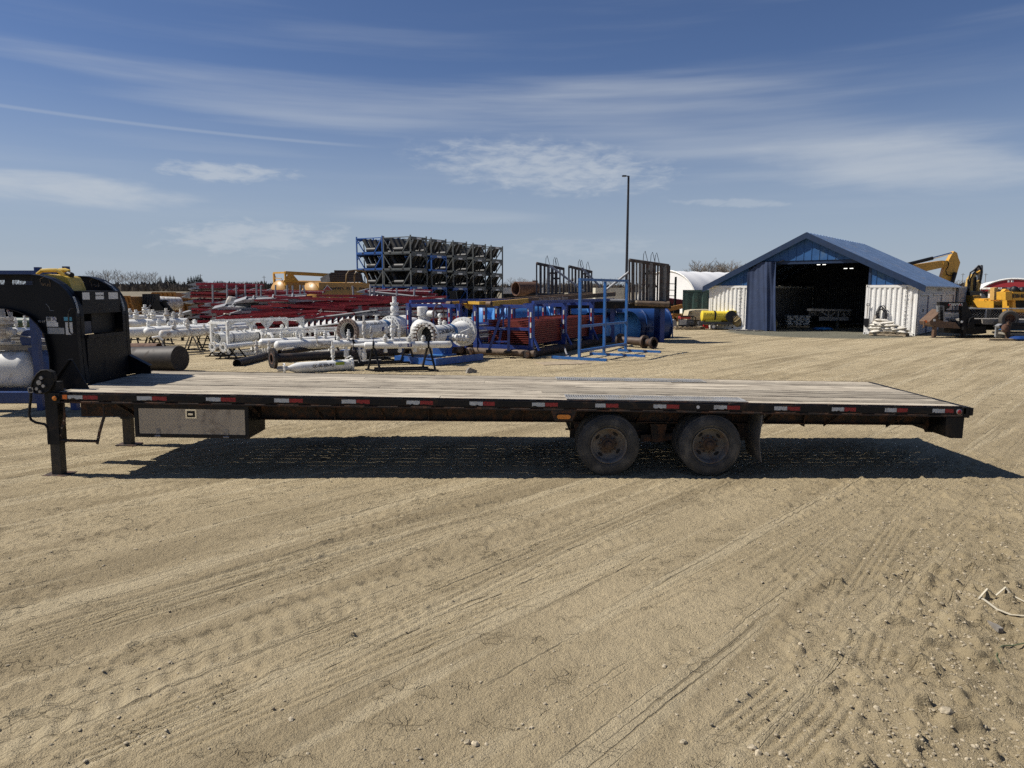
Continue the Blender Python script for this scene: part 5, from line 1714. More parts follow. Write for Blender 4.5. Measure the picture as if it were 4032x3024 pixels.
pile(815, 985, 38.5, 16, .165, 1, (0, 0, 2), 5)                # tidy tall stack at the left end
pile(985, 1330, 36.5, 12, .15, 3, (0, 1, 0, 0, 1, 2, 5), 4)
pile(985, 1190, 37.6, 15, .15, 1, (0, 1, 0), 4)
pile(1260, 1650, 35.5, 11, .17, 2, (1, 5, 0, 1, 0), -4)
pile(1340, 1700, 34.2, 7, .16, 2, (0, 5, 1, 1), 6)
pile(940, 1320, 34.0, 8, .16, 2, (1, 0, 5, 0), 3)
pile(1470, 1690, 37.2, 14, .16, 1, (1, 5, 0), -9)
pile(700, 800, 40.5, 7, .15, 1, (5, 6, 6, 0), 25)
# two stair flights one can pick out
p = at(1590, 1180, 36)
put_walk(3, (p.x, p.y, p.z - .1), R(-4), R(6.0), R(42), 'grey stair flight tilted on top of the pile below the idler racks')
p = at(1330, 1268, 33.4)
put_walk(3, (p.x, p.y, p.z), R(10), R(-7), R(38), 'pale stair flight leaning along the front of the pile behind the launcher')
for i, (u, v, rz, rl) in enumerate(((1090, 1178, 14, 12), (1045, 1195, -12, -10), (1075, 1226, 18, 8), (1008, 1215, 10, 12))):
    p = at(u, v, 34.6)
    put_walk(6, (p.x, p.y, p.z), R(rz), R(rw.uniform(-5, 5)), R(rl), 'grey walkway section stuck out askew from the pile, ' + ['uppermost one', 'left of the wrapped bundle', 'beside the middle post', 'next to the wrapped bundle', 'under the diesel tank', 'low on the left'][i])
# loose thin rails lying over the pile
for i in range(64):
    f_ = rw.random(); Y_ = 33.2 + rw.random() * 2.6
    p = at(830 + 860 * f_, 1200, Y_); p.z = .35 + 1.75 * rw.random() ** .8
    if 1190 < 830 + 860 * f_ < 1330: p.z = min(p.z, 1.6)
    L_ = rw.uniform(1.6, 3.8); a_ = R(rw.uniform(-14, 14)); t_ = R(rw.uniform(-6, 6))
    d_ = Vector((math.cos(a_) * math.cos(t_), math.sin(a_) * math.cos(t_), math.sin(t_)))
    gr_ = rw.random() < .22
    o = MB().bar(p - d_ * L_ / 2, p + d_ * L_ / 2, .06, .10).build('loose_rail', GALV if gr_ else RED, None, smooth=0)
    tag(o, 'thin grey rail lying loose over the walkway pile' if gr_ else 'thin crimson rail lying loose over the walkway pile', 'rail', 'loose grey rails' if gr_ else 'loose crimson rails')
# galvanised posts standing in the pile
for i, (u, v0, v1, lean) in enumerate(((837, 1120, 1215, 0), (894, 1120, 1240, 0), (930, 1122, 1180, 0), (965, 1120, 1240, 2), (1010, 1120, 1190, 0), (1085, 1122, 1205, -3), (1130, 1122, 1170, 0), (1152, 1124, 1170, 0),
                                       (1182, 1122, 1210, 0), (1195, 1124, 1215, 16), (1388, 1125, 1205, 10), (1458, 1120, 1225, -2), (1473, 1130, 1205, 0), (1632, 1137, 1222, -8), (1562, 1134, 1150, 0), (1027, 1125, 1185, 0))):
    a, b_ = at(u, v0, 36.2 - .8 * (i > 9)), at(u + lean, v1, 36.2 - .8 * (i > 9))
    tag(MB().tube(a, b_ - Vector((0, 0, .5)), .045, 8).build('stack_post', GALV, None), 'galvanised post standing up through the walkway pile, number ' + ['one', 'two', 'three', 'four', 'five', 'six', 'seven', 'eight', 'nine', 'ten', 'eleven', 'twelve', 'thirteen', 'fourteen', 'fifteen', 'sixteen'][i] + ' from the left', 'post', 'posts in the walkway pile') if False else tag(MB().tube(a, b_ - Vector((0, 0, .5)), .045, 8).build('stack_post', GALV, None), ['galvanised post at the left end of the tall walkway stack', 'galvanised post on the tall stack left of the wrapped bundle', 'short post on the tall walkway stack', 'galvanised post right beside the wrapped bundle', 'short post right of the wrapped bundle', 'leaning post left of the yellow tank', 'short post before the yellow tank, left one', 'short post before the yellow tank, right one', 'upright post between the two yellow tanks', 'leaning post between the two yellow tanks', 'leaning post before the diesel lettering', 'tall post right of the diesel lettering', 'shorter post just right of the tall post', 'leaning post at the right end of the pile', 'stub post below the idler racks', 'stub post above the middle of the pile'][i], 'post')
# plastic wrapped bundle
WRAP = mat('dirty_plastic_wrap', (.45, .41, .35), .35, var=.3, sc=7, bump=.8, bs=6)
a = gp(895, 1300); c_ = at(905, 1230, 35.2)
wb = thing('wrapped_bundle', 'upright bundle wrapped in dirty clear plastic against the walkway stack', 'bundle', (c_.x, 35.2, 0))
pts = [(0, 0, .3), (.03, 0, .8), (.02, .02, 1.3), (.1, 0, 1.75), (.16, 0, 2.0)]
m_ = MB(world=wb).path([(c_.x + x_, 35.2 + y_, z_) for x_, y_, z_ in pts], [.40, .38, .30, .26, .18], 9)
o = m_.build('wrap', WRAP, wb)
MB(world=wb).torus((c_.x + .04, 35.2, 1.1), (0, 0, 1), .34, .02, 14, 5).build('tie', GALV, wb)

# --- black hook-bodied bins at far left
kb = thing('black_bucket', 'black slatted steel bucket among orange bins behind the vessels', 'bucket', gp(600, 1260))
m_ = MB(world=kb)
a, b_ = at(560, 1157, 43), at(613, 1205, 43)
m_.box(a.x, b_.x, 43, 43.6, b_.z, a.z)
m_.build('shell', BLACK, kb, smooth=0)
m_ = MB(world=kb)
for k in range(8):
    x = a.x + (b_.x - a.x) * (k + .5) / 8
    m_.box(x - .022, x + .022, 42.93, 42.999, b_.z, a.z - .02)
m_.build('slat', mat('black_slat', (.03, .03, .033), .5), kb, smooth=0)
a, b_ = at(520, 1168, 43.5), at(560, 1240, 43.5)
MB(world=kb).box(a.x, b_.x + 1.2, 43.6, 44.2, .1, b_.z + .9).build('lower_body', BLACK, kb, smooth=0)
for k, (u0, v0, u1, v1) in enumerate(((566, 1243, 594, 1200), (605, 1243, 620, 1205))):
    MB(world=kb).bar(at(u0, v0, 42.5), at(u1, v1, 42.7), .09).build('strut', GALV, kb, smooth=0)
for k, dx_ in enumerate((0, .42)):
    pts = [(600, 1225), (604, 1200), (612, 1185), (628, 1180), (640, 1188), (628, 1190), (640, 1205), (655, 1222), (652, 1232)]
    P = [at(u + dx_ * 50, v, 42.4) for u, v in pts]
    MB(world=kb).prism([(q.x, q.z) for q in P], 42.3 + k * .2, 42.42 + k * .2).build('hook', BLACK, kb, smooth=0)
ORBIN = mat('ochre_paint', (.30, .135, .022), .6, var=.15, dirt=.25, dcol=(.12, .06, .03))
for i, (u0, v0, u1, v1, Y, lab_) in enumerate(((488, 1168, 530, 1240, 42, 'ochre ribbed steel bin behind the gooseneck, left one'), (615, 1153, 705, 1195, 47, 'ochre ribbed steel bin behind the black bucket'), (736, 1178, 797, 1196, 46, 'low ochre ribbed bin left of the red walkways'))):
    a, b_ = at(u0, v0, Y), at(u1, v1, Y)
    ob = thing('ochre_bin', lab_, 'bin', (a.x, Y, 0))
    MB(world=ob).hull([(a.x, Y, 0), (b_.x + .3, Y, 0), (b_.x + .3, Y + 1.6, 0), (a.x, Y + 1.6, 0)], [(a.x - .25, Y, a.z), (b_.x - .15, Y, a.z), (b_.x - .15, Y + 1.6, a.z), (a.x - .25, Y + 1.6, a.z)]).build('shell', ORBIN, ob, smooth=0)
    n_r = 4 if i == 0 else 6
    for k in range(n_r):
        f = (k + .0) / (n_r - 1)
        MB(world=ob).bar((a.x + .0 + (b_.x + .3 - a.x) * f, Y - .06, .02), (a.x - .25 + (b_.x - .15 - a.x + .25) * f, Y - .06, a.z), .07, .11, up=Y3).build('rib', ORBIN, ob, smooth=0)
    for z_ in (.42, .8, 1.0): MB(world=ob).bar((a.x - .25 * z_, Y - .04, a.z * z_), (b_.x + .3 - .45 * z_, Y - .04, a.z * z_), .06, .1).build('cross_rib', ORBIN, ob, smooth=0)
# white tank behind
p, q = line(620, 1193, 45, 706, 1196, 46)
spool('white_tank', 'white round tank lying behind the black bucket', 'tank', p, q, .42, 'dome', 'dome', WHITE2, stands=(.2, .8))

# --- yellow fuel tanks
def fuel_tank(name, label, u_left, u_right, v_top, v_mid, Y, words_, hd, roof=None):
    c_ = at(u_left, v_mid, Y)
    o = thing(name, label, 'fuel tank', (c_.x, Y, 0), R(90 - hd))
    r = 1.0
    L = 3.9
    o_loc = Vector((0, 0, 0))
    zc = c_.z - .1
    YT = mat('tank_yellow', (.44, .235, .052), .42, var=.08, dirt=.18, dcol=(.22, .12, .05))
    MB().lathe([(-.38, 0), (-.36, r * .4), (-.28, r * .68), (-.14, r * .9), (0, r), (L, r), (L + .14, r * .9), (L + .36, r * .4), (L + .38, 0)], (0, 0, zc), (1, 0, 0), 36).build('barrel', YT, o)
    ztop = at(u_left, v_top, Y).z
    b_ = MB().hull([(-.05, -r * .95, zc - .0), (-.05, r * .95, zc - .0), (L, r * .95, zc), (L, -r * .95, zc)][::-1], [(.12, -r * .72, ztop), (.12, r * .72, ztop), (L - .1, r * .72, ztop), (L - .1, -r * .72, ztop)][::-1])
    b_.build('side_panel', YT, o, smooth=0)
    MB().box(.3, L - .3, -.9, .9, 0, zc - r * .8).build('skid', BLACK, o, smooth=0)
    f = lambda x, fz: Vector((x, -r * .95 + (r * .23) * fz - .012, zc + (ztop - zc) * fz))
    up = (f(1, 1) - f(1, 0)).normalized()
    if words_:
        t_ = text(words_, f(2.35, .52), (1, 0, 0), up, .46, TXTB, None, bold=.012, sx=.82); t_.parent = o
    return o, f, up, ztop


ft, f, up, ztop = fuel_tank('diesel_tank', 'yellow fuel tank lettered for diesel with hazard diamonds, in front', 1224, 1435, 1113, 1170, 43, 'DIESEL FUEL ONLY', 42)
HZ = mat('hazard_red', (.30, .045, .03), .5)
dm = MB().add([f(.62, .5) + Vector((-.36, -.006, 0)), f(.62, .5) + Vector((0, -.006, -.36)), f(.62, .5) + Vector((.36, -.006, 0)), f(.62, .5) + Vector((0, -.006, .36))], [(0, 1, 2, 3)]).build('hazard_diamond', LBLW, ft)
MB().add([f(.62, .5) + Vector((-.30, -.014, 0)), f(.62, .5) + Vector((0, -.014, -.30)), f(.62, .5) + Vector((.30, -.014, 0)), f(.62, .5) + Vector((0, -.014, .30))], [(0, 1, 2, 3)]).build('diamond_red', HZ, dm)
t_ = text('FUEL', f(.62, .5) + Vector((0, -.022, 0)), (1, 0, 0), up, .19, LBLW, None, bold=.004); t_.parent = dm
dm = MB().cb((.02, .25, ztop - .45), (.02, .44, .40)).build('flame_label', LBLW, ft)
MB().prism([(-.13, 0), (.13, 0), (.09, .15), (.0, .34), (-.09, .15)], -.004, .004, Matrix.Translation((-.0, .25, ztop - .40)) @ Matrix.Rotation(R(90), 4, 'Z')).build('flame', mat('flame_orange', (.6, .16, .03), .5), dm)
MB().path([Vector((2.9, -.4, ztop)), Vector((2.9, -.4, ztop + .5)), Vector((3.05, -.4, ztop + .72)), Vector((3.4, -.4, ztop + .8)), Vector((3.75, -.4, ztop + .7)), Vector((3.9, -.4, ztop + .4)), Vector((3.9, -.4, ztop - .9))], .045, 6).build('guard_rail', mat('brown_yellow_rail', (.16, .10, .035), .6), ft)
MB().path([Vector((2.4, -.2, ztop)), Vector((2.45, -.2, ztop + .5)), Vector((2.65, -.2, ztop + .75)), Vector((3.1, -.2, ztop + .8)), Vector((3.4, -.2, ztop + .8))], .045, 6).build('guard_rail', mat('brown_yellow_rail', (.16, .10, .035)), ft)
ft2, f, up, zt2 = fuel_tank('yellow_tank', 'yellow fuel tank with top frame behind the diesel tank', 1098, 1250, 1108, 1158, 47, 'NON-POTABLE', 44)
zt = at(1085, 1073, 46.5).z
for xy in ((.1, -.75), (.1, .75), (3.4, -.75)):
    MB().bar((xy[0], xy[1], zt2 - .3), (xy[0], xy[1], zt), .11).build('frame_post', YEL, ft2, smooth=0)
MB().bar((.1, -.75, zt), (.1, .75, zt), .11).build('frame_rail', YEL, ft2, smooth=0)
MB().bar((.1, -.75, zt - .02), (3.4, -.75, zt - .12), .16, .22).build('frame_rail', YEL, ft2, smooth=0)
MB().path([(.05, .55, zt - .35), (.05, -.3, zt - .38), (.05, -.5, zt - .5), (.1, -.4, zt2 - .6)], .03, 6).build('handrail', YEL, ft2)
MB().prism([(-.6, 0), (.6, 0), (.1, .55), (-.15, .55)], -.03, .03, Matrix.Translation((.5, -.75, zt2 - .05))).build('lifting_plate', YEL, ft2, smooth=0)
# dark timber box on top
tbx = thing('timber_box', 'dark weathered timber crate body perched on the diesel tank', 'crate', at(1300, 1115, 45.5), R(10))
L0 = Vector((0, 0, 0))
w1 = (at(1388, 1100, 45.5) - at(1262, 1100, 45.5)).x
DKW = mat('charcoal_timber', (.045, .045, .05), .8, var=.3, sc=5)
z1 = at(1300, 1076, 45.5).z - at(1300, 1115, 45.5).z
MB().hull([(0, 0, .1), (w1 * .98, -.1, .1), (w1, 1.7, .1), (-.7, 1.7, .05)], [(-.05, 0, z1), (w1 * .93, -.1, z1 - .05), (w1 * .95, 1.7, z1), (-.75, 1.7, z1 - .28)]).build('body', DKW, tbx, smooth=0)
for k in range(4): MB().box(.05, w1 * .95, -.14, -.085, .14 + k * .14, .25 + k * .14).build('board', DKW, tbx, smooth=0)
MB().box(.25, w1 * .75, .3, 1.4, z1 + .0, z1 + .2).build('rusty_slab', RUST, tbx, smooth=0)
for x in (.05, w1 - .15): MB().box(x, x + .12, -.1, 1.6, -.14, .1).build('bearer', DKW, tbx, smooth=0)

# --- idler racks
def rack_mesh(m, W_, D_, H_):
    fr = MB(); t_ = .075
    for x in (0, W_):
        for y_ in (0, D_):
            fr.box(x - t_ / 2, x + t_ / 2, y_ - t_ / 2, y_ + t_ / 2, -.02, H_ + .10)
    for y_ in (0, D_):
        fr.box(t_ / 2, W_ - t_ / 2, y_ - t_ / 2, y_ + t_ / 2, .0, .13)
        fr.box(t_ / 2, W_ - t_ / 2, y_ - .02, y_ + .02, H_ - .06, H_)
        fr.bar((t_ / 2, y_, H_ - .12), (W_ * .30, y_, .1), .05, .07, up=Y3)
        fr.bar((W_ - t_ / 2, y_, H_ - .12), (W_ * .70, y_, .1), .05, .07, up=Y3)
    for x in (0, W_):
        fr.box(x - t_ / 2, x + t_ / 2, t_ / 2, D_ - t_ / 2, .0, .12)
        fr.box(x - t_ / 2 + .01, x + t_ / 2 - .01, t_ / 2, D_ - t_ / 2, H_ - .17, H_)
        fr.bar((x, .05, H_ - .35), (x, D_ * .25, H_ - .15), .04, .06, up=X3)
        fr.bar((x, D_ - .05, H_ - .35), (x, D_ * .75, H_ - .15), .04, .06, up=X3)
    ob = [('frame', fr.mesh('rack_frame', m, 0))]
    fl_ = MB().box(.05, W_ - .05, .05, D_ - .05, .02, .05)
    ob.append(('floor_plate', fl_.mesh('floor_plate', BLACK, 0)))
    pk = MB()
    for x in (W_ * .25, W_ * .72):
        pk.box(x - .07, x + .07, -.045, -.0385, .02, .11)
    ob.append(('fork_pocket', pk.mesh('fork_pocket', DARK, 0)))
    tg = MB().box(W_ + t_ / 2 + .001, W_ + t_ / 2 + .008, D_ * .35, D_ * .65, H_ - .15, H_ - .03)
    ob.append(('label_plate', tg.mesh('label_plate', LBLW, 0)))
    return ob


RB = mat('idler_rubber', (.022, .023, .024), .55, var=.2, dirt=.2, dcol=(.08, .07, .06))
RW, RD, RH = 2.30, 1.75, 1.10
rkm = {'blue': rack_mesh(BLUE, RW, RD, RH), 'grey': rack_mesh(GREYP, RW, RD, RH)}
rm = MB().tube((-.40, 0, 0), (.40, 0, 0), .155, 16).tube((-.46, 0, 0), (.46, 0, 0), .035, 8).mesh('roller', RB)
bm_ = MB().bar((-.75, 0, 0), (.75, 0, 0), .06).bar((-.75, 0, 0), (-.8, 0, .55), .05).bar((.75, 0, 0), (.8, 0, .55), .05).mesh('idler_bracket', BLACK, 0)


def rack(colr, loc, rz, label):
    o = thing('idler_rack', label, 'rack', loc, rz, 'stacked conveyor idler racks')
    for nm, me in rkm[colr]:
        c_ = bpy.data.objects.new(nm, me); col.objects.link(c_); c_.parent = o
    for j in range(3):
        y_ = .25 + j * .55
        for (x, z, a) in ((RW * .5, .26, 0), (RW * .5 - .62, .66, 58), (RW * .5 + .62, .66, -58)):
            c_ = bpy.data.objects.new('roller', rm); col.objects.link(c_); c_.parent = o
            c_.location = (x, y_ + (.0 if a == 0 else .2), z + .03); c_.rotation_euler = (0, R(a), 0)
        c_ = bpy.data.objects.new('idler_bracket', bm_); col.objects.link(c_); c_.parent = o
        c_.location = (RW / 2, y_ + .08, .15)
    return o


rdir = Vector((math.cos(R(-30)), math.sin(R(-30)), 0)); rdep = Vector((-rdir.y, rdir.x, 0))
lv = ['top', 'second from the top', 'third from the top', 'fourth from the top', 'fifth from the top', 'lowest']
cn = ['leftmost', 'second', 'third', 'fourth', 'fifth', 'sixth']
# first row, two columns seen nearly square on; further rows behind it show their right ends
bluecells = {(0, 0), (0, 1), (2, 1), (1, 3), (1, 4), (2, 3), (2, 4), (3, 3), (3, 4), (0, 3), (0, 4)}
CR = at(1617, 1000, 48.0); CR.z = 0
org = [CR - rdir * (2 * RW + .12), CR - rdir * RW] + [CR + rdep * q - rdir * RW for q in (2.3, 4.95, 7.6, 10.2)]
for c_i, oo in enumerate(org):
    zt_ = 6.02 - .03 * c_i
    for l in range(6):
        z = zt_ - .1 - (l + 1) * RH
        if z < -.6: continue
        z = max(z, 0.02)
        if c_i >= 2:
            qq = oo - rdir * (RW + .12)
            rack('grey' if (c_i + l) % 3 else 'blue', (qq.x, qq.y, z), R(-30), 'idler rack behind the second column, %s in row %s' % (lv[l], ('two', 'three', 'four', 'five')[c_i - 2]))
        rack('blue' if (c_i, l) in bluecells else 'grey', (oo.x, oo.y, z), R(-30), 'conveyor idler rack, %s in the %s column of the tall stack' % (lv[l], cn[c_i]))

# --- blue pipe racks with red grating
F0 = gp(2096, 1410); H1 = Vector((math.sin(R(26.6)), math.cos(R(26.6)), 0)); H2 = Vector((-H1.y, H1.x, 0))
BR = mat('royal_blue_paint', (.018, .045, .21), .42, var=.12, dirt=.22, dcol=(.09, .07, .06))
RFT = mat('red_white_tape', (.33, .02, .02), .5)
def br_post(o, a, b_, h, w=.16):
    P = F0 + H1 * a + H2 * b_
    MB(world=o).bar(P + Vector((0, 0, .25)), P + Vector((0, 0, h)), w, w, up=H1).build('post', BR, o, smooth=0)
    mb_ = MB(world=o)
    mb_.bar(P + H2 * .0 - H1 * .0 + Vector((0, 0, .25)) - H2 * .3, P + Vector((0, 0, .75)) - H2 * .04, .12, .05)
    mb_.build('foot_brace', BR, o, smooth=0)
    for k in range(5):
        MB(world=o).cb((0, 0, 0), (.02, .05, .17), frame(P + Vector((0, 0, h - .35 - .18 * k)) - H1 * (w / 2 + .006), H1)).build('hazard_tape', RFT if k % 2 else LBLW, o, smooth=0)
for i in range(2):
    o = thing('blue_pipe_rack', ['royal blue steel pipe rack holding red grating, right hand one', 'royal blue steel pipe rack left of the grating rack'][i], 'rack', F0 + H2 * 2.9 * i)
    base_b = 2.9 * i
    hh_ = 1.84
    for a in (0.15, 3.1, 6.1, 9.0):
        for b_ in (0.1, 2.3):
            br_post(o, a, base_b + b_, hh_)
        P0, P1 = F0 + H1 * a + H2 * (base_b + .19), F0 + H1 * a + H2 * (base_b + 2.21)
        for z_ in ((1.76, .12), (.98, .1), (.34, .14)): MB(world=o).bar(P0 + Vector((0, 0, z_[0])), P1 + Vector((0, 0, z_[0])), .1, z_[1]).build('cross_beam', BR, o, smooth=0)
        MB(world=o).bar(P0.lerp(P1, .5) + Vector((0, 0, 1.03)), P0.lerp(P1, .5) + Vector((0, 0, 1.7)), .06).build('stanchion', BR, o, smooth=0)
        MB(world=o).cb((0, 0, 0), (.008, .22, .08), frame(P0.lerp(P1, .5) + Vector((0, 0, .985)) - H1 * .056, H1)).build('maker_plate', LBLW, o, smooth=0)
    for b_ in (0.1, 2.3):
        Q = F0 + H2 * (base_b + b_)
        MB(world=o).bar(Q + H1 * .25 + Vector((0, 0, 1.90)), Q + H1 * 8.9 + Vector((0, 0, 1.90)), .1, .11).build('top_rail', BR, o, smooth=0)
        MB(world=o).lathe([(-.28, .11), (-.25, .145), (9.3, .145), (9.35, .11)], Q + Vector((0, 0, .147)), H1, 16).build('skid_runner', RUSTY, o)
    Q0, Q1 = F0 + H2 * (base_b - .15) - H1 * .12, F0 + H2 * (base_b + 2.5) - H1 * .12
    MB(world=o).tube(Q0 + Vector((0, 0, .17)), Q1 + Vector((0, 0, .17)), .12, 12).build('end_runner', mat('dusty_brown_steel', (.12, .085, .06), .8, var=.3, dirt=.4), o)
# ladder legs leaning at the front of the left rack
A0 = gp(1920, 1398)
o = thing('blue_ladder_stand', 'blue A-shaped ladder stand leaning at the front of the pipe racks', 'ladder stand', A0)
for (u0, v0, u1, v1, Y) in ((1925, 1380, 1985, 1205, 24.6), (2002, 1382, 2005, 1205, 24.3), (1960, 1378, 1975, 1290, 25.2), (1800, 1330, 1838, 1215, 26.4), (1815, 1215, 1845, 1335, 26.6)):
    MB(world=o).bar(at(u0, v0, Y), at(u1, v1, Y), .09).build('leg', BR, o, smooth=0)
for v in (1245, 1295, 1345):
    MB(world=o).bar(at(1945 + (1345 - v) * .28, v, 24.6), at(2003, v, 24.4), .05).build('rung', BR, o, smooth=0)
for k, (u, v) in enumerate(((1925, 1383), (2002, 1385))): MB(world=o).cb(at(u, v, 24.4), (.2, .2, .1)).build('foot', BLACK, o, smooth=0)
# pale pipes stacked inside
for i in range(9):
    z_ = .42 + (i // 3) * .24; b_ = .6 + (i % 3) * .5
    P0, P1 = F0 + H1 * .4 + H2 * (2.9 + b_) + Vector((0, 0, z_)), F0 + H1 * 7.5 + H2 * (2.9 + b_) + Vector((0, 0, z_))
    tag(MB().pipe(P0, P1, .07, .01, 12).build('steel_pipe', GALV, None), 'bare steel pipe stacked inside the left blue pipe rack', 'pipe', 'steel pipes in the blue rack')
# red grating stack
GR = mat('red_grating', (.17, .022, .014), .6, var=.2, dirt=.2, dcol=(.07, .02, .015))
for s in range(3):
    o = thing('grating_stack', ['stack of red steel gratings in the blue rack, front section', 'stack of red steel gratings in the blue rack, middle section', 'stack of red steel gratings in the blue rack, rear section'][s], 'grating stack', F0 + H1 * (.7 + 2.75 * s))
    for k in range(11):
        z_ = .46 + k * .075
        a0_, a1_ = .7 + 2.75 * s + rw.uniform(0, .05), .7 + 2.75 * (s + 1) - .06
        m_ = MB(world=o)
        m_.bar(F0 + H1 * a0_ + H2 * .26 + Vector((0, 0, z_)), F0 + H1 * a1_ + H2 * .26 + Vector((0, 0, z_)), .014, .058)
        m_.bar(F0 + H1 * a0_ + H2 * 2.1 + Vector((0, 0, z_)), F0 + H1 * a1_ + H2 * 2.1 + Vector((0, 0, z_)), .014, .058)
        n_c = 30
        for q in range(n_c):
            aa = a0_ + (a1_ - a0_) * (q + .5) / n_c
            m_.bar(F0 + H1 * aa + H2 * .25 + Vector((0, 0, z_ - .01)), F0 + H1 * aa + H2 * 2.11 + Vector((0, 0, z_ - .01)), .02, .034)
        m_.build('grating', GR, o, smooth=0)
# tanks of one type: sunlit ends painted pale blue, shaded side painted dark blue
def big_tank(name, label, c, ax, r, L, m, saddle=True):
    o = thing(name, label, 'tank', (c.x, c.y, 0))
    ax = Vector(ax).normalized()
    MB(world=o).lathe([(-r * .34, 0), (-r * .32, r * .35), (-r * .24, r * .66), (-r * .1, r * .9), (0, r), (L, r), (L + r * .1, r * .9), (L + r * .24, r * .66), (L + r * .32, r * .35), (L + r * .34, 0)], c, ax, 40).build('shell', m, o)
    for t_ in (.0, .48, .99): MB(world=o).lathe([(-.03, r), (-.03, r + .05), (.03, r + .05), (.03, r)], c + ax * L * t_, ax, 40, False).build('ring', m, o)
    if saddle:
        for t_ in (.2, .8): MB(world=o).cb((0, 0, 0), (.2, r * 1.5, max(.1, c.z - r * .5)), frame(c + ax * L * t_ + Vector((0, 0, -c.z + max(.1, c.z - r * .5) / 2)), ax)).build('saddle', m, o, smooth=0)
    return o


c_ = at(2418, 1283, 34.2)
bgt = big_tank('blue_tank', 'big dark blue cylindrical tank with white label lying right of the racks', c_, (.93, .37, 0), .83, 2.75, mat('tank_navy', (.016, .055, .19), .35, var=.1, dirt=.15, dcol=(.08, .08, .09)))
tax = Vector((.93, .37, 0)).normalized(); tnn = Vector((tax.y, -tax.x, 0))
MB(world=bgt).cb((0, 0, 0), (.34, .004, .16), frame(c_ + tax * .42 + tnn * .79 + Vector((0, 0, .28)), tax)).build('label_plate', LBLW, bgt, smooth=0)
for k in range(4):
    pz = c_ + tax * (.4 + .62 * k) + tnn * .835 + Vector((0, 0, -.05))
    MB(world=bgt).add([pz + tax * .12, pz + Vector((0, 0, .16)), pz - tax * .12, pz - Vector((0, 0, .16)), pz + tnn * .05], [(0, 1, 4), (1, 2, 4), (2, 3, 4), (3, 0, 4)]).build('lifting_pad', mat('tank_navy', (.016, .055, .19)), bgt, smooth=0)
MB(world=bgt).bar(c_ + tnn * .86 + tax * .0 + Vector((0, 0, -.02)), c_ + tnn * .86 + tax * 2.75 + Vector((0, 0, -.02)), .03, .05).build('side_rail', mat('tank_navy', (.016, .055, .19)), bgt, smooth=0)
for t_ in (1.4, 2.72): MB(world=bgt).bar(c_ + tnn * .88 + tax * t_ + Vector((0, 0, -.04)), c_ + tnn * .9 + tax * t_ + Vector((0, 0, -c_.z + .02)), .05, .06).build('leg', mat('tank_navy', (.016, .055, .19)), bgt, smooth=0)
for i, (u, v, Y, r) in enumerate(((1890, 1262, 34.5, .75), (1975, 1262, 33.2, .85), (2150, 1258, 36.5, .8), (2255, 1264, 38, .7), (2330, 1300, 32.3, .78))):
    big_tank('light_blue_tank', ['light blue dished tank end behind the racks, leftmost', 'light blue dished tank end behind the ladder stand', 'light blue dished tank end behind the red grating', 'light blue dished tank end right of the red grating', 'light blue dished tank end inside the blue stand frame'][i], at(u, v, Y), (.85, .53, 0), r, 2.2, SKYB)

# --- yellow boom lying on the racks
bm = thing('crane_boom', 'long yellow and brown twin-beam boom with painted warning lying on the racks', 'boom', at(1925, 1195, 24.6))
YB, YBR = mat('boom_yellow', (.50, .29, .03), .5, var=.1, dirt=.2, dcol=(.2, .11, .03)), mat('boom_brown', (.13, .08, .045), .7, var=.2, dirt=.4, dcol=(.2, .15, .09))
p0 = at(1926, 1197, 24.5); p1 = at(2075, 1184, 27.0); p2 = at(2420, 1158, 35.)
r0 = at(1768, 1197, 26.2); r1 = at(1880, 1190, 28.3); r2 = at(2330, 1158, 36.8)
MB(world=bm).bar(p0, p1, .12, .17).build('near_beam', YB, bm, smooth=0)
MB(world=bm).bar(p1, p2, .12, .19).build('near_beam_rear', YBR, bm, smooth=0)
MB(world=bm).bar(r0, r1, .12, .17).build('far_beam', YB, bm, smooth=0)
MB(world=bm).bar(r1, r2, .12, .17).build('far_beam_rear', YBR, bm, smooth=0)
for a_, b_ in ((p0, (p1 - p0)), (r0, (r1 - r0))):
    s_ = Vector((b_.y, -b_.x, 0)).normalized()
    MB(world=bm).tube(a_ - s_ * .09, a_ + s_ * .09, .10, 16).build('end_boss', YBR, bm)
    MB(world=bm).tube(a_ - s_ * .1, a_ + s_ * .1, .045, 12).build('pin_hole', DARK, bm)
ca, cb_ = p0.lerp(p1, .08), r0.lerp(r1, .62)
MB(world=bm).bar(cb_ + Vector((0, 0, .02)), p0.lerp(p1, .0) + Vector((-.1, .1, .03)), .5, .10).build('cross_plate', YB, bm, smooth=0)
for q in (p0.lerp(p1, .7), r0.lerp(r1, .75)):
    MB(world=bm).prism([(-.35, 0), (.4, 0), (.22, -.17), (-.22, -.17)], -.08, .08, frame(q + Vector((0, 0, -.08)), p1 - p0)).build('lower_bracket', YB, bm, smooth=0)
MB(world=bm).prism([(-.15, 0), (.15, 0), (.1, .3), (-.2, .3), (-.1, .1)], -.1, .1, Matrix.Translation(at(1785, 1178, 25.9))).build('hook_bracket', BLACK, bm, smooth=0)
for k in range(6):
    f_ = .1 + .16 * k
    MB(world=bm).bar(p1.lerp(p2, f_), r1.lerp(r2, f_), .08, .08).build('lacing', YBR, bm, smooth=0)
bd_ = (p2 - p1).normalized(); bn_ = Vector((bd_.y, -bd_.x, 0)).normalized()
text('Do Not Walk Under Boom', p1.lerp(p2, .24) + bn_ * .065, bd_, (0, 0, 1), .19, mat('faded_white', (.5, .47, .42), .7), bm, bold=.002, sx=1.25)

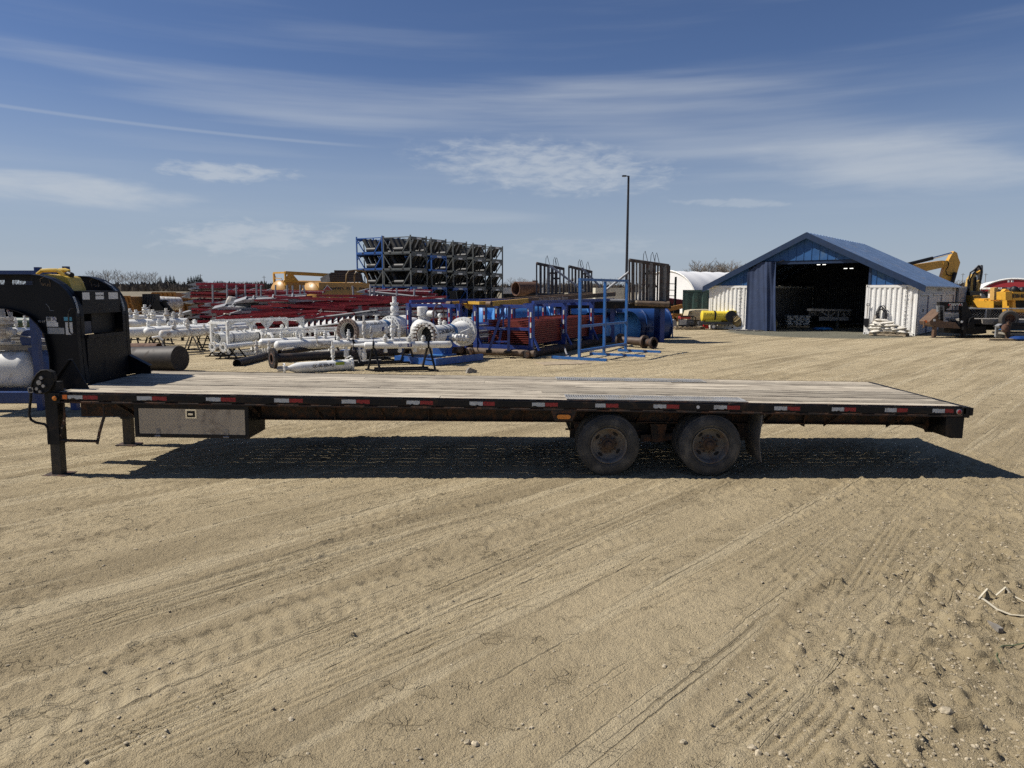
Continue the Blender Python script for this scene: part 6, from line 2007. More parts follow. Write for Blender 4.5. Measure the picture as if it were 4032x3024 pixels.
# --- dark bundle of drill pipe and upright pipe frames
rk = thing('pipe_tray', 'black basket of old drill pipe lying over the blue racks', 'pipe tray', F0 + H1 * 8)
P0 = at(2190, 1196, 31.5); P1 = at(2625, 1206, 32.5)
MB(world=rk).box(P0.x, P1.x, 31.6, 33.6, 1.52, 1.80).build('basket', BLACKD, rk, smooth=0)
for k in range(6): MB(world=rk).tube((P0.x - .3 + .05 * k, 31.75 + .3 * k, 1.88), (P1.x - 1.5, 31.75 + .3 * k, 1.86), .07, 10).build('drill_pipe', GALV if k % 2 == 0 else RUSTY, rk)
for k, x in enumerate((P0.x + .3, (P0.x + P1.x) / 2, P1.x - .3)): MB(world=rk).box(x - .1, x + .1, 31.9, 33.3, 0, 1.52).build('support', BR, rk, smooth=0)
MB(world=rk).tube(at(2508, 1193, 31.4), at(2635, 1198, 31.3), .13, 14).build('front_log', mat('dusty_brown_steel', (.12, .085, .06)), rk)
MB(world=rk).tube(at(2500, 1192, 31.42), at(2512, 1193, 31.4), .13, 14).build('log_end', TIMBER, rk)


def gate(name, label, u0, u1, v0, v1, Y, n, seed):
    r = random.Random(seed)
    a, b_ = at(u0, v1, Y), at(u1, v0 + (14 if u1 - u0 > 120 else 8), Y + .8)
    o = thing(name, label, 'pipe panel', a)
    top0 = at(u0, v0, Y); top1 = Vector((b_.x, b_.y, at(u1, v0 + 22, Y + .8).z))
    bot0 = a; bot1 = Vector((b_.x, b_.y, a.z))
    GM = mat('rusty_grey_frame', (.075, .07, .066), .75, .2, var=.4, sc=7, dirt=.5, dcol=(.10, .05, .032), dsc=6)
    GP = mat('pale_worn_pipe', (.24, .24, .235), .7, .2, var=.3, sc=6, dirt=.5, dcol=(.10, .065, .045), dsc=6)
    MB(world=o).tube(top0, top1, .075, 10).build('top_tube', GM, o)
    MB(world=o).tube(bot0, bot1, .08, 10).build('bottom_tube', GM, o)
    for k in range(n):
        f = k / (n - 1)
        w = r.choice((.08, .07, .10, .14, .12))
        MB(world=o).bar(bot0.lerp(bot1, f), top0.lerp(top1, f), w, w * 1.3, up=Y3).build('upright', GM if k in (0, n - 1) else r.choice((GM, GP, GM)), o, smooth=0)
    for k in range(max(2, n // 3)):
        f = r.uniform(.1, .7); z = r.uniform(.35, .8)
        p_, q_ = bot0.lerp(bot1, f), bot0.lerp(bot1, f + .2)
        MB(world=o).bar(p_ + (top0 - bot0) * z, q_ + (top0 - bot0) * z, .07, .09).build('tie_bar', GM, o, smooth=0)
    for k in range(3 if n > 7 else 1):
        f = r.uniform(.15, .8); q_ = top0.lerp(top1, f)
        MB(world=o).path([q_, q_ + Vector((.02, 0, .35)), q_ + Vector((.08, 0, .48)), q_ + Vector((.2, 0, .05))], .013, 5).build('rod_hook', BLACK, o)
    return o


gate('upright_pipe_rack', 'tall rusty frame of upright pipes, left of the three', 2113, 2220, 1037, 1160, 36, 8, 1)
gate('upright_pipe_rack', 'tall rusty frame of upright pipes, middle of the three', 2240, 2330, 1049, 1155, 38, 8, 2)
gate('upright_pipe_rack', 'tall rusty frame of upright pipes and posts, largest, on the right', 2478, 2632, 1024, 1190, 31.4, 12, 3)
for i, (u0, v0, u1, v1, Y) in enumerate(((2165, 1045, 2300, 1148, 34.5), (2290, 1055, 2365, 1130, 35.5), (2385, 1143, 2478, 1070, 32))):
    tag(MB().tube(at(u0, v0, Y), at(u1, v1, Y), .055, 10).build('brace_pole', GALV, None), ['pale diagonal pole leaning on the left pipe frame', 'pale diagonal pole leaning on the middle pipe frame', 'pale diagonal pole leaning against the largest pipe frame'][i], 'pole')
# rusty half tank and red machine behind
ht = thing('rusty_half_tank', 'rust brown half-round tank on a trailer behind the boom', 'tank', at(2050, 1160, 46))
p_, q_ = at(2030, 1137, 45), at(2090, 1138, 47)
MB(world=ht).lathe([(0, .40), (0, .45), (1.6, .45), (1.6, .40), (0, .40)], p_, (.8, .6, 0), 24, False).lathe([(1.5, .44), (1.5, 0)], p_, (.8, .6, 0), 24, False).build('shell', RUST, ht)
MB(world=ht).cb(at(2082, 1119, 46), (.18, .2, .25)).build('chimney', RUST, ht)
MB(world=ht).cb(at(2068, 1160, 46), (1.9, 1.5, .12)).build('bed', BLACK, ht)
for u in (2040, 2100): MB(world=ht).bar(at(u, 1160, 46), Vector((at(u, 1160, 46).x, 46, 0)), .12).build('leg', BLACK, ht)
rmch = thing('red_machine', 'faded red machine housing behind the left pipe frame', 'machine', at(2107, 1140, 50))
MB(world=rmch).cb(at(2106, 1132, 50), (.5, .8, .5)).build('hood', mat('faded_red', (.30, .07, .06), .7), rmch)
MB(world=rmch).cb(at(2107, 1113, 50), (.36, .5, .3)).build('stack', RUST, rmch)
MB(world=rmch).box(at(2095, 1140, 50).x, at(2120, 1140, 50).x, 49.7, 50.5, 0, at(2100, 1142, 50).z).build('base', BLACK, rmch)
wt_ = thing('white_van_trailer', 'long low white trailer far behind the idler racks', 'trailer', at(2020, 1160, 62))
a, b_ = at(1975, 1132, 62), at(2140, 1170, 62)
MB(world=wt_).box(a.x, b_.x, 62, 64, b_.z + .3, a.z).build('body', WHITE, wt_, smooth=0)
MB(world=wt_).box(a.x, b_.x, 62.2, 63.8, .3, b_.z + .3).build('chassis', BLACK, wt_, smooth=0)
bx_ = thing('white_trailer', 'low cream trailer roof seen behind the pipe frames', 'trailer', at(2400, 1140, 60))
a, b_ = at(2345, 1133, 60), at(2460, 1160, 60)
MB(world=bx_).box(a.x, b_.x, 60, 62, 0.6, a.z).build('body', mat('cream_paint', (.55, .52, .42), .5), bx_, smooth=0)
MB(world=bx_).box(a.x + .5, b_.x - .5, 60.2, 61.8, 0, .6).build('chassis', BLACK, bx_, smooth=0)

# --- blue free-standing frame
S0, S1 = gp(2281, 1418), gp(2463, 1385)
bs = thing('blue_stand_frame', 'tall bright blue tube frame standing on three long feet', 'stand frame', S0)
BST = mat('bright_blue_tube', (.02, .11, .33), .42, var=.1, dirt=.12, dcol=(.1, .1, .1))
hz_ = 2.67
sd_ = (S1 - S0).normalized(); sn_ = Vector((sd_.y, -sd_.x, 0))
LS = (S1 - S0).length
for f_ in (0, .5, 1):
    P_ = S0 + sd_ * LS * f_
    MB(world=bs).bar(P_ + Vector((0, 0, .1)), P_ + Vector((0, 0, hz_ - .05)), .085, .085, up=sd_).build('post', BST, bs, smooth=0)
for z_ in (hz_, 1.12, .30):
    for k in range(2 if z_ < 2 else 1):
        a_, b_ = (S0 + sd_ * (LS * .5 * k + .051), S0 + sd_ * (LS * .5 * (k + 1) - .051)) if z_ < 2 else (S0 - sd_ * .05, S1 + sd_ * .05)
        MB(world=bs).bar(a_ + Vector((0, 0, z_)), b_ + Vector((0, 0, z_)), .083, .083).build('rail', BST, bs, smooth=0)
for (f_, la, lb_) in ((0, 1.05, 1.0), (.5, .55, 1.55), (1, .3, 1.4)):
    P_ = S0 + sd_ * LS * f_ + Vector((0, 0, .052))
    MB(world=bs).bar(P_ - sn_ * la, P_ + sn_ * lb_, .09, .09).build('foot', BST, bs, smooth=0)
o = MB().path([gp(2222, 1395) + Vector((0, 0, .25)), gp(2230, 1405) + Vector((0, 0, .12)), gp(2242, 1414) + Vector((0, 0, .03))], .03, 6).build('bent_strap', GALV, None); tag(o, 'bent pale metal strip on the dirt beside the blue stand', 'metal strip')
o = MB().cb((0, 0, .015), (1.6, .9, .03)).build('plywood_sheet', TIMBER, None, smooth=0); o.location = gp(2215, 1432); o.rotation_euler = (0, 0, .3); tag(o, 'flat tan plywood sheet lying at the foot of the blue stand', 'plywood')

# --- brown flanged spool on the ground
sp_ = thing('brown_spool', 'short brown steel pipe spool with two wide flanges on the dirt', 'pipe spool', gp(2540, 1372))
for k, (u, v, Y) in enumerate(((2541, 1344, 28.5), (2576, 1349, 28.2))):
    a_ = at(u, v, Y); d_ = Vector((-.62, .78, 0)).normalized()
    a_.z = .27 - .03 * k
    MB(world=sp_).lathe([(0, .15), (0, .265 - .03 * k), (.1, .265 - .03 * k), (.1, .16), (1.35 - .3 * k, .16), (1.35 - .3 * k, .15)], a_, d_, 28, False).build('flanged_pipe', RUSTY if k else mat('brown_spool_paint', (.075, .05, .037), .6, .2, var=.25), sp_)
    MB(world=sp_).lathe([(.06, .151), (.2, .145), (.2, 0)], a_, d_, 24, False).build('bore', DARK, sp_)
    if k == 0: MB(world=sp_).lathe([(0, .16), (0, .27), (.1, .27), (.1, .16)], a_ + d_ * 1.3, d_, 28, False).build('rear_flange', RUSTY, sp_)

# --- lamp pole
lp = thing('lamp_pole', 'tall dark street lamp pole rising behind the pipe frames', 'lamp pole', (at(2460, 1100, 60).x, 60, 0))
tz = at(2475, 693, 60)
xb = at(2463, 1096, 60).x + .0
MB(world=lp).tube((tz.x, 60, 0), (tz.x, 60, tz.z), .13, 12, .085).build('pole', mat('dark_pole', (.02, .018, .02), .5), lp)
MB(world=lp).bar((tz.x + .05, 60, tz.z - .02), (tz.x - .25, 60, tz.z - .0), .08, .07).build('arm', mat('dark_pole', (.02, .018, .02)), lp)
MB(world=lp).box(tz.x - .52, tz.x - .2, 59.85, 60.15, tz.z - .05, tz.z + .05).build('lamp_head', mat('dark_pole', (.02, .018, .02)), lp)

# ================================================================== SHED, CONTAINERS, MACHINES ON THE RIGHT
CRn = Vector((20.7, 36.5, 0))
fx = Vector((math.cos(R(-39)), math.sin(R(-39)), 0)); sx_ = Vector((-fx.y, fx.x, 0))   # fx: along the front to the right, sx_: into the shed
WS = 11.2


def SP_(a, b, z=0.):
    return CRn - fx * a + sx_ * b + Vector((0, 0, z))


def container(name, label, corner, dw, dl, w, L, h, m, inner=None, side_left=True):
    """corner = lower left corner of the end face; dw along the end face, dl along the length"""
    o = thing(name, label, 'shipping container', corner)
    up = Z3
    F_ = Matrix((dw, dl, up)).transposed().to_4x4(); F_.translation = corner

    def pan(p0, d, n_out, length, z0, z1, npitch, nm, pm=None):
        """trapezoid corrugation panel"""
        vs, fs = [], []
        k = 0
        pitch = length / npitch
        prof = []
        for i in range(npitch):
            x = i * pitch
            prof += [(x, 0), (x + pitch * .38, 0), (x + pitch * .5, -.045), (x + pitch * .88, -.045)]
        prof.append((length, 0))
        for (x, dep) in prof:
            p_ = p0 + d * x + n_out * (dep - .012)
            vs += [p_ + up * z0, p_ + up * z1]
        for i in range(len(prof) - 1):
            fs.append((2 * i, 2 * i + 2, 2 * i + 3, 2 * i + 1))
        MB(world=o).add(vs, fs).build(nm, pm or m, o, smooth=0)
    t_ = .11
    for x in (0, w - t_):
        for y_ in (0, L - t_):
            MB(F_, world=o).box(x, x + t_, y_, y_ + t_, 0.02, h - .02).build('corner_post', m, o, smooth=0)
    for z0, z1 in ((.02, .17), (h - .13, h)):
        for y_ in (0.004, L - t_):
            MB(F_, world=o).box(t_, w - t_, y_, y_ + .1, z0, z1).build('end_rail', m, o, smooth=0)
        for x in (0.004, w - .1):
            MB(F_, world=o).box(x, x + .09, t_, L - t_, z0, z1).build('side_rail', m, o, smooth=0)
    pan(corner + dw * t_, dw, -dl, w - 2 * t_, .17, h - .13, 9, 'end_panel')
    pan(corner + dl * L + dw * t_, dw, dl, w - 2 * t_, .17, h - .13, 9, 'end_panel')
    pan(corner + dl * t_, dl, -dw, L - 2 * t_, .17, h - .13, 44, 'side_panel')
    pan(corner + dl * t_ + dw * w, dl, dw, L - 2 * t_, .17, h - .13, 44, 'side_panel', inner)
    MB(F_, world=o).box(.03, w - .03, .03, L - .03, h - .05, h - .03).box(.03, w - .03, .03, L - .03, .1, .13).build('roof', m, o, smooth=0)
    for x in (0, w - .13):
        for z in (0, h - .118):
            c_ = MB(F_, world=o).box(x - .004, x + .134, -.008, .16, z, z + .122).build('corner_casting', m, o, smooth=0)
            MB(F_, world=o).prism([(x + .065 + .03 * math.cos(q * .6283), z + .06 + .042 * math.sin(q * .6283)) for q in range(10)], -.012, -.007).build('casting_hole', DARK, c_, smooth=0)
    return o, F_


CW = mat('white_container_paint', (.78, .77, .73), .5, var=.05, dirt=.1, dcol=(.48, .42, .33), dsc=1.5)
CG = mat('green_container_paint', (.022, .055, .045), .55, var=.2, dirt=.25, dcol=(.06, .055, .045))
LC = 12.6
rc, FR = container('white_container', 'white shipping container with garage doors, right wall of the shed', SP_(2.44, 0), fx, sx_, 2.44, LC, 2.6, CW)
lc, FL = container('white_container', 'white shipping container forming the left wall of the shed', SP_(WS, 0), fx, sx_, 2.44, LC, 2.6, CW, mat('dull_grey_wall', (.10, .105, .11), .7, var=.2))  # white inner side coloured dark grey to stand in for interior shade
for F_, o, n_, s_ in ((FR, rc, 'USHU\n7\n1\n4\n0\n5\n2\n0', 0), (FL, lc, 'SHAU\n7\n4\n1\n6\n0\n5', 0)):
    M3 = F_.to_3x3()
    txt = '\n'.join('BSHU714052' if o is rc else 'BSHU741605')
    p_ = F_ @ Vector((1.93, -.012, 1.52))
    t_ = text(txt, p_ - sx_ * .02, fx, (0, 0, 1), .20, mat('grey_stencil', (.12, .12, .12), .7), o, bold=.002)
# ---- shed
sh = thing('storage_shed', 'open blue gable-roofed storage shed standing on two white containers', 'shed', SP_(WS / 2, 0))
SB = mat('faded_blue_metal', (.015, .078, .22), .5, var=.14, sc=2.2, dirt=.24, dcol=(.10, .15, .16), dsc=1.3)
SBD = mat('dark_blue_trim', (.006, .022, .062), .5, var=.15)
RFM = mat('grey_blue_roofing', (.13, .20, .33), .4, .4, var=.15, sc=1.5, dirt=.25, dcol=(.12, .10, .09), dsc=1)
PK, EV = 5.43, 2.66
slope = (PK - EV) / (WS / 2)
Ms = Matrix((-fx, sx_, Z3)).transposed().to_4x4(); Ms.translation = CRn     # local x = a, local y = b
zr = lambda a: PK - slope * abs(a - WS / 2)
# roof slabs with standing ribs
for s_, (a0, a1) in enumerate(((-.35, WS / 2), (WS / 2, WS + .35))):
    z0, z1 = zr(a0), zr(a1)
    r_ = MB(Ms, world=sh).add([(a0, -.18, z0), (a1, -.18, z1), (a1, LC + .3, z1), (a0, LC + .3, z0), (a0, -.18, z0 + .06), (a1, -.18, z1 + .06), (a1, LC + .3, z1 + .06), (a0, LC + .3, z0 + .06)],
                              [(0, 3, 2, 1), (4, 5, 6, 7), (0, 1, 5, 4), (1, 2, 6, 5), (2, 3, 7, 6), (3, 0, 4, 7)]).build('roof', RFM, sh, smooth=0)
    m_ = MB(Ms, world=sh)
    b = -.14
    while b < LC + .25:
        m_.add([(a0, b, z0 + .061), (a1, b, z1 + .061), (a1, b + .05, z1 + .061), (a0, b + .05, z0 + .061), (a0, b + .02, z0 + .09), (a1, b + .02, z1 + .09)], [(0, 1, 5, 4), (3, 4, 5, 2), (0, 4, 3), (1, 2, 5)])
        b += .6
    m_.build('roof_rib', RFM, r_, smooth=0)
    # fascia board and soffit
    MB(Ms, world=sh).add([(a0, -.21, z0 - .26), (a1, -.21, z1 - .26), (a1, -.21, z1 + .075), (a0, -.21, z0 + .075), (a0, -.181, z0 - .26), (a1, -.181, z1 - .26), (a1, -.181, z1 + .075), (a0, -.181, z0 + .075)],
                         [(0, 1, 2, 3), (7, 6, 5, 4), (0, 4, 5, 1), (3, 2, 6, 7)]).build('fascia', SBD, sh, smooth=0)
    MB(Ms, world=sh).add([(a0, -.17, z0 - .012), (a1, -.17, z1 - .012), (a1, .05, z1 - .012), (a0, .05, z0 - .012)], [(0, 1, 2, 3)]).build('soffit', SBD, sh, smooth=0)
HDZ = 3.98
ah = WS / 2 - (PK - HDZ) / slope
MB(Ms, world=sh).prism([(ah, HDZ), (WS - ah, HDZ), (WS / 2, PK - .01)], .06, .12).build('gable_panel', SB, sh, smooth=0)
MB(Ms, world=sh).bar((ah - .1, .15, HDZ - .1), (WS - ah + .1, .15, HDZ - .1), .1, .18).build('door_header', SBD, sh, smooth=0)
for a0, a1 in ((0, 2.30), (WS - 2.42, WS)):
    lo, hi = (a0, a1)
    pts = [(lo, 2.61), (hi, 2.61), (hi, zr(hi) - .01), (lo, zr(lo) - .01)]
    MB(Ms, world=sh).prism(pts, .06, .12).build('side_gable', SB, sh, smooth=0)
m_ = MB(Ms, world=sh)
a = .3
while a < WS:
    lo = 2.62 if (a < 2.2 or a > WS - 2.35) else HDZ + .02
    hi = zr(a) - .05
    if hi > lo + .05: m_.box(a, a + .035, .035, .0595, lo, hi)
    a += .42
m_.build('gable_rib', SB, sh, smooth=0)
for a in (2.30, WS - 2.46): MB(Ms, world=sh).box(a - .05, a + .06, .02, .14, .0, zr(a) - .02).build('jamb_post', SBD, sh, smooth=0)
# inside: back wall and purlins
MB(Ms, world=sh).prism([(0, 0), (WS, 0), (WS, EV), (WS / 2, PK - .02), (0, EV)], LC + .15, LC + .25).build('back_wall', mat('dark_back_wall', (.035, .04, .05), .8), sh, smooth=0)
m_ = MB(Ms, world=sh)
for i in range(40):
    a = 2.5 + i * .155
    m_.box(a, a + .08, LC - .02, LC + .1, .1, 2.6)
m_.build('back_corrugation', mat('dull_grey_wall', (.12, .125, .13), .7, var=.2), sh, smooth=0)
for i, b in enumerate((2., 5., 8., 11.)):
    for s_ in (0, 1):
        a0, a1 = (0, WS / 2) if s_ == 0 else (WS / 2, WS)
        MB(Ms, world=sh).bar((a0, b, zr(a0) - .12), (a1, b, zr(a1) - .12), .1, .16).build('rafter', BLACK, sh, smooth=0)
    MB(Ms, world=sh).bar((.2, b, 3.9), (WS - .2, b, 3.9), .08, .12).build('tie_beam', BLACK, sh, smooth=0) if False else None
EM = bpy.data.materials.new('lit_tube'); EM.use_nodes = True
eb = EM.node_tree.nodes['Principled BSDF']; eb.inputs['Emission Color'].default_value = (1, .97, .9, 1); eb.inputs['Emission Strength'].default_value = 1.6; eb.inputs['Base Color'].default_value = (.8, .8, .8, 1)
for i, (u, v, b) in enumerate(((3234, 1042, 5.), (3341, 1057, 3.2), (3296, 1050, 9.))):
    # point of the ray at that depth inside the shed
    Yc = SP_(WS / 2 - 1.2, b).y
    c_ = at(u, v, Yc)
    o = thing('tube_lamp', ['lit fluorescent lamp under the shed roof, left one', 'lit fluorescent lamp under the shed roof, right one', 'faint fluorescent lamp deep inside the shed'][i], 'lamp', c_)
    MB(world=o).bar(c_ - fx * .35 + Vector((0, 0, .05)), c_ + fx * .35 + Vector((0, 0, .05)), .12, .05).build('housing', BLACK, o, smooth=0)
    if i < 2:
        for k in (-1, 1): MB(world=o).bar(c_ + fx * (.16 * k - .09), c_ + fx * (.16 * k + .09), .06, .035).build('tube', EM, o, smooth=0)
# garage doors on the right side
SID = mat('grey_white_siding', (.50, .51, .52), .55, var=.06, dirt=.15, dcol=(.3, .29, .27))
Md = Matrix((sx_, fx, Z3)).transposed().to_4x4(); Md.translation = SP_(0, 0)       # local x into depth, y outwards
gd = thing('door_wall', 'pale sided wall with three garage doors along the right container', 'wall', SP_(-.02, 0))
m_ = MB(Md, world=gd)
m_.box(0.12, LC - .1, .012, .06, 2.1, 2.62)
for a, c_ in ((.12, .35), (2.95, 4.15), (7.35, 8.9), (12.0, LC - .1)): m_.box(a, c_, .012, .06, .05, 2.1)
m_.build('siding', SID, gd, smooth=0)
m_ = MB(Md, world=gd)
x = .2
while x < LC - .2:
    m_.box(x, x + .02, .06, .068, 2.12, 2.6); x += .22
m_.build('siding_batten', SID, gd, smooth=0)
for k, (a, c_) in enumerate(((.35, 2.95), (4.15, 7.35), (8.9, 12.0))):
    d_ = MB(Md, world=gd).box(a + .1, c_ - .28, .013, .03, .06, 2.02).build('garage_door', SID, gd, smooth=0)
    for z in (.55, 1.03, 1.5): MB(Md, world=gd).box(a + .1, c_ - .28, .0305, .036, z, z + .03).build('panel_seam', mat('seam_grey', (.25, .26, .27), .6), d_, smooth=0)
    MB(Md, world=gd).box((a + c_) / 2 - .2, (a + c_) / 2 - .1, .031, .07, 1.2, 1.34).build('door_handle', BLACK, d_, smooth=0)
    MB(Md, world=gd).box(c_ - .27, c_ - .12, .013, .05, .05, 2.06).build('dark_jamb', NAVY, gd, smooth=0)
    MB(Md, world=gd).box(a, c_, .061, .10, 2.06, 2.14).build('head_trim', SID, gd, smooth=0)
fp = [(5.2, 2.33), (5.5, 2.40), (6.0, 2.44), (6.5, 2.38), (6.9, 2.42), (6.8, 2.34), (6.9, 2.28), (6.4, 2.32), (5.8, 2.28), (5.4, 2.30)]
MB(Md, world=gd).prism(fp, .062, .075).build('fish_emblem', mat('emblem_grey', (.12, .13, .15), .6), gd, smooth=0)
MB(Md, world=gd).box(11.2, 11.5, .062, .075, 2.28, 2.48).build('sign', mat('emblem_grey', (.12, .13, .15)), gd, smooth=0)
gcn, _ = container('grey_container', 'grey shipping container standing beyond the shed side wall', SP_(2.24, LC + .35), fx, sx_, 2.44, 6., 2.6, mat('grey_container_paint', (.36, .37, .39), .55, var=.08))
gco, _ = container('green_container', 'dark green shipping container standing left of the white one', at(2686, 1240, 50.5) * 1.0 - Vector((0, 0, at(2686, 1240, 50.5).z)), Vector((.97, -.24, 0)), Vector((.24, .97, 0)), 6.0, 2.44, 2.36, CG)

# tarp curtain
TP = mat('blue_tarp', (.02, .036, .085), .6, var=.12, sc=3, bump=.3, bs=5)
nu, nv = 60, 24
vs, fs = [], []
for j in range(nv + 1):
    fz = j / nv
    for i in range(nu + 1):
        f_ = i / nu
        ztop_ = min(3.93, 3.35 + f_ * 1.4)
        wd = 2.15 - .3 * fz
        a = WS - 2.42 + .05 - f_ * wd * .88 + .12 * (1 - fz) * math.sin(f_ * 9)
        amp = .03 + .11 * max(0, f_ - .45) * 1.8 * (1 - fz * .3)
        b = -.12 - amp * (math.sin(f_ * 13 + 1.6 * math.sin(f_ * 5 + 1) + .9 * math.sin(fz * 3)) + .35 * math.sin(f_ * 37 + fz * 2)) - .3 * (1 - fz) * f_ * .6
        z = .02 + (ztop_ - .02) * fz + .03 * math.sin(f_ * 17) * (1 - fz)
        vs.append(tuple(Ms @ Vector((a, b, z))))
for j in range(nv):
    for i in range(nu):
        q = j * (nu + 1) + i
        fs.append((q, q + 1, q + nu + 2, q + nu + 1))
tpo = thing('tarp_curtain', 'dark blue tarp curtain hanging gathered at the left of the shed opening', 'tarp', Ms @ Vector((WS - 3.4, -.1, 0)))
MB(world=tpo).add(vs, fs).build('sheet', TP, tpo, smooth=60)
MB(Ms, world=tpo).bar((WS - 2.35, .0, 3.4), (WS - 4.4, .0, 4.02), .05, .05).build('hanging_rail', BLACK, tpo)

# pallets, bags
BAGM = mat('white_bag_plastic', (.66, .66, .64), .4, var=.12, sc=4, dirt=.15, dcol=(.4, .38, .35))


def pillow(mb, L, sx, sy, sz, n=8):
    vs, fs = [], []
    for j in range(n + 1):
        for i in range(n + 1):
            x, y_ = i / n * 2 - 1, j / n * 2 - 1
            h = max(0, (1 - x ** 4) * (1 - y_ ** 4)) ** .5
            vs.append((x * sx, y_ * sy, h * sz))
    m0 = len(vs)
    for j in range(n + 1):
        for i in range(n + 1):
            x, y_ = i / n * 2 - 1, j / n * 2 - 1
            h = max(0, (1 - x ** 4) * (1 - y_ ** 4)) ** .5
            vs.append((x * sx, y_ * sy, -h * sz))
    for j in range(n):
        for i in range(n):
            q = j * (n + 1) + i
            fs.append((q, q + 1, q + n + 2, q + n + 1)); fs.append((m0 + q, m0 + q + n + 1, m0 + q + n + 2, m0 + q + 1))
    mb.add(vs, fs, L)


def pallet(loc, rz, label, w=1.1, d=1.0):
    o = thing('pallet', label, 'pallet', loc, rz)
    for y_ in (-d / 2 + .06, 0, d / 2 - .06): MB().cb((0, y_, .06), (w, .09, .09)).build('stringer', TIMBER, o, smooth=0)
    for k in range(6): MB().cb((-w / 2 + .07 + k * (w - .14) / 5, 0, .118), (.11, d, .022)).build('deck_board', TIMBER, o, smooth=0)
    for k in range(3): MB().cb((-w / 2 + .07 + k * (w - .14) / 2, 0, .0), (.11, d, .022)).build('bottom_board', TIMBER, o, smooth=0)
    return o


pc = gp(3137, 1290); pc.z = .02
pallet(pc, R(-10), 'wooden pallet under the stacked white bags inside the shed', 1.36, 1.0)
rb2 = random.Random(4)
bmesh_ = MB(); pillow(bmesh_, None, .25, .38, .085); BAG = bmesh_.mesh('bag', BAGM, 60)
nmz = ['bottom', 'second', 'third', 'top']
for l in range(4):
    for k in range(4 if l % 2 else 3):
        for r_ in range(2):
            nk = 4 if l % 2 else 3
            x = (k - (nk - 1) / 2) * (1.24 / nk + .06)
            o = bpy.data.objects.new('white_bag', BAG); col.objects.link(o)
            o.location = pc + Matrix.Rotation(R(-10), 3, 'Z') @ Vector((x, -.25 + r_ * .5, .21 + l * .155)); o.rotation_euler = (0, 0, R(-10 + rb2.uniform(-5, 5)))
            o.scale = (1.24 / nk / .5 * 1.02, .66, 1)
            tag(o, 'white sack in the %s layer of the pallet inside the shed' % nmz[l], 'sack', 'sacks on the shed pallet')
# sacks against the right container
pb = gp(3500, 1322); pb.z = .02
pallet(pb, R(-39), 'worn pallet under the slumped pale sacks by the right container', 1.7, 1.0)
SK = mat('pale_sack', (.60, .57, .50), .8, var=.15, sc=6, dirt=.3, dcol=(.35, .3, .22))
bm2 = MB(); pillow(bm2, None, .34, .24, .085); SACK = bm2.mesh('sack', SK, 60)
k = 0
for l, cnt in enumerate((4, 4, 3, 2, 1)):
    for i in range(cnt):
        for r_ in range(2 if l < 3 else 1):
            x = (i - (cnt - 1) / 2) * .33 + rb2.uniform(-.06, .06) - .1 * l
            o = bpy.data.objects.new('pale_sack', SACK); col.objects.link(o)
            o.location = pb + Matrix.Rotation(R(-39), 3, 'Z') @ Vector((x, -.22 + r_ * .42 + rb2.uniform(-.05, .05), .22 + l * .135)); o.rotation_euler = (R(rb2.uniform(-10, 10)), R(rb2.uniform(-12, 12)), R(-39 + rb2.uniform(-30, 30)))
            tag(o, 'pale sack in the slumped heap by the right container, layer %s' % ('one', 'two', 'three', 'four', 'five')[l], 'sack', 'slumped sacks by the container')
# shovel, hose coil, post
Fp = lambda a, z, off: SP_(a, -off, z)
sv = thing('shovel', 'long-handled shovel hanging on the right white container', 'shovel', Fp(2.30, 1.1, .08))
MB(world=sv).tube(Fp(2.30, .75, .08), Fp(2.28, 1.52, .08), .022, 8).build('handle', GREYWOOD, sv)
MB(world=sv).path([Fp(2.34, 1.52, .08), Fp(2.34, 1.62, .08), Fp(2.22, 1.62, .08), Fp(2.22, 1.52, .08), Fp(2.34, 1.52, .08)], .02, 6).build('grip', BLACK, sv)
MB(world=sv).prism([(-.12, .12), (.12, .12), (.12, -.2), (.05, -.34), (-.05, -.34), (-.12, -.2)], -.012, .012, Matrix.Translation(INV[sv.name].inverted().translation * 0) if False else frame(Fp(2.31, .72, .09), fx)).build('blade', BLACK, sv, smooth=0)
hc = thing('hose_coil', 'tangled dark hose coil hanging on the right white container', 'hose', Fp(1.62, 1.0, .1))
rh = random.Random(8)
for k in range(9):
    cx_, cz_ = 1.60 + rh.uniform(-.06, .06), .98 + rh.uniform(-.1, .1)
    rx_, rz_ = rh.uniform(.16, .26), rh.uniform(.34, .52)
    MB(world=hc).path([Fp(cx_ + rx_ * math.cos(q * .4488), cz_ + rz_ * math.sin(q * .4488), .07 + .012 * k + rh.uniform(0, .03)) for q in range(15)], .018, 5).build('loop', mat('dark_hose', (.03, .03, .033), .6), hc)
o = MB().bar(Fp(1.98, .0, .55), Fp(1.88, 1.02, .1), .14, .07).build('leaning_board', GREYWOOD, None, smooth=0); tag(o, 'dark board leaning against the right container beside the sacks', 'board')

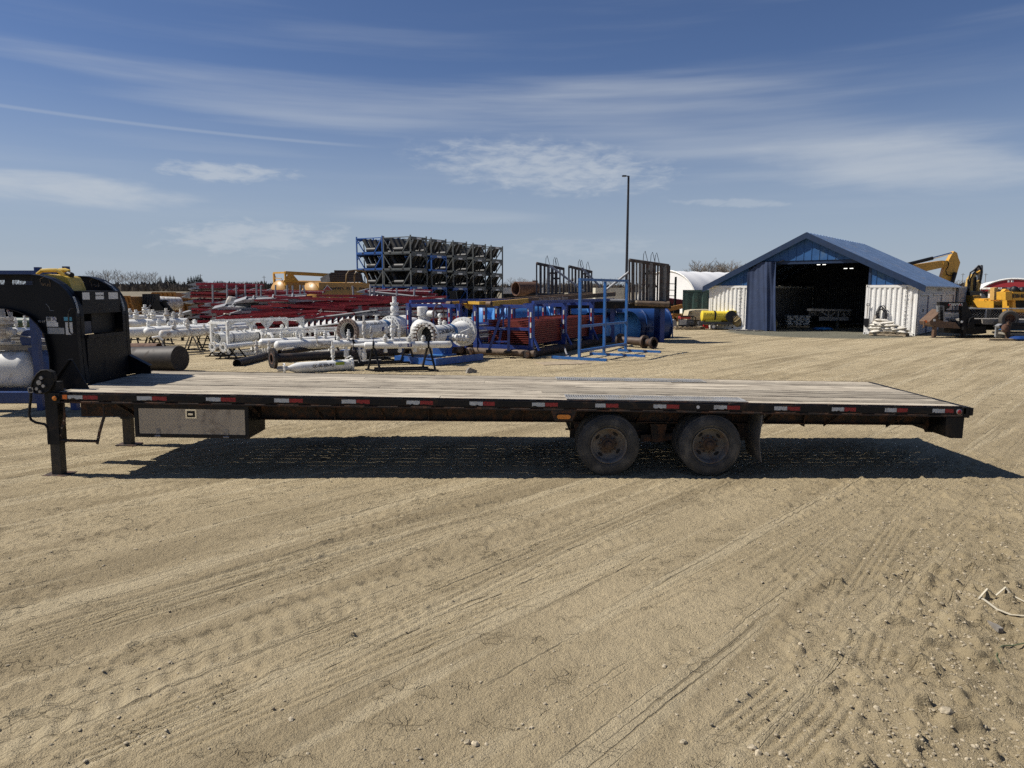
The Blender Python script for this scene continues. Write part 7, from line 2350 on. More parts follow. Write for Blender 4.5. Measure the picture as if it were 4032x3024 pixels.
# flat trailer bed inside the shed
ib = thing('flat_bed', 'grey flat truck bed on a stand inside the dark shed', 'truck bed', gp(3275, 1293))
iY = 43.4
MB(world=ib).hull([at(3178, 1224, iY), at(3352, 1226, iY), at(3366, 1221, iY + 1.8), at(3200, 1219, iY + 1.8)], [at(3178, 1215, iY), at(3352, 1218, iY), at(3366, 1213, iY + 1.8), at(3200, 1211, iY + 1.8)]).build('deck', STEEL, ib, smooth=0)
MB(world=ib).hull([at(3225, 1262, iY + .2), at(3340, 1262, iY + .2), at(3350, 1258, iY + 1.2), at(3235, 1258, iY + 1.2)], [at(3225, 1247, iY + .2), at(3340, 1248, iY + .2), at(3350, 1246, iY + 1.2), at(3235, 1246, iY + 1.2)]).build('subframe', GALV, ib, smooth=0)
for (u0, v0, u1, v1) in ((3232, 1226, 3262, 1245), (3292, 1226, 3268, 1245), (3318, 1227, 3325, 1246), (3262, 1226, 3262, 1246), (3300, 1227, 3300, 1246)):
    MB(world=ib).bar(at(u0, v0, iY + .4), at(u1, v1, iY + .4), .08).build('strut', GALV, ib, smooth=0)
c_ = at(3297, 1262, iY + .6)
MB(world=ib).bar((c_.x, c_.y, .0), (c_.x, c_.y, c_.z), .12).build('stand_leg', GREYP, ib, smooth=0)
MB(world=ib).box(at(3198, 1225, iY + 1).x, at(3365, 1225, iY + 1).x, iY + 1.5, iY + 1.7, at(3200, 1243, iY + 1.6).z, at(3200, 1214, iY + 1.6).z).build('side_board', STEEL, ib, smooth=0)
o = MB(); pillow(o, None, .5, .35, .1); o = o.build('crumpled_tarp', mat('bright_tarp_blue', (.03, .16, .42), .5, bump=.8, bs=9), None, smooth=60); o.location = gp(3240, 1299) + Vector((0, 0, .06)); o.scale = (1.1, .8, 1); tag(o, 'crumpled bright blue tarp on the ground before the flat bed', 'tarp')

# ---- heater on wheels with duct
ht2 = thing('site_heater', 'yellow round site heater on a small grey trailer beside the white container', 'heater', gp(2809, 1296))
hY = 42.8
a_, b_ = at(2762, 1243, hY), at(2864, 1246, hY)
MB(world=ht2).lathe([(0, .26), (.02, .31), ((b_ - a_).length, .31)], a_, b_ - a_, 28).build('barrel', YELB, ht2)
MB(world=ht2).box(b_.x - .02, b_.x + .42, hY - .33, hY + .33, b_.z - .36, b_.z + .36).build('fan_box', YELB, ht2, smooth=0)
dk = at(2878, 1246, hY - .36)
MB(world=ht2).tube(dk, dk + Vector((0, -.1, 0)), .33, 28).build('outlet_cover', mat('black_cover', (.02, .02, .022), .6), ht2)
MB(world=ht2).lathe([(-.05, .312), (-.05, .33), (.05, .33), (.05, .312)], a_.lerp(b_, .48), b_ - a_, 28, False).build('strap', BLACK, ht2)
MB(world=ht2).box(at(2775, 1265, hY).x, at(2835, 1265, hY).x, hY - .25, hY + .25, at(2775, 1279, hY).z, at(2775, 1258, hY).z).build('fuel_box', YELB, ht2, smooth=0)
MB(world=ht2).box(at(2752, 1280, hY).x, at(2876, 1280, hY).x, hY - .4, hY + .4, .30, .46).build('chassis', mat('dark_grey_frame', (.06, .062, .065), .6), ht2, smooth=0)
for u in (2752, 2868): MB(world=ht2).bar(at(u, 1285, hY - .35), at(u + 4, 1262, hY - .35), .07).build('frame_upright', mat('dark_grey_frame', (.06, .062, .065)), ht2, smooth=0)
MB(world=ht2).bar(at(2876, 1288, hY), at(2885, 1289, hY - .3), .06).build('hitch', BLACK, ht2)
for k in (-.45, .45):
    wc = at(2809, 1286, hY + k); wc.z = .19
    wh_ = MB(world=ht2).lathe([(-.05, .1), (-.06, .15), (-.05, .18), (.05, .18), (.06, .15), (.05, .1)], wc, (0, 1, 0), 24, False).build('tyre', RUBBER, ht2)
    MB(world=ht2).lathe([(-.045, .11), (-.03, .06), (-.05, .04), (-.05, 0)], wc, (0, 1, 0), 20, False).build('rim', WHITE, wh_)
    MB(world=ht2).lathe([(.045, .11), (.03, .06), (.05, 0)], wc, (0, 1, 0), 20, False).build('rim', WHITE, wh_)
text('FLAGRO', a_.lerp(b_, .25) + Vector((0, -.30, .12)), (1, 0, 0), (0, 0, 1), .16, TXTB, ht2, bold=.002)
text('Thermo boost', a_.lerp(b_, .75) + Vector((0, -.29, .15)), (1, 0, 0), (0, 0, 1), .14, TXTB, ht2)
DUCT = mat('tan_duct_fabric', (.34, .25, .11), .7, var=.2, sc=6)
dp = [at(2886, 1248, hY - .2), at(2898, 1258, hY - .3), at(2906, 1270, hY - .3), at(2918, 1280, hY - .2), at(2940, 1282, hY), at(2975, 1282, hY + .3), at(3005, 1280, hY + .5), at(3030, 1277, hY + .6), at(3048, 1275, hY + 1.0)]
dd_ = thing('air_duct', 'tan ribbed flexible air duct running from the heater into the shed', 'duct', dp[4])
fine = []
for i in range(len(dp) - 1):
    for k in range(6): fine.append(dp[i].lerp(dp[i + 1], k / 6))
MB(world=dd_).path(fine, [.26 + (.025 if i % 2 else -.015) for i in range(len(fine))], 14).build('hose', DUCT, dd_)
for i in range(3, len(fine), 5):
    MB(world=dd_).torus(fine[i], fine[min(i + 1, len(fine) - 1)] - fine[i - 1], .28, .018, 14, 5).build('hoop', BLACK, dd_)
# beige tank, generator, crates
bg_ = thing('beige_tank', 'beige moulded plastic enclosure behind the heater', 'enclosure', gp(2730, 1292))
pp = [at(u, v, 44.5) for u, v in ((2697, 1258), (2701, 1238), (2706, 1223), (2730, 1219), (2790, 1218), (2795, 1258))]
MB(world=bg_).prism([(q.x, q.z) for q in pp], 44.0, 45.2).build('shell', mat('beige_plastic', (.50, .43, .29), .5, var=.06), bg_, smooth=40)
MB(world=bg_).box(pp[0].x, pp[-1].x, 44.1, 45.1, .05, pp[0].z).build('base', mat('dark_grey_frame', (.06, .062, .065)), bg_, smooth=0)
text('CMP\n40/10', at(2719, 1232, 43.97), (1, 0, 0), (0, 0, 1), .11, TXTB, bg_, bold=.002)
gn = thing('generator', 'portable generator with red tank in a black tube frame on a pallet', 'generator', gp(2700, 1294))
gY = 43.2
A_, B_ = at(2668, 1282, gY), at(2734, 1245, gY)
for y_ in (gY - .35, gY + .35):
    MB(world=gn).path([(A_.x, y_, A_.z), (A_.x, y_, B_.z - .1), (A_.x + .1, y_, B_.z), (B_.x - .1, y_, B_.z), (B_.x, y_, B_.z - .1), (B_.x, y_, A_.z), (A_.x, y_, A_.z)], .028, 6).build('tube_frame', BLACK, gn)
MB(world=gn).box(A_.x + .1, B_.x - .3, gY - .3, gY + .3, B_.z - .16, B_.z - .01).build('fuel_tank', mat('red_tank', (.40, .035, .03), .4), gn)
MB(world=gn).box(A_.x + .1, A_.x + .5, gY - .28, gY + .28, A_.z + .05, B_.z - .2).build('engine', STEEL, gn)
MB(world=gn).box(A_.x + .5, B_.x - .1, gY - .34, gY + .28, A_.z + .08, B_.z - .22).build('control_panel', mat('panel_dark', (.04, .045, .055), .5), gn)
for k in range(4): MB(world=gn).tube((A_.x + .6 + .08 * k, gY - .36, A_.z + .25), (A_.x + .6 + .08 * k, gY - .34, A_.z + .25), .025, 8).build('socket', GALV, gn)
wc = Vector((A_.x + .52, gY - .4, A_.z - .02)); MB(world=gn).lathe([(0, .06), (0, .11), (.07, .11), (.07, .06)], wc, (0, 1, 0), 16).build('wheel', RUBBER, gn)
pallet(Vector((at(2700, 1290, gY).x, gY, .02)), 0, 'low pallet under the portable generator', 1.5, 1.0)
pallet(Vector((at(2742, 1290, gY).x, gY + .2, .02)), 0, 'low pallet between generator and heater', .9, 1.0)
o = thing('white_crate', 'white steel box with grey rounded end left of the generator', 'box', gp(2640, 1292))
a_, b_ = at(2628, 1256, 43.5), at(2642, 1287, 43.5)
MB(world=o).box(a_.x, b_.x, 43.3, 44.2, .1, a_.z).build('body', WHITE, o, smooth=0)
MB(world=o).prism([(b_.x + .01, .1), (b_.x + .28, .1), (b_.x + .28, a_.z - .25), (b_.x + .2, a_.z - .05), (b_.x + .1, a_.z), (b_.x + .01, a_.z - .12)], 43.2, 44.1).build('end_cover', GALV, o, smooth=0)
o = thing('red_fuel_can', 'small red fuel can on the ground under the heater trailer', 'fuel can', gp(2790, 1295))
c_ = gp(2790, 1296); MB(world=o).cb((c_.x, c_.y + .6, .13), (.32, .2, .26)).build('body', mat('red_plastic', (.42, .012, .02), .45), o)
MB(world=o).cb((c_.x, c_.y + .6, .29), (.14, .04, .05)).build('handle', mat('red_plastic', (.42, .012, .02)), o)
for i, (u, v, w_) in enumerate(((2900, 1301, .9), (2935, 1303, 1.1), (2985, 1304, .5), (2925, 1298, .7))):
    c_ = gp(u, v); o = MB().cb((0, 0, .03), (w_, .16, .05)).build('scrap_board', GREYWOOD, None, smooth=0); o.location = c_; o.rotation_euler = (0, 0, .2 * i - .3)
    tag(o, ['scrap board on the ground beside the duct, leftmost', 'longest scrap board on the ground beside the tarp foot', 'short scrap board right of the tarp foot', 'scrap board lying just under the duct bend'][i], 'board')
# ochre steel parts between tank and generator
ky = thing('ochre_steel_frame', 'ochre steel channel frame lying left of the generator', 'steel frame', gp(2640, 1270))
for (u0, v0, u1, v1, Y, w_) in ((2614, 1238, 2690, 1244, 46, .22), (2640, 1256, 2690, 1250, 45, .16), (2622, 1262, 2670, 1262, 45.2, .12), (2645, 1238, 2665, 1262, 45, .12), (2610, 1222, 2686, 1206, 47, .28)):
    MB(world=ky).bar(at(u0, v0, Y), at(u1, v1, Y), .3, w_).build('channel', ORBIN, ky, smooth=0)
for u in (2622, 2680): MB(world=ky).bar(at(u, 1245, 46), Vector((at(u, 1245, 46).x, 46, 0)), .2).build('leg', BLACK, ky, smooth=0)
# maroon trailer behind
mt_ = thing('maroon_trailer', 'dark red trailer bed partly hidden behind the green container', 'trailer', at(2650, 1180, 55))
MB(world=mt_).hull([at(2600, 1195, 55), at(2690, 1200, 55), at(2690, 1198, 57), at(2600, 1193, 57)], [at(2600, 1170, 55), at(2690, 1182, 55), at(2690, 1180, 57), at(2600, 1168, 57)]).build('bed', mat('maroon', (.10, .012, .02), .5), mt_, smooth=0)
MB(world=mt_).box(at(2620, 1195, 55).x, at(2680, 1195, 55).x, 55.2, 56.8, 0, at(2620, 1197, 55).z).build('undercarriage', BLACK, mt_, smooth=0)
# dark ladder frame before the tent
lf = thing('dark_mast', 'thin dark mast with rungs standing before the white tent', 'mast', at(2660, 1200, 52))
c0, c1 = at(2661, 1090, 52), at(2657, 1180, 52)
MB(world=lf).bar((c0.x, 52, 1.4), (c0.x, 52, c0.z), .13).build('mast', BLACK, lf)
for v in (1118, 1143, 1165): MB(world=lf).bar(at(2632, v - 1, 52), at(2661, v, 52), .05).build('rung', BLACK, lf)
MB(world=lf).bar((c0.x, 52, 0), (c0.x, 52, 1.4), .18).build('base', BLACK, lf)

# ---- white arched tent
def arch_tent(name, label, c, front, axis, hw, h, L, cover, face, nrib=8, trim=None):
    o = thing(name, label, 'arched tent', c)
    n = 28
    prof = [(hw * math.cos(math.pi * i / n), h * math.sin(math.pi * i / n) ** .85) for i in range(n + 1)]
    vs, fs = [], []
    seg = nrib * 4
    for k in range(seg + 1):
        t_ = k / seg * L
        sag = 1 - .018 * math.sin(math.pi * (k % 4) / 4)
        for x, z in prof: vs.append(c + front * x * sag + axis * t_ + Vector((0, 0, z * sag)))
    for k in range(seg):
        for i in range(n):
            fs.append((k * (n + 1) + i, k * (n + 1) + i + 1, (k + 1) * (n + 1) + i + 1, (k + 1) * (n + 1) + i))
    MB(world=o).add(vs, fs).build('cover', cover, o, smooth=50)
    MB(world=o).add([c + front * x * .995 + axis * .03 + Vector((0, 0, z * .995)) for x, z in prof], [tuple(range(n + 1))]).build('end_wall', face, o, smooth=0)
    MB(world=o).path([c + front * x + Vector((0, 0, z)) for x, z in prof], .09 if trim is None else trim, 6).build('edge_tube', WHITE, o)
    return o


TENT = mat('white_tent_fabric', (.78, .78, .77), .5, var=.04, sc=.5)
tc_ = at(2622, 1190, 76); tc_.z = 0
tax_ = Vector((.80, .60, 0)); tf_ = Vector((.60, -.80, 0))
arch_tent('white_tent', 'white fabric arched tent behind the green container', tc_, tf_, tax_, 4.2, at(2622, 1066, 76).z, 17, TENT, TENT)
rd = arch_tent('red_building', 'red fronted arched building with white trim at the right edge', Vector((at(3990, 1150, 105).x, 105, 0)), Vector((.86, -.5, 0)), Vector((.5, .86, 0)), 5.0, at(3990, 1096, 105).z - .05, 25, WHITE, mat('barn_red', (.33, .022, .028), .6, var=.05), 8, .15)
c_ = at(3978, 1108, 104.8)
for k in (0, 1): MB(world=rd).cb((c_.x + .5 * k - .25, 104.7, c_.z), (.28, .1, .28)).build('window', WHITE, rd, smooth=0)
c_ = at(4028, 1123, 104.8); MB(world=rd).cb((c_.x, 104.7, c_.z), (.4, .1, .4)).build('window', WHITE, rd, smooth=0)

# ---- machines: outlines in the photo turned into solids at their own depth
g2 = lambda x, y_, Y: at(3350 + x / 3.243, 900 + y_ / 3.243, Y)


def solid(par, nm, pts, Y, th, m, smooth=0, sub=None):
    P = [g2(x, y_, Y) for x, y_ in pts]
    return MB(world=par).prism([(p_.x, p_.z) for p_ in P], Y - th / 2, Y + th / 2).build(nm, m, sub or par, smooth=smooth)


ex = thing('excavator', 'big yellow excavator with raised boom behind the shed roof', 'excavator', Vector((g2(600, 900, 58).x, 58, 0)))
solid(ex, 'boom', [(430, 640), (560, 520), (700, 475), (940, 440), (1130, 410), (1200, 412), (1235, 440), (1225, 472), (1180, 492), (1000, 532), (890, 556), (700, 640), (560, 760)], 58, .55, YEL)
solid(ex, 'stick', [(1300, 290), (1338, 312), (1355, 380), (1378, 435), (1340, 560), (1300, 620), (1245, 708), (1190, 840), (1120, 820), (1130, 660), (1180, 492), (1225, 415), (1285, 310)], 58, .42, YEL)
MB(world=ex).tube(g2(640, 478, 57.6), g2(1045, 378, 57.6), .14, 12).build('boom_cylinder', BLACK, ex)
MB(world=ex).tube(g2(1045, 378, 57.6), g2(1290, 313, 57.6), .085, 12).build('cylinder_rod', CHROME, ex)
MB(world=ex).tube(g2(1335, 560, 57.6), g2(1283, 735, 57.6), .15, 10).build('bucket_cylinder', BLACK, ex)
MB(world=ex).path([g2(*q, 57.6) for q in ((1225, 410), (1250, 450), (1240, 490), (1212, 535), (1222, 580), (1255, 602), (1300, 598))], .045, 6).build('hose', BLACK, ex)
MB(world=ex).tube(g2(1205, 440, 57.6), g2(1205, 440, 58.4), .17, 14).build('pivot_pin', YEL, ex)
c_ = g2(350, 900, 58)
MB(world=ex).box(c_.x - 2.2, c_.x + 1.6, 56.6, 59.4, 1.1, 3.0).build('house', YEL, ex, smooth=0)
for y_ in (56.2, 59.): MB(world=ex).box(c_.x - 2.6, c_.x + 2.0, y_, y_ + .8, 0, 1.0).build('track', BLACK, ex, smooth=0)

e2 = thing('excavator', 'older yellow excavator seen from behind, boom folded upright', 'excavator', Vector((g2(1560, 900, 50).x, 50, 0)))
GREYM = mat('grey_machine', (.16, .165, .17), .5, var=.15)
solid(e2, 'boom', [(1478, 800), (1482, 720), (1500, 640), (1545, 580), (1575, 590), (1560, 680), (1545, 800)], 49.6, .4, mat('worn_yellow', (.42, .27, .07), .6, var=.2, dirt=.3, dcol=(.2, .13, .06)))
solid(e2, 'stick', [(1545, 580), (1590, 510), (1628, 480), (1645, 465), (1668, 470), (1668, 560), (1655, 640), (1640, 700), (1630, 560), (1590, 600), (1570, 610)], 49.9, .35, GREYM)
solid(e2, 'stick_web', [(1600, 560), (1650, 530), (1660, 560), (1620, 585)], 49.7, .36, YEL)
solid(e2, 'boom_side', [(1600, 800), (1605, 680), (1640, 640), (1650, 690), (1625, 800)], 49.8, .3, mat('worn_yellow', (.42, .27, .07)))
for k, (x0, y0, x1, y1) in enumerate(((1575, 620, 1572, 800), (1598, 610, 1590, 800), (1668, 500, 1650, 700), (1500, 650, 1497, 800))): MB(world=e2).tube(g2(x0, y0, 49.4), g2(x1, y1, 49.4), .06, 8).build('cylinder', BLACK, e2)
for k, pts in enumerate((((1495, 700), (1530, 560), (1580, 530), (1640, 470)), ((1510, 790), (1530, 640), (1560, 585), (1610, 520)), ((1640, 480), (1672, 540), (1660, 640), (1650, 690)))): MB(world=e2).path([g2(*q, 49.3) for q in pts], .05, 6).build('hose', BLACK, e2)
solid(e2, 'cab', [(1440, 805), (1600, 800), (1612, 830), (1612, 900), (1440, 960)], 49.6, 1.4, mat('cab_dark', (.015, .02, .025), .3))
solid(e2, 'counterweight', [(1512, 856), (1598, 852), (1612, 868), (1606, 1000), (1465, 1000), (1465, 985), (1500, 975)], 48.9, .9, YEL, 30)
solid(e2, 'engine_cover', [(1612, 830), (1650, 840), (1690, 905), (1690, 992), (1608, 995)], 49.2, .9, mat('dusty_grey', (.32, .31, .29), .6, var=.15))
MB(world=e2).box(g2(1575, 970, 48.4).x - .12, g2(1575, 970, 48.4).x + .1, 48.40, 48.44, g2(1575, 978, 48.4).z, g2(1575, 964, 48.4).z).build('tail_reflector', TR, e2)
a_, b_ = g2(1455, 1010, 49), g2(1640, 1010, 49)
for y_ in (48.2, 50.2): MB(world=e2).box(a_.x, b_.x, y_, y_ + .8, 0, a_.z).build('track', BLACK, e2, smooth=0)
o = MB().box(g2(1432, 880, 52).x, g2(1468, 880, 52).x, 52, 53, .0, g2(1440, 880, 52).z).build('white_cabinet', WHITE, None, smooth=0); tag(o, 'tall white cabinet edge behind the older excavator', 'cabinet')

DZY = mat('dozer_yellow', (.62, .33, .035), .45, var=.08, dirt=.12, dcol=(.3, .18, .05))
dz = thing('bulldozer', 'orange yellow crawler bulldozer behind the chain-link fence', 'bulldozer', Vector((g2(1850, 950, 46).x, 46, 0)))
solid(dz, 'hood', [(1690, 920), (1720, 930), (1760, 925), (1930, 925), (1975, 960), (1975, 1010), (1690, 1010)], 46, 2.0, DZY)
solid(dz, 'rear_deck', [(1680, 895), (1790, 892), (1800, 915), (1800, 928), (1680, 935)], 46.6, 1.6, DZY)
solid(dz, 'cab_post', [(1806, 757), (1852, 750), (1838, 905), (1800, 912)], 45.2, .4, mat('tan_yellow', (.55, .33, .10), .5))
solid(dz, 'cab', [(1845, 775), (1980, 770), (1985, 925), (1900, 905), (1845, 885)], 46.2, 1.4, WHITE)
solid(dz, 'cab_window', [(1852, 785), (1915, 780), (1918, 890), (1890, 900), (1850, 870)], 45.46, .05, mat('dark_glass', (.02, .035, .06), .1))
solid(dz, 'roof', [(1800, 752), (2100, 752), (2110, 775), (1800, 775)], 46.2, 1.9, WHITE)
t_ = text('LIEBHERR', g2(1925, 763, 45.2), (1, 0, 0), (0, 0, 1), .17, TXTB, dz, bold=.004)
text('RL44', g2(1893, 990, 44.96), (1, 0, 0), (0, 0, 1), .17, TXTB, dz, bold=.006, sx=1.5)
text('CRI', g2(1735, 916, 45.76), (1, 0, 0), (0, 0, 1), .20, TXTB, dz, bold=.006)
a_, b_ = g2(1690, 1015, 46), g2(1980, 1015, 46)
for y_ in (44.9, 46.5): MB(world=dz).box(a_.x - .2, b_.x + .3, y_, y_ + .6, .05, a_.z).build('track', BLACK, dz, smooth=0)
pk = thing('pipelayer', 'orange yellow lettered machine boom and frame at the right edge', 'pipelayer', Vector((g2(2100, 950, 43).x, 43, 0)))
solid(pk, 'head_box', [(1918, 810), (2000, 800), (2000, 915), (1918, 910)], 42.8, .8, DZY)
solid(pk, 'lifting_eye', [(1930, 805), (1960, 770), (1985, 770), (2008, 802)], 42.8, .3, DZY)
solid(pk, 'boom_box', [(2001, 808), (2420, 812), (2420, 915), (2001, 915)], 42.9, .9, DZY)
solid(pk, 'lower_frame', [(2000, 916), (2035, 916), (2040, 1000), (2080, 1030), (2420, 1030), (2420, 1070), (2000, 1065)], 43.3, .9, DZY)
solid(pk, 'engine_bay', [(2040, 916), (2420, 916), (2420, 1029), (2085, 1029), (2041, 999)], 43.6, .6, BLACK)
text('LIEBHERR', g2(2022, 864, 42.42), (1, 0, 0), (0, 0, 1), .29, TXTB, pk, bold=.012, align='LEFT', sx=1.05)
for q in ((2085, 790), (2190, 800)): MB(world=pk).sph(g2(*q, 43), .27, 10).build('winch_drum', BLACK, pk)
solid(pk, 'track_guard', [(2040, 1120), (2110, 1040), (2420, 1030), (2420, 1180), (2090, 1180)], 43.5, .8, RUST)
MB(world=pk).box(g2(2040, 1100, 43).x, g2(2420, 1100, 43).x, 42.9, 44.0, 0, g2(2040, 1130, 43).z).build('track', BLACK, pk, smooth=0)
cbx = thing('crane_machinery', 'dark machine cluster between excavator and red building', 'machinery', Vector((g2(1720, 830, 60).x, 60, 0)))
for k, (x0, y0, x1, y1, m_) in enumerate(((1640, 800, 1800, 812, BLACK), (1660, 815, 1700, 880, BLACK), (1710, 820, 1760, 870, GREYM), (1765, 805, 1800, 885, RED), (1670, 862, 1790, 885, WHITE), (1640, 775, 1646, 860, BLACK), (1690, 885, 1790, 1000, BLACK))):
    a_, b_ = g2(x0, y0, 60), g2(x1, y1, 60); MB(world=cbx).box(a_.x, b_.x, 59.5 + .1 * k, 60.6, b_.z, a_.z).build('machine_part', m_, cbx, smooth=0)
MB(world=cbx).box(g2(1650, 900, 60).x, g2(1790, 900, 60).x, 59.6, 60.4, 0, g2(1690, 1000, 60).z).build('base', BLACK, cbx, smooth=0)

# chain-link fence
cf = thing('chain_link_fence', 'chain-link fence with grey posts in front of the bulldozer', 'fence', gp(3890, 1310))
fY = 39.5
a_, b_ = g2(1450, 1022, fY), g2(2450, 1022, fY)
MB(world=cf).tube(a_, b_, .035, 8).build('top_rail', GALV, cf)
for x in (1462, 1730, 2000, 2300):
    c_ = g2(x, 1015, fY); MB(world=cf).tube((c_.x, fY, 0), (c_.x, fY, c_.z), .045, 8).build('post', GALV, cf)
m_ = MB(world=cf); x = a_.x - 1.8
hF = a_.z
while x < b_.x:
    for d_ in (1, -1):
        x0, x1 = (x, x + hF) if d_ > 0 else (x + hF, x)
        m_.bar((x0, fY + .02 * d_, .05), (x1, fY + .02 * d_, hF), .0045)
    x += .15
m_.build('wire_mesh', GALV, cf, smooth=0, kind='stuff')

# dark gooseneck trailer on the right
BRW = mat('brown_trailer_paint', (.105, .06, .036), .6, var=.15, dirt=.25, dcol=(.16, .11, .07))
gt = thing('gooseneck_trailer', 'dark brown gooseneck equipment trailer parked right of the shed', 'trailer', gp(3790, 1335))
tY = 35.3
solid(gt, 'nose_plate', [(936, 1185), (950, 1170), (1105, 1030), (1112, 1185), (1265, 1190), (1330, 1272), (1055, 1258), (952, 1228)], tY, .9, BRW)
solid(gt, 'neck_beam', [(1115, 935), (1465, 940), (1465, 990), (1260, 985), (1190, 1045), (1185, 1000), (1120, 985)], tY - .1, .25, BLACKD)
solid(gt, 'neck_post', [(1395, 990), (1470, 985), (1560, 1150), (1560, 1270), (1410, 1290)], tY - .1, .25, BLACKD)
solid(gt, 'hitch_tube', [(1112, 985), (1172, 985), (1172, 1175), (1118, 1170)], tY - .3, .3, GREYM)
sp2 = MB(world=gt)
for k in range(9): sp2.torus(g2(1143, 1000 + k * 19, tY - .5), (0, 0, 1), .09, .022, 12, 5)
sp2.build('coil_spring', BLACK, gt)
solid(gt, 'neck_cross', [(1190, 1040), (1410, 1040), (1410, 1062), (1190, 1062)], tY, .3, BLACKD)
solid(gt, 'light_panel', [(1185, 1090), (1390, 1088), (1390, 1128), (1175, 1128)], tY + .4, .1, LBLW)
solid(gt, 'under_box', [(1195, 1270), (1640, 1240), (1650, 1330), (1500, 1345), (1200, 1330)], tY + .4, 1.0, BLACK)
for x0 in (1046, 1418):
    P = [g2(x0, 1255, tY - .3), g2(x0 + 30, 1255, tY - .3)]
    MB(world=gt).box(P[0].x, P[1].x, tY - .45, tY - .25, .02, P[0].z).build('landing_leg', BRW if x0 < 1200 else BLACKD, gt, smooth=0)
    MB(world=gt).box(P[0].x - .08, P[1].x + .08, tY - .5, tY - .2, .0, .025).build('foot_plate', BLACKD, gt, smooth=0)
solid(gt, 'deck_side', [(1560, 1155), (1900, 1150), (1900, 1232), (1680, 1225), (1560, 1215)], tY, .15, BLACKD)
solid(gt, 'side_timber', [(1672, 1158), (1890, 1152), (1890, 1225), (1680, 1222)], tY - .12, .1, GREYWOOD)
a_, b_ = g2(1560, 1160, tY), g2(2450, 1160, tY)
MB(world=gt).box(a_.x, b_.x, tY + .1, tY + 2.2, a_.z - .12, a_.z - .02).build('deck', GREYWOOD, gt, smooth=0)
MB(world=gt).box(a_.x, b_.x, tY + .3, tY + 2.0, .35, a_.z - .13).build('chassis', BLACK, gt, smooth=0)
MB(world=gt).path([g2(*q, tY - .3) for q in ((1560, 1130), (1520, 1150), (1495, 1240), (1500, 1262), (1530, 1200), (1550, 1150))], .04, 6).build('crank_handle', BLACKD, gt)
MB(world=gt).path([g2(*q, tY - .45) for q in ((940, 1180), (935, 1255), (920, 1262))], .05, 6).build('tow_hook', BRW, gt)
for x, y_ in ((1070, 1170), (1420, 1190)): 
    c_ = g2(x, y_, tY - .48); MB(world=gt).cb(c_, (.09, .02, .1)).build('reflector', LBLW, gt)
c_ = g2(955, 1188, tY - .47); MB(world=gt).cb(c_, (.14, .02, .13)).build('orange_marker', ORG, gt)
text('DIAMAR', g2(1345, 972, tY - .24), (1, 0, 0), (0, 0, 1), .18, TXTW, gt, bold=.002)
for x in (1260, 1400): MB(world=gt).cb(g2(x, 975, tY - .24), (.1, .02, .06)).build('reflector', TR, gt)
st_ = thing('spare_wheel', 'dusty spare wheel mounted upright on the right trailer', 'wheel', g2(2015, 1270, 34.2))
c_ = g2(2015, 1157, 34.3)
MB(world=st_).lathe([(-.12, .24), (-.14, .3), (-.13, .38), (-.08, .425), (.08, .425), (.13, .38), (.14, .3), (.12, .24)], c_, Vector((.1, 1, 0)), 40, False).build('tyre', mat('dusty_tyre', (.07, .063, .055), .85, var=.15), st_)
MB(world=st_).lathe([(-.10, .245), (-.09, .22), (-.02, .2), (-.02, .12), (-.06, .1), (-.06, .05), (.0, .04), (.0, 0)], c_, Vector((.1, 1, 0)), 32, False).build('rim', RUST, st_)
bolts = MB(world=st_); Lb = frame(c_, Vector((.1, 1, 0)))
for k in range(8): bolts.tube(Lb @ Vector((-.09, .14 * math.cos(k * .785), .14 * math.sin(k * .785))), Lb @ Vector((-.02, .14 * math.cos(k * .785), .14 * math.sin(k * .785))), .018, 6)
bolts.build('lug_nut', RUSTY, st_)
t2 = thing('utility_trailer', 'rusty utility trailer tongue with jack at the right edge', 'trailer', gp(3965, 1335))
uY = 34.0
solid(t2, 'tongue', [(1860, 1240), (2030, 1235), (2240, 1250), (2420, 1250), (2420, 1290), (2010, 1285), (1860, 1260)], uY, .5, BLACKD)
solid(t2, 'coupler', [(1862, 1240), (1905, 1215), (1935, 1225), (1935, 1262), (1870, 1262)], uY - .1, .3, GALV)
P = g2(2000, 1240, uY - .3)
MB(world=t2).box(P.x - .07, P.x + .07, uY - .45, uY - .3, .05, P.z + .2).build('jack', RUSTY, t2, smooth=0)
MB(world=t2).sph(g2(1970, 1275, uY - .4), (.18, .12, .22), 10).build('winch', RUST, t2)
a_, b_ = g2(2030, 1300, uY), g2(2430, 1300, uY)
MB(world=t2).box(a_.x, b_.x, uY - .1, uY + 1.6, .55, .80).build('frame', BLACKD, t2, smooth=0)
MB(world=t2).box(a_.x + .1, b_.x, uY, uY + 1.4, .2, .30).build('lower_frame', GREYWOOD, t2, smooth=0)
o = MB(); pillow(o, None, .75, .3, .05); o = o.build('folded_tarp', mat('bright_tarp_blue', (.03, .16, .42)), t2 if False else None, smooth=60); o.location = g2(2120, 1290, uY + .2); tag(o, 'folded bright blue tarp lying on the right edge trailer', 'tarp')
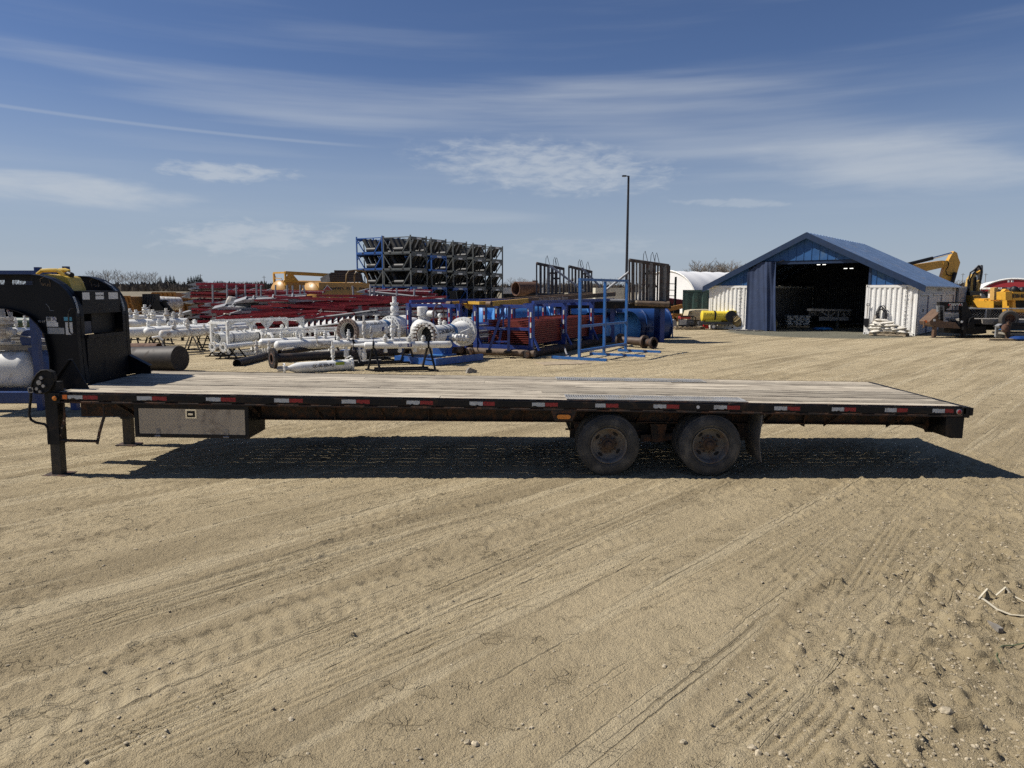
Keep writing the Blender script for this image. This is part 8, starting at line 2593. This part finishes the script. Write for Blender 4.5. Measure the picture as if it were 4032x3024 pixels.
o = MB().box(-.9, .9, -.1, .1, 0, .08).build('ground_timber', TIMBER, None, smooth=0); o.location = gp(3965, 1340); tag(o, 'flat pale timber on the dirt under the right edge trailer jack', 'timber')
o = MB(); pillow(o, None, .5, .3, .12); o = o.build('dark_tarp', NAVY, None, smooth=60); o.location = gp(4025, 1340) + Vector((0, 0, .08)); tag(o, 'dark blue crumpled tarp on the dirt at the right edge', 'tarp')
o = MB().prism([(0, 0), (.5, 0), (.1, .55), (0, .5)], -.05, .05).build('leaning_plate', GALV, None, smooth=0); o.location = g2(1840, 1370, 35); o.location.z = .02; tag(o, 'pale steel plate leaning under the brown trailer', 'plate')

# ================================================================== FOREGROUND BITS
def gpz(u, v, dz=.0):
    p_ = gp(u, v); return Vector((p_.x, p_.y, float(ground_h([p_.x], [p_.y])[0][0]) + dz))


STRAP = mat('dirty_white_strap', (.50, .45, .34), .8, var=.15)
sp3 = thing('webbing_strap', 'dirty white webbing strap looped on the gravel at the right edge', 'strap', gpz(3960, 2380))
for nm, pts in (('strap_length', ((3866, 2373), (3890, 2384), (3925, 2402), (3980, 2428), (4040, 2456), (4110, 2480))), ('strap_loop', ((3853, 2371), (3862, 2360), (3884, 2353), (3920, 2346), (3957, 2334), (3985, 2344), (4032, 2366), (4100, 2395)))):
    P = [gpz(*q, .012) for q in pts]
    m_ = MB(world=sp3)
    for a_, b_ in zip(P[:-1], P[1:]): m_.bar(a_, b_ + (b_ - a_) * .03, .012 if nm == 'strap_loop' else .017, .005)
    m_.build(nm, STRAP, sp3, smooth=0)
o = MB().box(-.017, .017, -.06, .06, -.01, .022).build('wood_block', GREYWOOD, None, smooth=0); o.location = gpz(3918, 2467); tag(o, 'small dark wood block on the gravel below the strap', 'wood block')
P = [gpz(*q, .008) for q in ((3936, 2622), (3930, 2600), (3924, 2578), (3932, 2558), (3950, 2550), (3990, 2546), (4040, 2549), (4100, 2552))]
o = MB().path(P, .0045, 6).build('cord', mat('green_cord', (.10, .12, .06), .8), None); tag(o, 'thin green cord lying on the gravel at the right edge', 'cord')
